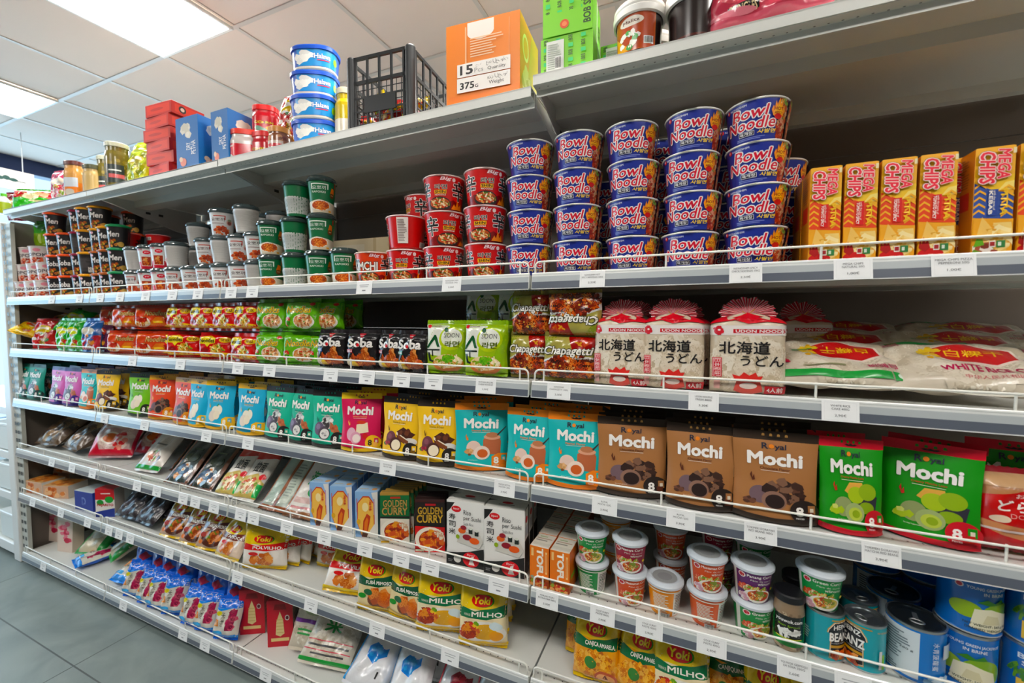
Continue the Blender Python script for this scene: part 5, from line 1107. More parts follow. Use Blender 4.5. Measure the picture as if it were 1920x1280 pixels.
K_BRBAG = bag('dried_mushroom_bag', 'bag of dried food', .21, .29, .08, '#5f4c38', [('f', .5, .45, .5, .42, ['#2a1e17', '#4f3a2a', '#8a6d4a', '#1d1512', '#a08458', '#3a2a1f'], 130, .05, 'c'), ('r', .0, .82, 1, 1, '#2a211c'), ('t', '香菇', .35, .84, .65, .96, '#c9b48a', {'b': .03})], mat=M_SOFT, pu=3, pv=3, amp=.007, seed=11)
K_BKBAG = bag('black_fungus_bag', 'bag of dried food', .17, .24, .05, '#2a262a', [('f', .5, .5, .5, .48, ['#1a171b', '#3a353c', '#241f24', '#4a4650', '#151216'], 120, .04, 'c')], mat=M_SOFT, pu=3, pv=3, amp=.006, seed=12)
K_SHRIMP = bag('prawn_cracker_bag', 'snack bag', .22, .26, .07, '#c9a9a4', [('f', .5, .5, .48, .45, ['#d6bdb4', '#c0a098', '#e0cdc2', '#b58f88'], 70, .04, 'c'), ('p', [(0, 0), (0, .5), (.2, .3), (.3, .0)], '#c8203a'), ('r', 0, .0, 1, .12, '#c22038'), ('e', .45, .38, .2, .14, '#e3dccf'), ('e', .45, .38, .16, .105, '#c86a3a'), ('f', .68, .3, .16, .2, ['#c8242c', '#d98a7a'], 16, .026, 'c'), ('p', [(.96, 0), (1, 0), (1, 1), (.96, 1)], '#b5203a'), ('r', .2, .62, .66, .65, '#e9e4e0')], mat=M_SOFT, pu=3, pv=3, seal='#b58f95', amp=.006, seed=13)
K_WHITEBAG = bag('rice_paper_bag', 'packet', .17, .27, .035, '#d6cfc6', [('r', 0, .0, 1, .08, '#2a9a44'), ('e', .5, .30, .26, .12, '#e6e2da'), ('f', .55, .25, .24, .12, ['#c8402c', '#7aa04a', '#e9cfc0', '#d98a6a', '#5a2a2c'], 20, .03, 'c'), ('r', .3, .52, .7, .55, '#8a8480'), ('r', .1, .75, .9, .8, '#c9b8b0')], pu=3.2, pv=3.4, seal='#d9d4cc', amp=.005, seed=14)
def pajar(): return [('r', 0, 0, 1, 1, '#e6e2dc'), ('r', 0, .62, 1, 1, '#c01f2c'), ('e', .72, .62, .22, .12, '#2a9a44'), ('e', .25, .52, .18, .1, '#2f8f3f'), ('t', 'PAJARITO', .08, .36, .94, .48, '#b5202c', {'b': .05, 'sh': .1}), ('p', [(0, 0), (0, .18), (1, .32), (1, 0)], '#22378a'), ('r', .3, .82, .8, .86, '#e6d0cc')]
K_PAJ = carton('tea_packet', 'packet', .10, .06, .15, {'*': '#d9d5cf', 'R': '#b9b3ac', 'T': '#c01f2c'}, pajar())
K_NAVY = carton('navy_box', 'box', .15, .10, .105, {'*': '#22348a', 'T': '#c9cfd0', 'L': '#cfd3cf'}, [('t', 'D', .40, .3, .62, .7, '#7a8ac0', {'b': .05})]+lines(.42, .3, .6, .6, 3, '#22348a', 3), [], [('r', .05, .1, .95, .9, '#bfc6c6')], [('r', 0, 0, .4, 1, '#c8403a'), ('r', .4, .2, .8, .8, '#4a9a5a')])
K_TRAY = carton('cake_tray', 'food tray', .16, .11, .075, {'*': '#d8d0c6', 'T': '#c89a6a', 'F': '#c9a58c'}, [('f', .5, .5, .42, .4, ['#c8703a', '#d98a55', '#b55a2c', '#e0b890'], 24, .03, 'c')], [], [('f', .5, .5, .45, .42, ['#b5652c', '#c8803f', '#d99a5a', '#8f4a20'], 30, .035, 'c')])
K_PINKB = carton('rice_noodle_packet', 'packet', .09, .06, .21, {'*': '#d9c9b6', 'L': '#cdbfae'}, [('r', .0, 0, 1, .95, '#d6c5b8'), ('f', .5, .5, .3, .46, ['#c8405a', '#b52a44', '#d97a8a'], 14, .034, 'c'), ('r', .0, .9, 1, 1, '#d9d3cb')], flap=False)
K_GRNB = bag('rice_noodle_bag', 'noodle bag', .17, .26, .06, '#c9bfa4', [('f', .5, .5, .5, .48, ['#d6cdb4', '#c0b495', '#e0d8c0'], 60, .04, 'n'), ('r', .78, 0, 1, 1, '#1f8a3f'), ('r', .0, .0, .12, 1, '#2a9a48'), ('f', .4, .66, .24, .12, ['#b5202c', '#e6e2d8', '#c83a4a'], 14, .04, 'c'), ('e', .45, .4, .2, .12, '#dfe0d6')], mat=M_SOFT, pu=3, pv=3, seal='#2a9a48', amp=.004, seed=15)
def vermi(): return [('r', 0, 0, 1, 1, '#d9d6cb'), ('r', 0, .80, 1, 1, '#1f6ad0'), ('r', 0, 0, 1, .10, '#1f86d8'), ('p', [(.60, .22), (.66, .74), (.92, .78), (.86, .22)], '#8f1f44'), ('f', .76, .5, .12, .24, ['#a8264f', '#7a1a38', '#c8506a'], 14, .026, 'c'), ('r', .12, .32, .30, .50, '#e08a2c'), ('t', '米', .14, .34, .28, .48, '#f2e2c0', {}), ('t', '米粉', .36, .30, .50, .72, '#5a5a50', {'rot': -90}), ('p', [(.0, .80), (.3, .72), (.7, .80)], '#2a86d8'), ('e', .25, .66, .12, .06, '#c9c04a'), ('r', .05, .12, .5, .2, '#4aa0d8')]
K_VERMT = bag('vermicelli_bag', 'vermicelli bag', .12, .225, .066, '#1a5fc8', [('r', 0, .0, 1, .6, '#d9d6cb'), ('p', [(.2, .78), (.5, .9), (.8, .78), (.5, .7)], '#8a1f3c')]+sub(vermi(), 0, 0, 1, .6), pu=2.6, pv=3.0, seal='#1a5fc8', back='#1a62c8', amp=.006, seed=31)
K_VERM = bag('vermicelli_bag', 'vermicelli bag', .115, .168, .066, '#d9d6cb', vermi(), pu=2.6, pv=3.4, seal='#1a5fc8', back='#1a62c8', amp=.004, seed=16)
K_VERMF = bag('vermicelli_bag', 'vermicelli bag', .13, .22, .05, '#1f6ad0', vermi(), pu=2.6, pv=3.4, seal='#1f86e8', back='#1a62c8', amp=.004, seed=17)
def redflour(): return [('r', 0, 0, 1, 1, '#bb2233'), ('p', [(.32, .26), (.36, .54), (.50, .76), (.62, .58), (.66, .28), (.5, .22)], '#e0cf9c'), ('r', .14, .12, .84, .19, '#e0c890'), ('p', [(.25, .80), (.32, .92), (.7, .92), (.76, .80)], '#8f1522'), ('e', .78, .62, .09, .06, '#d9d0cc'), ('e', .78, .62, .06, .04, '#5a1a24')]+[('r', .36, .30+.07*i, .64, .315+.07*i, '#c9b47a') for i in range(5)]
K_REDF = carton('red_flour_bag', 'flour packet', .105, .07, .205, {'*': '#bb2233', 'R': '#c9b8ae', 'T': '#a31c2c'}, redflour(), lines(.1, .2, .9, .7, 6, '#a89a92', 3))
K_RICE = bag('rice_bag', 'rice bag', .16, .26, .07, '#cfc6b6', [('f', .5, .5, .52, .5, ['#d9d2c4', '#c4baa8', '#e2dcd0', '#b9ae9a'], 240, .016, 'c'), ('r', .1, .35, .9, .88, '#dcd8c8'), ('e', .5, .66, .3, .14, '#b9c9a4'), ('f', .5, .66, .18, .1, ['#3f9a4a', '#6ab05a', '#2a7a3a'], 14, .03, 'c'), ('r', .05, .40, .95, .46, '#7a3f9c'), ('r', .2, .22, .7, .25, '#4a9a5a'), ('r', .2, .28, .8, .31, '#4a9a5a')], mat=M_SOFT, pu=2.8, pv=2.8, amp=.005, seed=18)
K_RICEG = bag('rice_bag', 'rice bag', .17, .25, .06, '#d3cdbf', [('f', .5, .5, .52, .5, ['#dcd6c8', '#c8bfae', '#e6e0d4', '#bdb29e'], 240, .016, 'c'), ('t', '盛', .35, .66, .68, .84, '#1f8a44', {'b': .05}), ('t', '米', .30, .44, .66, .64, '#1f8a44', {'b': .05}), ('r', .05, .30, .95, .315, '#c84a5a'), ('r', .1, .22, .9, .25, '#4a4a4a'), ('r', .05, .16, .95, .175, '#c84a5a'), ('r', .2, .1, .85, .125, '#4a4a4a'), ('r', .0, .0, 1, .05, '#2a9a48')], mat=M_SOFT, pu=2.8, pv=2.8, amp=.005, seed=19)
def flourw(c1, c2): return bag('flour_sack', 'flour sack', .17, .24, .07, '#e2e3e6', [('p', [(.30, .42), (.26, .56), (.40, .66), (.62, .62), (.72, .66), (.76, .54), (.60, .46), (.5, .36)], c1), ('f', .5, .53, .2, .1, [c1, c2], 10, .03, 'c'), ('r', .08, .80, .92, .83, c2), ('e', .16, .86, .08, .06, '#a82a44'), ('t', '粉', .12, .83, .2, .89, '#f0e2e4', {}), ('r', 0, 0, .06, 1, c2), ('r', .7, .2, .74, .3, '#3a3a3a')], mat=M_FILM, pu=2.8, pv=2.8, amp=.006, seal='#dfe0e6', seed=20)
K_FLB, K_FLR = flourw('#2a7fd0', '#3f9ad8'), flourw('#8f1f2c', '#c83a4a')
def dora(): return bag('pancake_pack', 'cake pack', .20, .17, .085, '#b5805a', [('r', 0, 0, 1, .30, '#c01f2a'), ('e', .5, .36, .46, .18, '#c98a62'), ('p', [(0, .40), (0, .72), (.5, .84), (1, .72), (1, .44), (.5, .34)], '#c01f26'), ('t', 'どら焼き', .16, .54, .92, .70, '#f2e9e2', {'b': .04}), ('t', 'DORAYAKI', .30, .46, .80, .52, '#e6a8a0', {'b': .0}), ('t', 'お得な', .34, .73, .66, .79, '#f2e0dc', {}), ('e', .2, .44, .1, .05, '#e6d0b8'), ('p', [(0, .86), (1, .86), (1, 1), (0, 1)], '#c9a27c'), ('r', 0, .27, 1, .30, '#d9c8c4')], mat=M_SOFT, pu=4.5, pv=3.5, seal='#9c2a34', amp=.003, seed=21)
K_DORA = dora()
K_MILO = tin('drink_tin', 'tin', .040, .11, '#14602f', [('e', .5, .55, .14, .24, '#1a2a1c'), ('t', 'MILO', .40, .45, .60, .66, '#d9dcd2', {'b': .05})], '#12502a', '#1a6a38')
K_GTIN = tin('drink_tin', 'tin', .040, .13, '#1a6a38', [], '#12502a', '#1a6a38')
K_BEIGE = carton('carton_box', 'cardboard box', .40, .14, .24, {'*': '#cdb894', 'F': '#d6c6a4'}, [('r', .62, 0, .66, 1, '#c2ac86'), ('r', .1, .55, .5, .9, '#ddd2ba')])
K_YPK = carton('yellow_packet', 'packet', .05, .04, .075, {'*': '#d29c33', 'F': '#d29c33'}, [('r', .2, .3, .8, .6, '#e6bf5c')])
K_PRING = bag('crisp_tube_multipack', 'snack multipack', .27, .125, .10, '#c44a5c', [('r', 0, 0, 1, 1, '#c24456'), ('e', .22, .72, .12, .22, '#d65a66'), ('p', [(.17, .20), (.17, .42), (.42, .52), (.42, .30)], '#2a2422'), ('t', 'PRINGLES', .185, .27, .405, .44, '#e6d2a8', {'b': .06}), ('e', .75, .75, .12, .22, '#d65a66'), ('t', 'PRINGLES', .60, .36, .88, .52, '#e6d2a8', {'b': .06, 'o': '#2a2422', 'w': .12}), ('r', .0, .0, 1, .22, '#cf5f70'), ('e', .2, .3, .2, .08, '#dd8390')], pu=6, pv=4, seal='#c9606e', amp=.005, seed=22)
K_CANDYP = bag('candy_packet', 'sweet packet', .07, .055, .025, '#b5302c', [('e', .5, .5, .3, .3, '#e0b43a'), ('r', .1, .1, .5, .3, '#4a9a3a')], pu=3, pv=3, amp=.003, seed=23)
K_CANDYY = bag('candy_packet', 'sweet packet', .07, .055, .025, '#d3bd3a', [('e', .5, .5, .3, .3, '#e9dca0'), ('r', .5, .1, .9, .35, '#c8402c')], pu=3, pv=3, amp=.003, seed=24)
K_GBAG = bag('green_snack_bag', 'snack bag', .12, .17, .05, '#3f8f2c', [('r', 0, 0, 1, .55, '#7a9a1c'), ('r', .42, .15, .55, .5, '#b9c97a')], pu=3.5, pv=3.5, seed=25)
K_BLKB = bag('black_snack_bag', 'snack bag', .18, .17, .06, '#151314', [('e', .5, .7, .2, .14, '#8f8a86'), ('e', .5, .7, .08, .06, '#2a2624'), ('p', [(.62, .7), (.9, .45), (.88, .38), (.6, .6)], '#5a5552')], pu=3.5, pv=3.5, seed=26)
def bottle():
    m = MB(); c = '#a9b83a'; w = '#dfe6e4'
    lathe(m, [(.026, 0, w), (.029, .004, w), (.029, .07, c), (.026, .085, w), (.012, .105, w), (.012, .118, w)], 28)
    a = m.mesh('bottle_body', M_TIN); m = MB(); lathe(m, [(.0135, .108, '#6ac23a'), (.0135, .124, '#6ac23a')], 20)
    return kind('green_bottle', 'bottle', [('bottle', a), ('cap', m.mesh('bottle_cap', M_PLAST))])
K_BOT = bottle()

# ---------------------------------------------------------------- setting the goods out
RR = random.Random(11)
def CU(u, yc, z): return PX(u, yc, z)
def CL(uL, r, yc, z):
    """x of a round thing of radius r whose left outline meets column uL"""
    x = PX(uL, yc, z)
    for _ in range(8):
        dx, dy = x-CX, yc-CY; d = hypot(dx, dy); t = math.asin(min(.9, r/d)); a = atan2(dx, dy)
        aL = a-t; f = UX(CX+d*sin(aL), CY+d*cos(aL), z)-uL
        x -= f*(PX(uL+1, yc, z)-PX(uL, yc, z))
    return x
def SET(kd, uL, uR, z, yf, w, T, label, group=None, tilt=0.0, hm=.09, mx=38, rz=None, stretch=1.45, dz=0.0, roll=0.0, shrink=.72):
    """one flat-fronted thing on a deck at z, its front between columns uL and uR; tilt leans it back"""
    s = 1.0; ins = 0.0
    if T > 0: w *= .95; yf += .35*T; ins = .35*T
    x, y, r = FIT(uL, uR, z+hm, yf, w, mx)
    def span(ww, rr_):
        xx, yy, r2 = FIT(uL, uR, z+hm, yf, ww, 0.0001 if rr_ == 0 else mx); return xx, yy, r2
    hx = w/2
    uR2 = UX(x+hx*cos(r), y+hx*sin(r), z+hm); uL2 = UX(x-hx*cos(r), y-hx*sin(r), z+hm)
    got = uR2-uL2; want = uR-uL
    if abs(got-want) > 2.5:
        for _ in range(12):
            s *= want/max(got, 1); s = max(shrink, min(stretch, s))
            x, y, r = FIT(uL, uR, z+hm, yf, w*s, mx); hx = w*s/2
            got = UX(x+hx*cos(r), y+hx*sin(r), z+hm)-UX(x-hx*cos(r), y-hx*sin(r), z+hm)
    if rz is not None: r = rz
    x += -sin(r)*(T/2-ins); y += cos(r)*(T/2-ins)
    t = math.radians(tilt)
    o = put(kd, (x, y, z+dz+(T/2*sin(t) if T else 0)+.0006), (-t, roll, r), label, group)
    if abs(s-1) > .01: o.scale = (s, 1, 1)
    return o

# --- top shelf, left to right
Z1 = DK[1]
put(K_BOT, (PX(8, .06, 2.17), .06, Z1), 0.3, 'green squeeze bottle with white cap at the left end of the top shelf')
SET(K_FRUIT, 22, 98, Z1, .03, .22, .06, 'green and red snack bag slumped at the left end of the top shelf', None, 8, .06)
put(K_CRISP['maroon'], (PX(30, .16, 2.2), .17, Z1), .5, 'dark red snack bag behind the green and red bag on top', 'snack bags on the top shelf')
SET(K_CRISP['candy'], 95, 130, Z1, .04, .13, .05, 'pink and white candy bag beside the brown lidded jar on top', 'snack bags on the top shelf', 4, .09)
put(K_BRJAR, (CL(124, .040, .09, 2.2), .09, Z1), .45, 'square jar with brown lid and orange label on the top shelf', 'jars on the left of the top shelf')
put(K_BEIJAR, (CL(158, .036, .10, 2.2), .10, Z1), .4, 'beige tahini jar right of the brown lidded jar on top', 'jars on the left of the top shelf')
put(K_PICKLE, (CL(181, .048, .15, 2.2), .15, Z1), .5, 'glass pickle jar half hidden behind another, left of the yellow bags', 'jars on the left of the top shelf')
put(K_PICKLE, (CL(196, .048, .075, 2.2), .075, Z1), .9, 'glass pickle jar with pale lid and black label on the top shelf', 'jars on the left of the top shelf')
for i, (uL, uR, dz, yf, tl) in enumerate(((236, 272, 0, .035, 10), (240, 276, .07, .08, 14), (246, 276, .0, .12, 6))):
    SET(K_CRISP['lime'], uL, uR, Z1, yf, .13, .05, ('shiny yellow candy bag at the front, left of the red boxes', 'shiny yellow candy bag on top of the others, left of the red boxes', 'shiny yellow candy bag at the back, left of the red boxes')[i], 'yellow candy bags', tl, .08, dz=dz)
for i in range(6):
    uL = (275, 277, 273, 271, 271, 274)[i]
    x, y, r = FIT(uL, uL+46, Z1+.052*i+.02, .03, .175, 6)
    put(K_REDB, (x, y, Z1+.0526*i+.0005), r+(-.10, .06, -.04, .05, -.03, .03)[i], f'small red gold-printed carton, {TIER.get(i+1, "topmost")} in the red stack on top', 'stacked red cartons')
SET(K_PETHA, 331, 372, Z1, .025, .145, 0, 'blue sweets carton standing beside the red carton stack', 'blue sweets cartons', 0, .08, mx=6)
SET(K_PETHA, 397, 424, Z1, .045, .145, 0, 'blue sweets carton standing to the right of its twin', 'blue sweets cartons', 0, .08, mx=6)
SET(K_REDJAR, 434, 490, Z1, .03, .10, .10, 'square red labelled jar with red lid in front of the white tub', 'red jars on the top shelf', 0, .06)
o = SET(K_REDJAR, 424, 472, Z1, .10, .10, .10, 'red lidded jar under the white tub, behind the front red jar', 'red jars on the top shelf', 0, .06)
put(K_WTUB, (PX(452, .15, 2.3), .15, Z1+.1375), .4, 'small white lidded tub standing on the jars on the top shelf', 'white tubs on the top shelf')
SET(K_CORNJAR, 474, 522, Z1+.119, .09, .088, .088, 'red jar with corn print and red lid, raised on the jars', 'red jars on the top shelf', 0, .06)
put(K_CORNJAR, (PX(500, .14, 2.2), .135, Z1), .3, 'red jar under the raised corn jar on the top shelf', 'red jars on the top shelf')
put(K_SMJAR, (CU(525, .07, 2.16), .07, Z1), .3, 'small brown paste jar with tan lid in front of the blue tubs', 'jars left of the blue tubs')
SET(K_CRISP['red'], 522, 562, Z1+.09, .11, .13, .05, 'shiny red noodle bag perched behind the brown paste jar', 'snack bags on the top shelf', 8, .08)
put(K_SMJAR, (CU(548, .15, 2.16), .155, Z1), .2, 'small brown paste jar under the red bag, behind its twin', 'jars left of the blue tubs')
for i in range(4):
    put(K_HALVA, (PX((592, 592, 591, 593)[i], .085, 2.16+.0835*i), .085+(.004, -.003, .002, 0)[i], Z1+.0845*i+.0005), .42+(.02, -.03, .03, -.02)[i], f'oval blue halva tub, {("bottom one", "second from the bottom", "third from the bottom", "topmost")[i]} in the tub stack', 'stacked blue tubs')
put(K_YELJAR, (CU(648, .12, 2.2), .125, Z1), .3, 'tall jar of yellow sauce between blue tubs and black crate')
x, y, r = FIT(653, 772, Z1+.1, .025, .245, 20)
put(K_CRATE, (x, y, Z1+.0005), r, 'black plastic lattice crate full of small packets on the top shelf')
for i in range(26):
    a = (i % 6)/5-.5; b = .05+.2*((i*7) % 5)/4; k = i//9
    lx, ly = a*.15, b+.01*k
    px_, py_ = x+lx*cos(r)-ly*sin(r), y+lx*sin(r)+ly*cos(r)
    put((K_CANDYP, K_CANDYY)[i % 2 if i % 3 else 0], (px_, py_, Z1+.012+.042*k), (RR.uniform(-.5, .2), RR.uniform(-.5, .5), r+RR.uniform(-.6, .6)), 'small bright sweet packet lying loose inside the black crate', 'sweet packets in the crate')
SET(K_ORBOX, 837, 975, Z1, .025, .232, 0, 'orange cardboard box marked 15 pcs 375 g on the top shelf', None, 0, .1, mx=14)
Z1b = 2.150
SET(K_BOBL, 1014, 1112, Z1b, .03, .135, 0, 'lower lime green display box with white sticker on the top shelf', 'lime green display boxes', 0, .05, mx=4)
SET(K_BOBU, 1018, 1112, Z1b+.100, .032, .135, 0, 'upper lime green display box with lengthwise lettering, stacked on another', 'lime green display boxes', 0, .05, mx=4)
put(K_BOBL, (PX(1124, .12, 2.2)+.07, .12, Z1b), 0, 'lime green display box set back behind the bucket, lower one', 'lime green display boxes')
put(K_BUCK, (CU(1198, .085, 2.2), .085, Z1b), -.12, 'dark syrup bucket with white lid and orange label, front one', 'syrup buckets')
put(K_BUCK, (CU(1222, .225, 2.2), .225, Z1b), .1, 'dark syrup bucket set behind the labelled one', 'syrup buckets')
put(K_BUCK2, (CU(1298, .085, 2.2), .085, Z1b), 0, 'dark syrup bucket with plain glossy side, beside the pink multipack', 'syrup buckets')
put(K_BUCK2, (CU(1310, .225, 2.2), .225, Z1b), 0, 'plain dark syrup bucket behind its twin by the multipack', 'syrup buckets')
SET(K_PRING, 1328, 1560, Z1b, .03, .27, .10, 'pink shrink-wrapped crisp tube multipack lying on the top shelf', None, 0, .05, mx=3)

# --- cup noodle shelf
Z2 = DK[2]
PB = .0965
for i, u in enumerate((993, 1083, 1182, 1294, 1413)):
    for t in range(4):
        put(K_BOWL, (CU(u, .095, Z2+.05)+RR.uniform(-.004, .004), .095+RR.uniform(-.003, .003), Z2+.0005+PB*t), math.radians((5, 2, -3, -8, -13)[i]+RR.uniform(-6, 6)), f'blue noodle bowl, {TIER[t+1]} in the {ORD[i+1]} front blue stack from the left', 'blue noodle bowls')
for i, (u, n) in enumerate(((1140, 3), (1238, 4), (1356, 4), (1452, 3))):
    for t in range(n):
        put(K_BOWL, (CU(u, .245, Z2+.1), .245, Z2+.0005+PB*t), math.radians(RR.uniform(-40, 40)), f'blue noodle bowl, {TIER[t+1]} in the {ORD[i+1]} blue stack of the back row', 'blue noodle bowls at the back')
PS = .1095
for i, (u, n) in enumerate(((764, 2), (834, 3), (911, 3))):
    for t in range(n):
        k, rz = (K_SHIN, 20) if not (i == 0 and t == 1) else (K_SHIN, -105)
        rz += (0, -8, 10, 25)[(i*2+t) % 4]
        put(k, (CU(u, .092, Z2+.05), .092+RR.uniform(-.003, .003), Z2+.0005+PS*t), math.radians(rz), f'red spicy noodle cup, {TIER[t+1]} in the {ORD[i+1]} red stack from the left', 'red noodle cups')
put(K_KIM, (CU(703, .088, Z2+.05), .088, Z2+.0005), math.radians(24), 'orange kimchi noodle cup standing alone left of the red stacks')
for t in range(3):
    put(K_SHIN, (CU(794, .235, Z2+.2), .235, Z2+.0005+PS*t), math.radians(-30), f'red spicy noodle cup, {TIER[t+1]} in the stack behind the red row', 'red noodle cups at the back')
put(K_MILO, (CU(716, .21, Z2+.05), .21, Z2+.0005), math.radians(25), 'dark green drink tin behind the orange kimchi cup')
put(K_GTIN, (CU(752, .36, Z2+.1), .36, Z2+.0005), 0, 'plain green tin deep behind the red cups, left one', 'green tins at the back')
put(K_GTIN, (CU(776, .36, Z2+.1), .36, Z2+.0005), 0, 'plain green tin deep behind the red cups, right one', 'green tins at the back')
put(K_BEIGE, (CU(690, .42, Z2+.1), .40, Z2+.0005), .05, 'beige cardboard carton at the back behind the green cups')
for i, u in enumerate((634, 660, 683)):
    put(K_YPK, (CU(u, .30, Z2+.05), .30, Z2+.0005), .3, f'small yellow packet behind the green cups, {ORD[i+1]} from the left', 'yellow packets at the back')
PG = .1325
gx = [CU(u, .085, Z2+.06) for u in (510, 554, 599, 646)]
for i, b in enumerate((0, 1, 0, 0)):
    put(K_GRB if b else K_GRC, (gx[i], .085, Z2+.0005), math.radians(30+(-8, 0, 6, 4)[i]), f'green rice-cake cup, bottom row, {ORD[i+1]} from the left', 'green rice-cake cups')
for i, (u, b) in enumerate(((509, 0), (553, 1), (603, 0))):
    put(K_GRB if b else K_GRC, (CU(u, .085, Z2+.19), .085, Z2+.0005+PG), math.radians(30+(4, 0, -4)[i]), f'green rice-cake cup, second tier, {ORD[i+1]} from the left', 'green rice-cake cups')
for i, (u, b) in enumerate(((558, 1), (604, 0))):
    put(K_GRB if b else K_GRC, (CU(u, .085, Z2+.32), .085, Z2+.0005+2*PG), math.radians(34-30*i*0), f'green rice-cake cup, top tier, {ORD[i+1]} from the left', 'green rice-cake cups')
PW = .1135
wx = [CL(u, .050, .082, Z2+.05) for u in (231, 256, 280, 306, 336, 364, 392, 425, 453)]
for i in range(1, 9): wx[i] = max(wx[i], wx[i-1]+.1035)
for i, k in enumerate((K_YOP, K_YOPR, K_YOPR, K_YOP, K_YOP, K_YOP, K_YOP, K_YOP, K_YOPB)):
    put(k, (wx[i], .082, Z2+.0005), math.radians(48+(-12, 0, 4, -8, 10, -14, 2, 8, 0)[i]), f'white rice-cake cup, bottom row, {ORD[i+1]} from the left', 'white rice-cake cups')
for i, k in ((0, K_YOPB), (1, K_YOPR), (2, K_YOPR), (3, K_YOPB), (5, K_YOP), (6, K_YOPB), (7, K_YOP), (8, K_YOP)):
    put(k, (wx[i], .084, Z2+.0005+PW), math.radians(48+(5, 0, -5, 30, -10, 0, 12, -6, 4)[i]), f'white rice-cake cup, second tier, standing on the {ORD[i+1]} cup of the bottom row', 'white rice-cake cups')
for q, (i, k) in enumerate(((6, K_YOP), (7.4, K_YOPB))):
    xx = wx[6] if i == 6 else wx[7]*.6+wx[8]*.4
    put(k, (xx, .084, Z2+.0005+2*PW), math.radians(50-6*q), f'white rice-cake cup, {("left", "right")[q]} of the two on the third tier', 'white rice-cake cups')
for i, (u, n) in enumerate(((372, 3), (488, 3), (522, 3), (345, 2))):
    for t in range(n):
        put(K_YOPB, (CU(u, .205, Z2+.25), .205, Z2+.0005+PW*t), math.radians(50), f'white rice cake cup at the back, {TIER[t+1]}, {("column behind the fifth front cup", "left column behind the green cups", "right column behind the green cups", "column behind the fourth front cup")[i]}', 'white rice-cake cups at the back')
PR_ = .1095
for i, (u, y) in enumerate(((216, .16), (274, .25))):
    for t in range(3 if i == 0 else 3):
        put(K_REDBIG, (CL(u, .051, y, Z2+.28), y, Z2+.0005+PR_*t), math.radians(40), f'slim red noodle cup, {TIER[t+1]} of the {("left", "right")[i]} red column behind the white cups', 'slim red noodle cups')
RC = {'o': '#d9562a', 'c': '#8f2440', 'y': '#e0a02a', 'b': '#a85a32', 'g': '#188453'}
CN_ = {'o': 'orange', 'c': 'crimson', 'y': 'yellow', 'b': 'brown', 'g': 'green'}
PM = .1155
cols = (((85, 'oooo'), .075), ((102, 'ooo'), .085), ((113, 'cccc'), .10), ((134, 'yyyy'), .09), ((149, 'bbyy'), .10), ((169, 'bby'), .09), ((196, 'ggg'), .085))
px0 = -9
for i, ((u, cs), y) in enumerate(cols):
    xx = max(CL(u, .050, y, Z2+.1), px0+.1015); px0 = xx
    for t, c in enumerate(cs):
        txt = ('Soba', 'Soba', 'Men', 'Men')[t] if i < 2 else ('', 'Men')[(i+t) % 3 != 1] if i in (2, 3) else 'Men'
        put(K_RAM[(RC[c], txt)], (xx, y, Z2+.0005+PM*t), math.radians(46+RR.uniform(-8, 8)), f'black ramen cup with {CN_[c]} lid, {TIER[t+1]}, {ORD[i+1]} black stack from the left', 'black ramen cups')
for i, (u, c, y) in enumerate(((205, 'o', .215), (250, 'o', .23))):
    for t in range(4):
        put(K_RAM[(RC[c], 'Men')], (CU(u, y, Z2+.4), y, Z2+.0005+PM*t), math.radians(46), f'black ramen cup with orange lid, {TIER[t+1]}, {ORD[i+1]} stack of the back row', 'black ramen cups at the back')
PT = .1015
tx = [CL(u, .060, .083, Z2+.08) for u in (15, 33, 51, 68)]
tx[0] = -3.255
for i in range(1, 4): tx[i] = tx[i-1]+.122
for t in range(3):
    for i in range(3 - (t == 2)):
        put(K_TOP, (tx[i]+.004*t, .088+.012*t, Z2+.0005+PT*t), math.radians(46+6*i-4*t), f'white and red topokki bowl, {TIER[t+1]} tier, {ORD[i+1]} from the end post', 'white topokki bowls')
put(K_GBAG, (-3.235, .16, Z2+.0005+PT*3), .35, 'green snack bag lying on the topokki bowls by the end post')
put(K_BLKB, (-3.10, .22, Z2+.0005+PT*2), .4, 'black snack bag behind the topokki bowls')
# chips cartons
zc = Z2+.0005
fx = [(1520, 1577), (1577, 1636), (1637, 1697), (1698, 1766)]
for i, (uL, uR) in enumerate(fx):
    x0 = .645+.0615*i
    for q in range(3):
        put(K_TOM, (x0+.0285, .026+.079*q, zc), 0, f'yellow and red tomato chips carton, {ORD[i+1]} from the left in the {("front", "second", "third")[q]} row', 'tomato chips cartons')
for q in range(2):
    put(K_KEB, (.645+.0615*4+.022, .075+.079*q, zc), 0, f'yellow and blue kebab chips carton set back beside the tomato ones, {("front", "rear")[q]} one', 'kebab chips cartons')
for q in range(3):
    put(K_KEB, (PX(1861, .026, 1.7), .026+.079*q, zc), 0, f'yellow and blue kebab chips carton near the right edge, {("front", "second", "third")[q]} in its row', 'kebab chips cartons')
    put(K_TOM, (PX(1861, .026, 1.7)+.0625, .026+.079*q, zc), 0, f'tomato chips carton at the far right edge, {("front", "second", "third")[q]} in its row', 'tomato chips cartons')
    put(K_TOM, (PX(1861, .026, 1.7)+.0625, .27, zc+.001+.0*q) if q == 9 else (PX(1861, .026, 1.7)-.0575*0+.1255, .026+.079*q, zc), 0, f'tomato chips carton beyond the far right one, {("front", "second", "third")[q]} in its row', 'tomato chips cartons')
o = put(K_TOM, (PX(1925, .20, 1.9), .05, zc+.238), (-pi/2*0, pi/2, .1), 'chips carton lying flat on top of the standing cartons, far right', 'tomato chips cartons')
m = MB(); lathe(m, [(.10, 0, '#c9a22c'), (.15, .10, '#d3ad2f'), (.155, .16, '#d9b43a'), (.145, .162, '#2c2a26'), (.10, .12, '#2c2a26')], 40, cap1=True)
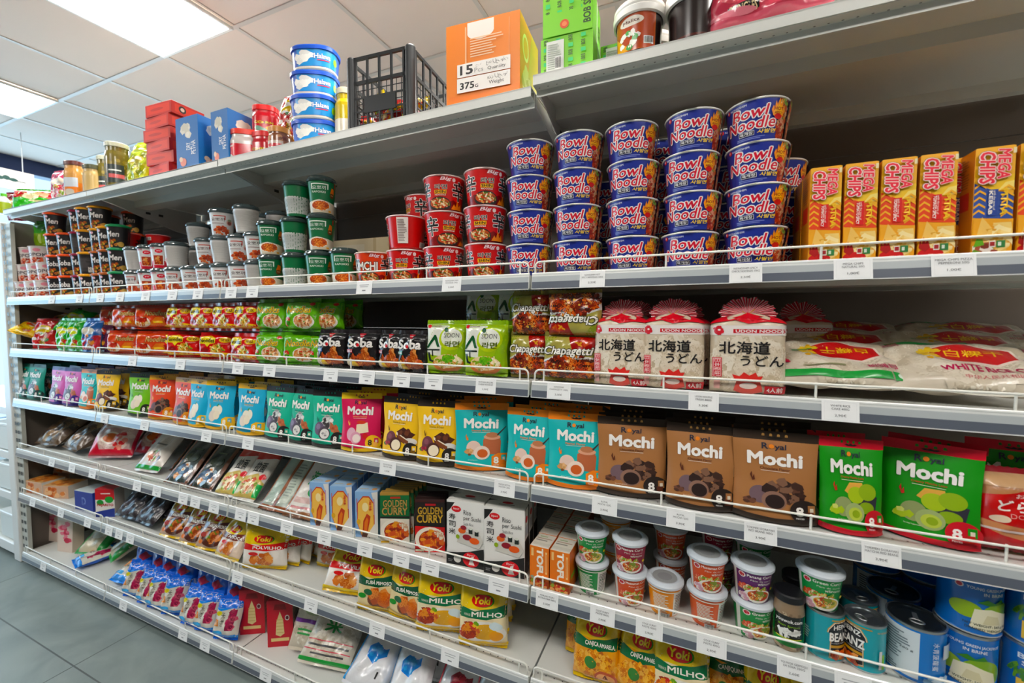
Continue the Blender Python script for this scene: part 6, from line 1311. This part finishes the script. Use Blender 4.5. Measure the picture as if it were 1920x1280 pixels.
o = obj('yellow_basin', m.mesh('yellow_basin', M_PLAST), None, (.93, .40, zc+.0)); tag(o, 'large yellow basin deep behind the chips cartons', 'basin')

# --- packet noodle shelf
Z3 = DK[3]; HB = .126
def PK(kd, uL, uR, tier, yf, w, T, label, group, h=.126, z=None, tilt=3, **k): return SET(kd, uL, uR, (Z3 if z is None else z)+tier*h, yf, w, T, label, group, tilt, .06, **k)
put(K_CRISP['yellow'], (-3.165, .02, Z3+.088), (-1.25, .35, .9), 'yellow snack bag drooping over the wire by the end post', 'snack bags by the end post')
put(K_CRISP['green'], (-2.98, .13, Z3+.105), (-.8, .2, .5), 'shiny green snack bag on top of the heap by the end post', 'snack bags by the end post')
put(K_CRISP['yellow'], (-3.14, .17, Z3+.09), (-.9, -.5, .7), 'yellow snack bag sloping up to the back of the heap', 'snack bags by the end post')
for i, (uL, uR, c, dz, tl, yf) in enumerate(((30, 66, 'yellow', .05, 40, .08), (58, 100, 'red', 0, 12, .03), (72, 112, 'maroon', .1, 25, .12), (104, 130, 'green', 0, 8, .03), (126, 152, 'green', 0, 6, .035), (112, 140, 'maroon', .1, 20, .16), (140, 165, 'maroon', .1, 20, .17), (152, 182, 'blue', 0, 8, .03), (176, 204, 'purple', .0, 6, .07), (178, 206, 'red', .12, 10, .10), (60, 95, 'yellow', .11, 35, .20))):
    SET(K_CRISP[c], uL, uR, Z3, yf, .13, .05, f'small {c if c != "maroon" else "dark red"} snack bag, {ORD[i+1]} of the heap beside the end post', 'snack bags by the end post', tl if dz < .08 else 58, .08, dz=dz)
for t in range(2):
    for i, (uL, uR) in enumerate((((203, 256), (256, 316)), ((213, 256), (255, 315)))[t]):
        PK(K_ONO, uL, uR, t, .03, .155, .055, f'orange noodle packet, {("lower", "upper")[t]} row, {ORD[i+1]} from the left', 'orange noodle packets')
    for i, (uL, uR) in enumerate((((314, 375), (375, 436), (436, 481)), ((315, 360), (360, 402), (402, 442), (442, 482)))[t]):
        PK(K_RNO, uL, uR, t, .03, .155, .055, f'red noodle packet, {("lower", "upper")[t]} row, {ORD[i+1]} from the left', 'red noodle packets')
    for i, (uL, uR) in enumerate((((481, 534), (533, 600)), ((483, 537), (538, 597)))[t]):
        PK(K_GNO, uL, uR, t, .03, .150, .052, f'bright green noodle packet, {("lower", "upper")[t]} row, {ORD[i+1]} from the left', 'green noodle packets', h=.128)
for t in range(2):
    for i, u in enumerate((215, 275, 325, 365, 405, 445)):
        k, c = (K_ONO, 'orange') if i < 2 else (K_RNO, 'red')
        put(k, (PX(u, .13, Z3+.2), .135+.002*i, Z3+.0006+t*.126), (-.08, 0, .45), f'{c} noodle packet behind the front row, {("lower", "upper")[t]} one, {ORD[i+1]} from the left', f'{c} noodle packets at the back')
for i, (u, y, rz) in enumerate(((613, .10, .15), (650, .20, .1))):
    for t in range(2):
        put(K_GNO, (PX(u, y, Z3+.18), y, Z3+.0006+t*.128), (-.06, 0, rz), f'green noodle packet set back, {("lower", "upper")[t]} of the {("nearer", "deeper")[i]} pair behind the black packets', 'green noodle packets at the back')
for i, (uL, uR, c, yf) in enumerate(((597, 650, 'blue', .028), (652, 710, 'red', .028), (712, 757, 'red', .045), (748, 800, 'green', .028))):
    SET(K_SOBA[c], uL, uR, Z3, yf, .128, .052, f'black noodle packet with {c} flavour tag, {ORD[i+1]} of the black packets', 'black noodle packets', 4, .06)
for i, u in enumerate((632, 690, 742, 792)):
    put(K_SOBA[('blue', 'red', 'red', 'green')[i]], (PX(u, .115, Z3+.1), .125, Z3+.0006), (-.06, 0, .2), f'black noodle packet behind the front black row, {ORD[i+1]} from the left', 'black noodle packets at the back')
for i, (uL, uR) in enumerate(((801, 878), (872, 948))):
    SET(K_SOON, uL, uR, Z3, .03, .140, .05, f'white and lime noodle packet, {("left", "right")[i]} front one beside the black packets', 'lime noodle packets', 4, .08, mx=16)
    put(K_SOON, (PX((845, 922)[i], .10, Z3+.1), .108, Z3+.0006), (-.05, 0, .1), f'white and lime noodle packet directly behind the {("left", "right")[i]} front one', 'lime noodle packets')
for i, u in enumerate((908, 968)):
    for t in range(2): put(K_SOON, (PX(u, .235, Z3+.2), .235+.004*i, Z3+.0006+.118*t), (-.04, 0, .05), f'white and lime noodle packet in the shade at the back, {("left", "right")[i]} pile, {("lower", "upper")[t]}', 'lime noodle packets at the back')
for i, (uL, uR, t, rl) in enumerate(((957, 1026, 0, 0), (1021, 1113, 0, 0), (962, 1031, 1, 0), (1027, 1122, 1, pi))):
    yf = (.055, .030, .060, .034)[i]
    if rl == 0: SET(K_CHAP, uL, uR, Z3+t*.121, yf, .150, .056, ('olive noodle packet, lower left of the four', 'olive noodle packet, lower right of the four', 'olive noodle packet, upper left of the four')[i], 'olive noodle packets', 3, .06, mx=10)
    else: put(K_CHAP, (PX(1074, yf, Z3+.18), yf+.028, Z3+.262), (.03, pi, 0), 'olive noodle packet stacked upside down, upper right of the four', 'olive noodle packets')
for i, u in enumerate((1000, 1068)):
    for t in range(2): put(K_CHAP, (PX(u, .14, Z3+.15), .145, Z3+.0006+.121*t), (-.05, 0, 0), f'olive noodle packet behind the {("left", "right")[i]} front pair, {("lower", "upper")[t]}', 'olive noodle packets at the back')
ub = [(1116, 1211), (1206, 1318), (1335, 1470)]
for i, (uL, uR) in enumerate(ub):
    SET(K_UDON, uL, uR, Z3, .027, .142, .062, f'tall udon noodle bag with striped fan top, {ORD[i+1]} of the front row', 'udon noodle bags', 2, .09, mx=5, shrink=.85)
    put(K_UDON, (PX((1190, 1262, 1400)[i], .14, Z3+.1)+(.0, .02, -.012)[i], .135, Z3+.0006), (-.03, 0, .0), f'tall udon noodle bag standing behind the {ORD[i+1]} front one', 'udon noodle bags')
o = put(K_UDON, (PX(1512, .24, Z3+.1), .27, Z3+.0006), (-.12, 0, .15), 'tall udon noodle bag set deep behind the flat rice cake bags', 'udon noodle bags')
def lie(kd, u0, y, z, rz, label, group, tx=76):
    return put(kd, (PX(u0, y, z), y, z), (-math.radians(tx), 0, rz), label, group)
lie(K_RCF, 1580, .045, Z3+.027, .06, 'flat white rice cake bag with green strip, front left of the rice cakes', 'white rice cake bags', 62)
lie(K_RC, 1832, .045, Z3+.027, -.02, 'flat white rice cake bag with pink lettering, front right of the rice cakes', 'white rice cake bags', 62)
lie(K_RC, 1590, .16, Z3+.062, .03, 'white rice cake bag lying behind the front left one', 'white rice cake bags', 66)
lie(K_RCF, 1830, .16, Z3+.062, .04, 'white rice cake bag lying behind the front right one', 'white rice cake bags', 66)
lie(K_RC, 1840, .27, Z3+.098, -.05, 'white rice cake bag at the very back on the right', 'white rice cake bags', 72)
lie(K_RC, 1600, .31, Z3+.10, -.05, 'white rice cake bag at the very back beside the rear udon bag', 'white rice cake bags', 72)

# --- pouch sweets shelf
Z4 = DK[4]
MO = [(33, 52, 'dteal', 'dark teal', .03), (50, 78, 'dteal', 'dark teal', .03), (92, 117, 'lilac', 'lilac', .026), (116, 148, 'lilac', 'lilac', .026), (147, 179, 'jar', 'turquoise and orange', .026), (176, 218, 'yellow', 'yellow and brown', .026),
      (238, 283, 'lime', 'lime green', .03), (276, 326, 'orange', 'orange', .026), (323, 358, 'orange', 'orange', .032), (352, 384, 'blue', 'sky blue', .028), (383, 435, 'blue', 'sky blue', .026), (442, 491, 'blue', 'sky blue', .028),
      (495, 541, 'teal', 'sea green', .03), (539, 585, 'teal', 'sea green', .035), (583, 645, 'teal', 'sea green', .027), (639, 711, 'pink', 'pink', .026), (716, 782, 'yellow', 'yellow and brown', .036), (781, 857, 'yellow', 'yellow and brown', .026),
      (854, 951, 'jar', 'turquoise and orange', .027), (949, 1033, 'jar', 'turquoise and orange', .036), (1028, 1131, 'jar', 'turquoise and orange', .026), (1122, 1250, 'brown', 'brown', .03), (1251, 1376, 'brown', 'brown', .03), (1377, 1533, 'brown', 'brown', .027), (1540, 1657, 'green', 'green and red', .03), (1652, 1840, 'green', 'green and red', .026)]
cnt = {}
for i, (uL, uR, k, c, yf) in enumerate(MO):
    cnt[c] = cnt.get(c, 0)+1
    o = SET(K_MO[k], uL, uR, Z4, yf, .150, .030, f'{c} mochi pouch in front, {ORD[cnt[c]]} of its colour from the left', f'{c} mochi pouches', 5, .10, mx=34, stretch=1.22)
    r = o.rotation_euler[2]; nb = 2 if i < 24 else 1
    for q in range(nb):
        d = .06*(q+1)+(.014 if q else 0)
        p = o.location
        o2 = put(K_MO[k], (p.x-sin(r)*d+RR.uniform(-.012, .012)+.01*q, p.y+cos(r)*d, Z4+.0006), (-math.radians(5), 0, r+RR.uniform(-.12, .12)), f'{c} pouch {("directly", "two places")[q]} behind the {ORD[cnt[c]]} front one', f'{c} mochi pouches at the back')
        o2.scale = o.scale
SET(K_DORA, 1838, 2010, Z4, .03, .20, .085, 'red and tan dorayaki cake pack at the right end of the pouch shelf', None, 4, .08, mx=2)
put(K_MO['green'], (PX(1880, .16, Z4+.1)+.02, .165, Z4+.0006), (-.08, 0, -.2), 'green and red mochi pouch in the shade behind the dorayaki pack', 'green and red mochi pouches at the back')

# --- boxes and tubs shelf
Z5 = DK[5]
def LEAN(kd, uL, uR, z, yf, w, T, tilt, label, group=None, rz=.1, dz=0.0, roll=0, hm=.02): return SET(kd, uL, uR, z, yf, w, T, label, group, tilt, hm, rz=rz, dz=dz, roll=roll, stretch=1.3)
put(K_BRBAG, (PX(78, .05, Z5), .065, Z5+.032), (-.92, 0, .1), 'brown bag of dried mushrooms lying nearest the end post', 'bags of dried mushrooms')
put(K_BRBAG, (PX(122, .06, Z5), .075, Z5+.032), (-.95, 0, -.1), 'brown bag of dried mushrooms lying beside the prawn cracker bag', 'bags of dried mushrooms')
put(K_BRBAG, (PX(128, .20, Z5), .20, Z5+.06), (-1.0, 0, .2), 'brown bag of dried mushrooms lying on top of the others', 'bags of dried mushrooms')
SET(K_SHRIMP, 160, 240, Z5, .028, .22, .07, 'pink prawn cracker bag leaning back on the shelf', 'pink prawn cracker bags', 34, .1, mx=25)
put(K_SHRIMP, (PX(262, .20, Z5+.1), .23, Z5+.012), (-.78, 0, .2), 'pink prawn cracker bag behind the white rice paper bag', 'pink prawn cracker bags')
LEAN(K_WHITEBAG, 238, 300, Z5, .026, .17, .035, 44, 'white rice paper bag with green foot leaning back', None, .12)
for i, (uL, uR, k, c) in enumerate(((300, 352, K_NORI, 'dark green'), (345, 398, K_NORI, 'dark green'))):
    LEAN(k, uL, uR, Z5, .026+.004*i, .15, .012, 45, f'dark green seaweed pack with sushi picture, {("left", "right")[i]} front one', 'seaweed packs', .08)
    for q in range(2):
        LEAN(k, uL+8, uR+10, Z5, .075+.045*q, .15, .012, 45, f'dark green seaweed pack under the {("left", "right")[i]} front one, {("upper", "lower")[q]} of two', 'seaweed packs below', .08)
for i, (uL, uR) in enumerate(((398, 436), (430, 474))):
    LEAN(K_TOM2, uL, uR, Z5, .026, .125, .03, 46, f'white packet of noodles with red top leaning back, {("left", "right")[i]} of the two', 'white noodle packets', .08)
LEAN(K_NORIG, 482, 534, Z5, .026, .15, .014, 47, 'grey green seaweed pack with brown border beside the white packets', 'bordered seaweed packs', .06)
LEAN(K_NORIG, 500, 552, Z5, .07, .15, .014, 47, 'grey green seaweed pack with brown border, behind its twin', 'bordered seaweed packs', .06)
LEAN(K_NORIW, 530, 582, Z5, .026, .15, .014, 47, 'white seaweed pack with green lettering beside the blue cartons', 'white seaweed packs', .06)
LEAN(K_NORIW, 545, 592, Z5, .08, .15, .014, 47, 'white seaweed pack partly under the blue cartons row', 'white seaweed packs', .06)
bx = [(581, 617), (619, 663), (666, 712)]
for i, (uL, uR) in enumerate(bx):
    x, y, r = FIT(uL, uR, Z5+.09, .03, .082, 20)
    for q in range(4):
        d = .053*q
        put(K_BLUE, (x-sin(r)*d, y+cos(r)*d, Z5+.0006), r, f'pale blue snack carton with orange picture, {ORD[i+1]} column, {ORD[q+1]} from the front', 'pale blue snack cartons')
x, y, r = FIT(713, 781, Z5+.09, .030, .10, 25)
for q in range(5):
    d = .0245*q; put(K_GC, (x-sin(r)*d+.012*q, y+cos(r)*d, Z5+.0006), r, f'green curry sauce carton, {ORD[q+1]} from the front of its row', 'green curry cartons')
x, y, r = FIT(778, 850, Z5+.09, .034, .10, 22)
for q in range(3):
    d = .0245*q; put(K_GCR, (x-sin(r)*d, y+cos(r)*d, Z5+.0006), r, f'black and red curry sauce carton, {ORD[q+1]} from the front of its row', 'black curry cartons')
for i, (uL, uR) in enumerate(((838, 908), (908, 984))):
    x, y, r = FIT(uL, uR, Z5+.1, .026+.002*i, .128, 8)
    for q in range(3):
        d = .058*q; put(K_RISO, (x-sin(r)*d, y+cos(r)*d, Z5+.0006), r, f'white and black sushi rice carton, {("left", "right")[i]} column, {ORD[q+1]} from the front', 'sushi rice cartons')
for i in range(2):
    for q in range(4):
        put(K_TOFU, (.022+.0615*i, .026+.078*q, Z5+.0006), -.02, f'orange tofu carton, {("left", "right")[i]} row, {ORD[q+1]} from the front', 'orange tofu cartons')
def tubs(u, y, spec, where):
    for t, (k, c) in enumerate(spec):
        put(k, (PX(u, y, Z5+.05+.09*t), y, Z5+.0006+.0905*t), math.radians((14, 4, -6)[t % 3]+RR.uniform(-5, 5)), f'{c} curry paste tub, {("lower", "upper")[t] if len(spec) > 1 else "single"}, {where}', 'curry paste tubs')
G, N_, M_, P_, Y_ = (K_CG, 'green'), (K_CN, 'crimson'), (K_CM, 'orange red'), (K_CP, 'purple'), (K_CY, 'amber')
tubs(1110, .085, ((K_CGB, 'green'), G), 'beside the tofu cartons')
tubs(1181, .080, (M_, N_), 'second column of the front row')
tubs(1246, .075, (Y_,), 'in front with nothing on it')
tubs(1325, .075, ((K_CMB, 'orange red'), M_), 'just right of the amber tub')
tubs(1410, .078, (G, P_), 'left of the bean sprout jar')
tubs(1257, .195, (M_, M_), 'in the back row behind the amber tub')
tubs(1412, .205, (G, G), 'in the back row behind the purple tub')
tubs(1155, .200, (Y_, Y_), 'in the back row behind the crimson tub')
tubs(1345, .230, (N_, N_), 'in the back row, deep in the shade')
put(K_SPROUT, (PX(1478, .062, Z5+.06), .062, Z5+.0006), -.12, 'tall jar of bean sprouts with black lid between the tubs')
put(K_SPROUT, (PX(1476, .14, Z5+.06)+.02, .145, Z5+.0006), -.1, 'second bean sprout jar, behind the front one')
put(K_HEINZ, (PX(1545, .070, Z5+.05), .070, Z5+.0006), math.radians(42), 'turquoise baked bean can, left one carrying a green tub', 'turquoise baked bean cans')
put(K_CG, (PX(1537, .075, Z5+.15), .078, Z5+.1105), math.radians(-6), 'green curry paste tub standing on a bean can', 'curry paste tubs')
put(K_HEINZ, (PX(1620, .066, Z5+.05), .066, Z5+.0006), math.radians(-56), 'turquoise baked bean can, right one at the very front', 'turquoise baked bean cans')
put(K_HEINZ, (PX(1605, .16, Z5+.05), .150, Z5+.0006), math.radians(20), 'turquoise baked bean can in the second row', 'turquoise baked bean cans')
put(K_WHT, (PX(1714, .085, Z5+.05), .085, Z5+.0006), math.radians(-12), 'blue can with white back label at the front', 'blue fruit cans')
put(K_WHT, (PX(1672, .19, Z5+.06), .19, Z5+.0006), math.radians(-30), 'blue can with white back label, right behind the front one', 'blue fruit cans')
put(K_WHT, (PX(1640, .31, Z5+.06), .30, Z5+.0006), math.radians(30), 'blue can in the third row, bottom of two', 'blue fruit cans')
put(K_JACK, (PX(1640, .31, Z5+.16), .30, Z5+.1222), math.radians(70), 'blue can in the third row, upper of two', 'blue fruit cans')
put(K_JACK, (PX(1735, .29, Z5+.16), .285, Z5+.1222), math.radians(60), 'upper blue can behind the stacked jackfruit cans', 'blue fruit cans')
put(K_JACK, (PX(1735, .29, Z5+.06), .285, Z5+.0006), math.radians(60), 'lower blue can behind the stacked jackfruit cans', 'blue fruit cans')
jx = PX(1806, .105, Z5+.05)
put(K_JACK, (jx, .105, Z5+.0006), math.radians(-26), 'blue jackfruit can, lower one of the front pair', 'blue fruit cans')
put(K_JACK, (jx+.004, .107, Z5+.1222), math.radians(0), 'blue jackfruit can, upper one of the front pair', 'blue fruit cans')
for t in range(2): put(K_BAMB, (jx+.106, .100, Z5+.0006+.1216*t), math.radians(-4+4*t), f'blue bamboo slices can at the right edge, {("lower", "upper")[t]} one', 'blue bamboo cans')
for t in range(2): put(K_JACK, (jx+.05, .215, Z5+.0006+.1216*t), math.radians(20), f'blue can behind the gap by the bamboo cans, {("lower", "upper")[t]} one', 'blue fruit cans')

# --- flour bag shelf
Z6 = DK[6]
for i, (uL, uR, yf, dz, tl) in enumerate(((46, 78, .03, 0, 0), (80, 128, .035, 0, 0), (84, 130, .15, 0, 0), (100, 140, .16, .077, 12))):
    SET(K_TRAY, uL, uR, Z6, yf, .16, 0, ('brown cake tray nearest the end post', 'brown cake tray left of the navy carton', 'brown cake tray behind the front ones', 'brown cake tray tilted on top of the others')[i], 'brown cake trays', tl, .04, dz=dz)
SET(K_NAVY, 140, 174, Z6, .04, .15, 0, 'navy blue carton with pale top lying on the flour shelf', None, 0, .05)
SET(K_PAJ, 179, 215, Z6, .035, .10, 0, 'red white and blue tea packet standing beside black bags', None, 0, .07)
for i, (u, y, dz, rz) in enumerate(((228, .045, .03, .05), (262, .045, .03, -.05), (250, .13, .055, .1), (296, .10, .05, .0))):
    put(K_BKBAG, (PX(u, y, Z6), y+.01, Z6+dz), (-.85, 0, rz), f'black bag of dried fungus, {ORD[i+1]} from the left in the heap', 'black bags of dried fungus')
fb = [(294, 338, K_FAR, 'brown'), (330, 376, K_FAR, 'brown'), (362, 412, K_FAR, 'brown'), (398, 440, K_BYO, 'brown')]
for i, (uL, uR, k, c) in enumerate(fb):
    SET(k, uL, uR, Z6, .018-.002*(i % 2), .158, .042, f'brown and yellow flour bag leaning back, {ORD[i+1]} from the left', 'brown flour bags', 36, .06, mx=22)
    put(k, (PX(uL+30, .14, Z6+.1), .15, Z6+.012), (-.55, 0, .25), f'brown and yellow flour bag behind the {ORD[i+1]} front one', 'brown flour bags at the back')
for i, (uL, uR, yf) in enumerate(((452, 532, .012), (500, 556, .085), (530, 575, .14), (560, 592, .19))):
    SET(K_RYO, uL, uR, Z6, yf, .155, .045, f'red white and yellow flour bag, {ORD[i+1]} in the row running back', 'red flour bags', 14, .08, mx=20, shrink=.9)
for i, (uL, uR, yf, tl) in enumerate(((592, 650, .15, 12), (654, 704, .15, 12))):
    SET(K_RYO, uL, uR, Z6, yf, .155, .045, f'red white flour bag standing against the back, {("left", "right")[i]} one', 'red flour bags', tl, .08, mx=20)
SET(K_RYO, 602, 682, Z6, .016, .155, .045, 'red white flour bag leaning left against green topped bags', 'red flour bags', 38, .06, mx=20, roll=.12)
for i, (uL, uR, k, c, nm) in enumerate(((668, 738, K_MIMO, 'corn meal', 'dark green'), (727, 790, K_MIMO, 'corn meal', 'dark green'), (780, 874, K_MILHO, 'maize flour', 'bright yellow'), (861, 948, K_MILHO, 'maize flour', 'bright yellow'))):
    o = SET(k, uL, uR, Z6, .008+.022*(i == 1)-.0, .150, .052, f'{nm} {c} bag at the front, {("left", "right")[i % 2]} of the pair', 'yellow flour bags', 13, .09, mx=18)
    r = o.rotation_euler[2]; p = o.location
    for q in range(3 if i == 3 else 1):
        d = .06*(q+1); put(k, (p.x-sin(r)*d+.006*q, p.y+cos(r)*d, p.z), (-.22, 0, r), f'{nm} {c} bag {ORD[q+1]} behind the {("left", "right")[i % 2]} front one of its pair', 'yellow flour bags at the back')
cb = [(1060, 1100, .12, K_CANQ, 'green topped grits bag behind the first orange grits bag'), (1075, 1158, .04, K_CANJ, 'orange grits bag, first from the left in the nearest bay'), (1152, 1232, .045, K_CANJ, 'orange grits bag, second from the left, turned askew'), (1228, 1335, .04, K_MILHO, 'bright yellow flour bag beside the askew grits bag'), (1325, 1412, .10, K_CANQ, 'green topped grits bag right of the bright yellow bag'), (1412, 1490, .05, K_CANJ, 'orange grits bag under the curry tubs, fourth from the left')]
for i, (uL, uR, yf, k, lb) in enumerate(cb):
    SET(k, uL, uR, Z6, yf, .150, .052, lb, 'grits bags in the nearest bay', 16, .12, mx=6, roll=(0, 0, .12, -.05, 0, 0)[i])
for i, u in enumerate((1130, 1215, 1300)):
    put(K_CANJ, (PX(u, .17, Z6+.15), .18, Z6+.004), (-.2, 0, 0), f'orange grits bag in the second row, {ORD[i+1]} from the left', 'grits bags at the back')
SET(K_RYO, 1500, 1590, Z6, .05, .155, .045, 'dark red flour bag at the right end of the flour shelf', None, 10, .1, mx=4)

# --- lowest shelf
Z7 = DK[7]
for i, (uL, uR, yf) in enumerate(((84, 108, .13), (106, 134, .10))):
    SET(K_PINKB, uL, uR, Z7, yf, .09, 0, f'pink spotted rice noodle packet standing, {("left", "right")[i]} one', 'pink rice noodle packets', 3, .1, mx=12)
put(K_BRBAG, (PX(80, .30, Z7+.1), .31, Z7+.005), (-.3, 0, .4), 'tan bag slumped behind the pink packets')
put(K_GRNB, (PX(165, .12, Z7), .12, Z7+.04), (-1.05, 0, .35), 'white and green noodle bag lying flat, left one', 'green striped noodle bags')
put(K_GRNB, (PX(205, .15, Z7), .15, Z7+.04), (-1.05, 0, -.35), 'white and green noodle bag lying flat, right one', 'green striped noodle bags')
put(K_GRNB, (PX(186, .20, Z7+.1), .20, Z7+.13), (-1.05, 0, .1), 'white and green noodle bag lying on top of the other two', 'green striped noodle bags')
put(K_VERMF, (PX(128, .025, Z7), .045, Z7+.026), (-1.5, 0, -.25), 'blue edged vermicelli packet lying flat, alone at the front')
put(K_VERMF, (PX(212, .035, Z7), .05, Z7+.03), (-1.2, 0, .1), 'blue edged vermicelli packet lying beside the standing ones')
vx = [(226, 262), (252, 284), (270, 302), (298, 338), (334, 366), (360, 398), (396, 440)]
for i, (uL, uR) in enumerate(vx):
    o = SET(K_VERM, uL, uR, Z7, -.010, .115, .062, f'blue topped vermicelli bag in the front row, {ORD[i+1]} from the left', 'blue vermicelli bags', 20, .08, mx=34)
    r = o.rotation_euler[2]; p = o.location
    for q in range(3):
        d = .075*(q+1); put(K_VERMT, (p.x-sin(r)*d, p.y+cos(r)*d, p.z), (-.12, 0, r+RR.uniform(-.15, .15)), f'blue topped vermicelli bag {("directly", "two", "three")[q]} {"behind" if q == 0 else "rows behind"} the {ORD[i+1]} front one', 'blue vermicelli bags at the back')
for i, (uL, uR) in enumerate(((449, 500), (501, 553))):
    x, y, r = FIT(uL, uR, Z7+.1, .09, .105, 30)
    put(K_REDF, (x, y, Z7+.0006), r, f'red flour packet with tan emblem, {("left", "right")[i]} front one', 'red flour packets')
    put(K_REDF, (x-sin(r)*.074, y+cos(r)*.074, Z7+.0006), r, f'red flour packet directly behind the {("left", "right")[i]} front one', 'red flour packets')
SET(K_RICE, 536, 606, Z7, .06, .16, .07, 'rice bag with purple band leaning beside the red packets', 'rice bags', 28, .1, mx=22, roll=.14)
put(K_RICE, (PX(640, .27, Z7+.15), .27, Z7+.006), (-.3, 0, .3), 'rice bag with printed back standing behind the green lettered one', 'rice bags')
SET(K_RICEG, 556, 648, Z7, .028, .17, .06, 'rice bag with green characters lying at the front', 'rice bags', 50, .06, mx=16, roll=.1)
for i, (u, y, k, c, tl, rl) in enumerate(((662, .02, K_FLB, 'blue', .95, .22), (744, .025, K_FLB, 'blue', .9, -.12), (718, .16, K_FLB, 'blue', .6, .2), (828, .03, K_FLR, 'red', .85, .16), (800, .17, K_FLR, 'red', .55, -.15), (905, .04, K_FLR, 'red', .75, .1), (700, .30, K_FLR, 'red', .3, 0))):
    put(k, (PX(u, y, Z7), y+.03, Z7+.03), (-tl, rl, .05), f'white flour sack with {c} print, {ORD[i+1]} in the pile at the bottom', 'white flour sacks')

# --- price tickets on the rails
M_TK = M_PAPER; _tk = {}
def ticket(ls, price):
    k = (ls, price)
    if k in _tk: return _tk[k]
    w, h = .066, .043
    m = MB(); box(m, -w/2, -.0006, 0, w/2, 0, h, '#e4e6e6')
    A = [('r', .07, .07, .93, .075, '#b9bcbe'), ('r', .07, .93, .93, .935, '#b9bcbe'), ('r', .07, .07, .073, .93, '#b9bcbe'), ('r', .927, .07, .93, .93, '#b9bcbe')]
    n = len(ls)
    if not ls: A += [('r', .2, .70, .8, .745, '#9a9da0'), ('r', .25, .55, .75, .595, '#9a9da0'), ('r', .40, .24, .62, .33, '#808386')]
    for i, s in enumerate(ls):
        if not s: continue
        tw = min(.84, .052*len(s)); y = .72-.155*i if n < 3 else .77-.14*i
        A.append(('t', s, .5-tw/2, y, .5+tw/2, y+.105, '#3c3e42', {'b': .01}))
    tw = .05*len(price)+.06
    if price: A.append(('t', price, .5-tw/2, .22, .5+tw/2, .36, '#2c2e32', {'b': .01}))
    stamp(m, face('F', -w/2, -.0006, 0, w/2, 0, h), w, h, A)
    _tk[k] = m.mesh('price_ticket', M_TK); return _tk[k]
SHN = {2: 'cup noodle', 3: 'packet noodle', 4: 'pouch', 5: 'box and tub', 6: 'flour bag', 7: 'bottom'}
TK = {2: [(96,), (148,), (187,), (224,), (272,), (322,), (370,), (432,), (472,), (682,), (846, ('NONGSHIM SHIN', 'NOODLES 114G'), '2,00€'), (1110, ('NONGSHIM HOT', 'SPICY NOODLES 100G'), '2,50€'), (1398, ('NONGSHIM SPICY', 'CHICK NOODLES 100G'), '2,50€'), (1600, ('MEGA CHIPS', 'NATURAL 50G'), '1,00€'), (1789, ('MEGA CHIPS PIZZA', 'PEPPERONI 50G'), '1,00€')],
      3: [(247,), (337,), (445,), (504,), (619,), (687,), (752,), (812,), (910, ('SAMYANG BULDAK', 'CHEESE NOODLES'), '2,00€'), (1047, ('NONGSHIM', 'CHAPAGETTI 140G'), '2,00€'), (1319, ('UDON NOODLE', 'FRESH 800G'), '3,30€'), (1576, ('WHITE RICE', 'CAKE 400G'), '2,90€')],
      4: [(195,), (270,), (386,), (464,), (726, ('MOCHI ROYAL', 'MOCHI 120G'), '3,90€'), (945, ('MOCHI ROYAL', 'MOCHI 120G'), '3,90€'), (1133, ('ROYAL', 'MOCHI 120G'), '3,90€'), (1276, ('ROYAL', 'MOCHI 120G'), '3,90€'), (1426, ('TOKIMEKI DORAYAKI', 'RED BEANS 165G'), '3,90€'), (1653, ('TOKIMEKI DORAYAKI', 'MATCHA RED BEANS'), '3,90€')],
      5: [(96,), (134,), (172,), (256,), (293,), (342,), (365,), (400,), (450,), (474,), (537,), (607,), (683,), (751,), (806,), (934,), (1025, ('MORI-NU TOFU', 'EXTRA FIRM 349G'), '3,30€'), (1129, ('COCK CURRY', 'PASTE 400G'), '2,90€'), (1217, ('COCK CURRY', 'PASTE 400G'), '2,90€'), (1334, ('COCK CURRY', 'PASTE 400G'), '2,90€'), (1489, ('YOUWOK GERMOGLI', 'DI SOIA 330G'), '2,60€'), (1600,)],
      6: [(60,), (113,), (163,), (203,), (222,), (243,), (316,), (345,), (444,), (582,), (706,), (843,)],
      7: [(80,), (230,), (342,), (383,), (497,)]}
for lv, row in TK.items():
    for i, tk in enumerate(row):
        u = tk[0]; ls, pr_ = (tk[1], tk[2]) if len(tk) > 1 else ((), '')
        x = PX(u, 0.0, RBZ[lv]+.022); near = min(((abs(UX(x, 0, 1)-u2), u2) for u2 in (993, 420, 175)))[0]
        for s_ in (SA, SB, SCm):
            if abs(x-s_) < .04: x = s_+(.042 if x > s_ else -.042)
        o = obj('price_ticket', ticket(ls, pr_), None, (x, -.0012, RBZ[lv]+.0006), (math.atan2(-.0075, .044)*1.0, 0, 0))
        tag(o, f'white price ticket{" reading "+pr_ if pr_ else ""}, {ORD[i+1]} from the left on the {SHN[lv]} rail', 'price ticket', 'price tickets on the shelf rails')

# things on the unit beyond the end post
for i, (y, z) in enumerate(((.10, .0805), (.10, .4), (.10, .66))):
    m = MB(); box(m, -.13, 0, 0, .13, .2, .17, '#dfe6e6', ch=.012); box(m, -.135, -.005, .155, .135, .205, .175, '#eef2f2', ch=.004)
    o = obj('storage_box', m.mesh('storage_box', M_PLAST), None, (-3.575, .045, (.0805, .4006, .6606)[i]), (0, 0, .03*i))
    tag(o, f'white lidded plastic storage box beyond the end post, {("lowest", "middle", "highest")[i]} one', 'storage box', 'white storage boxes')
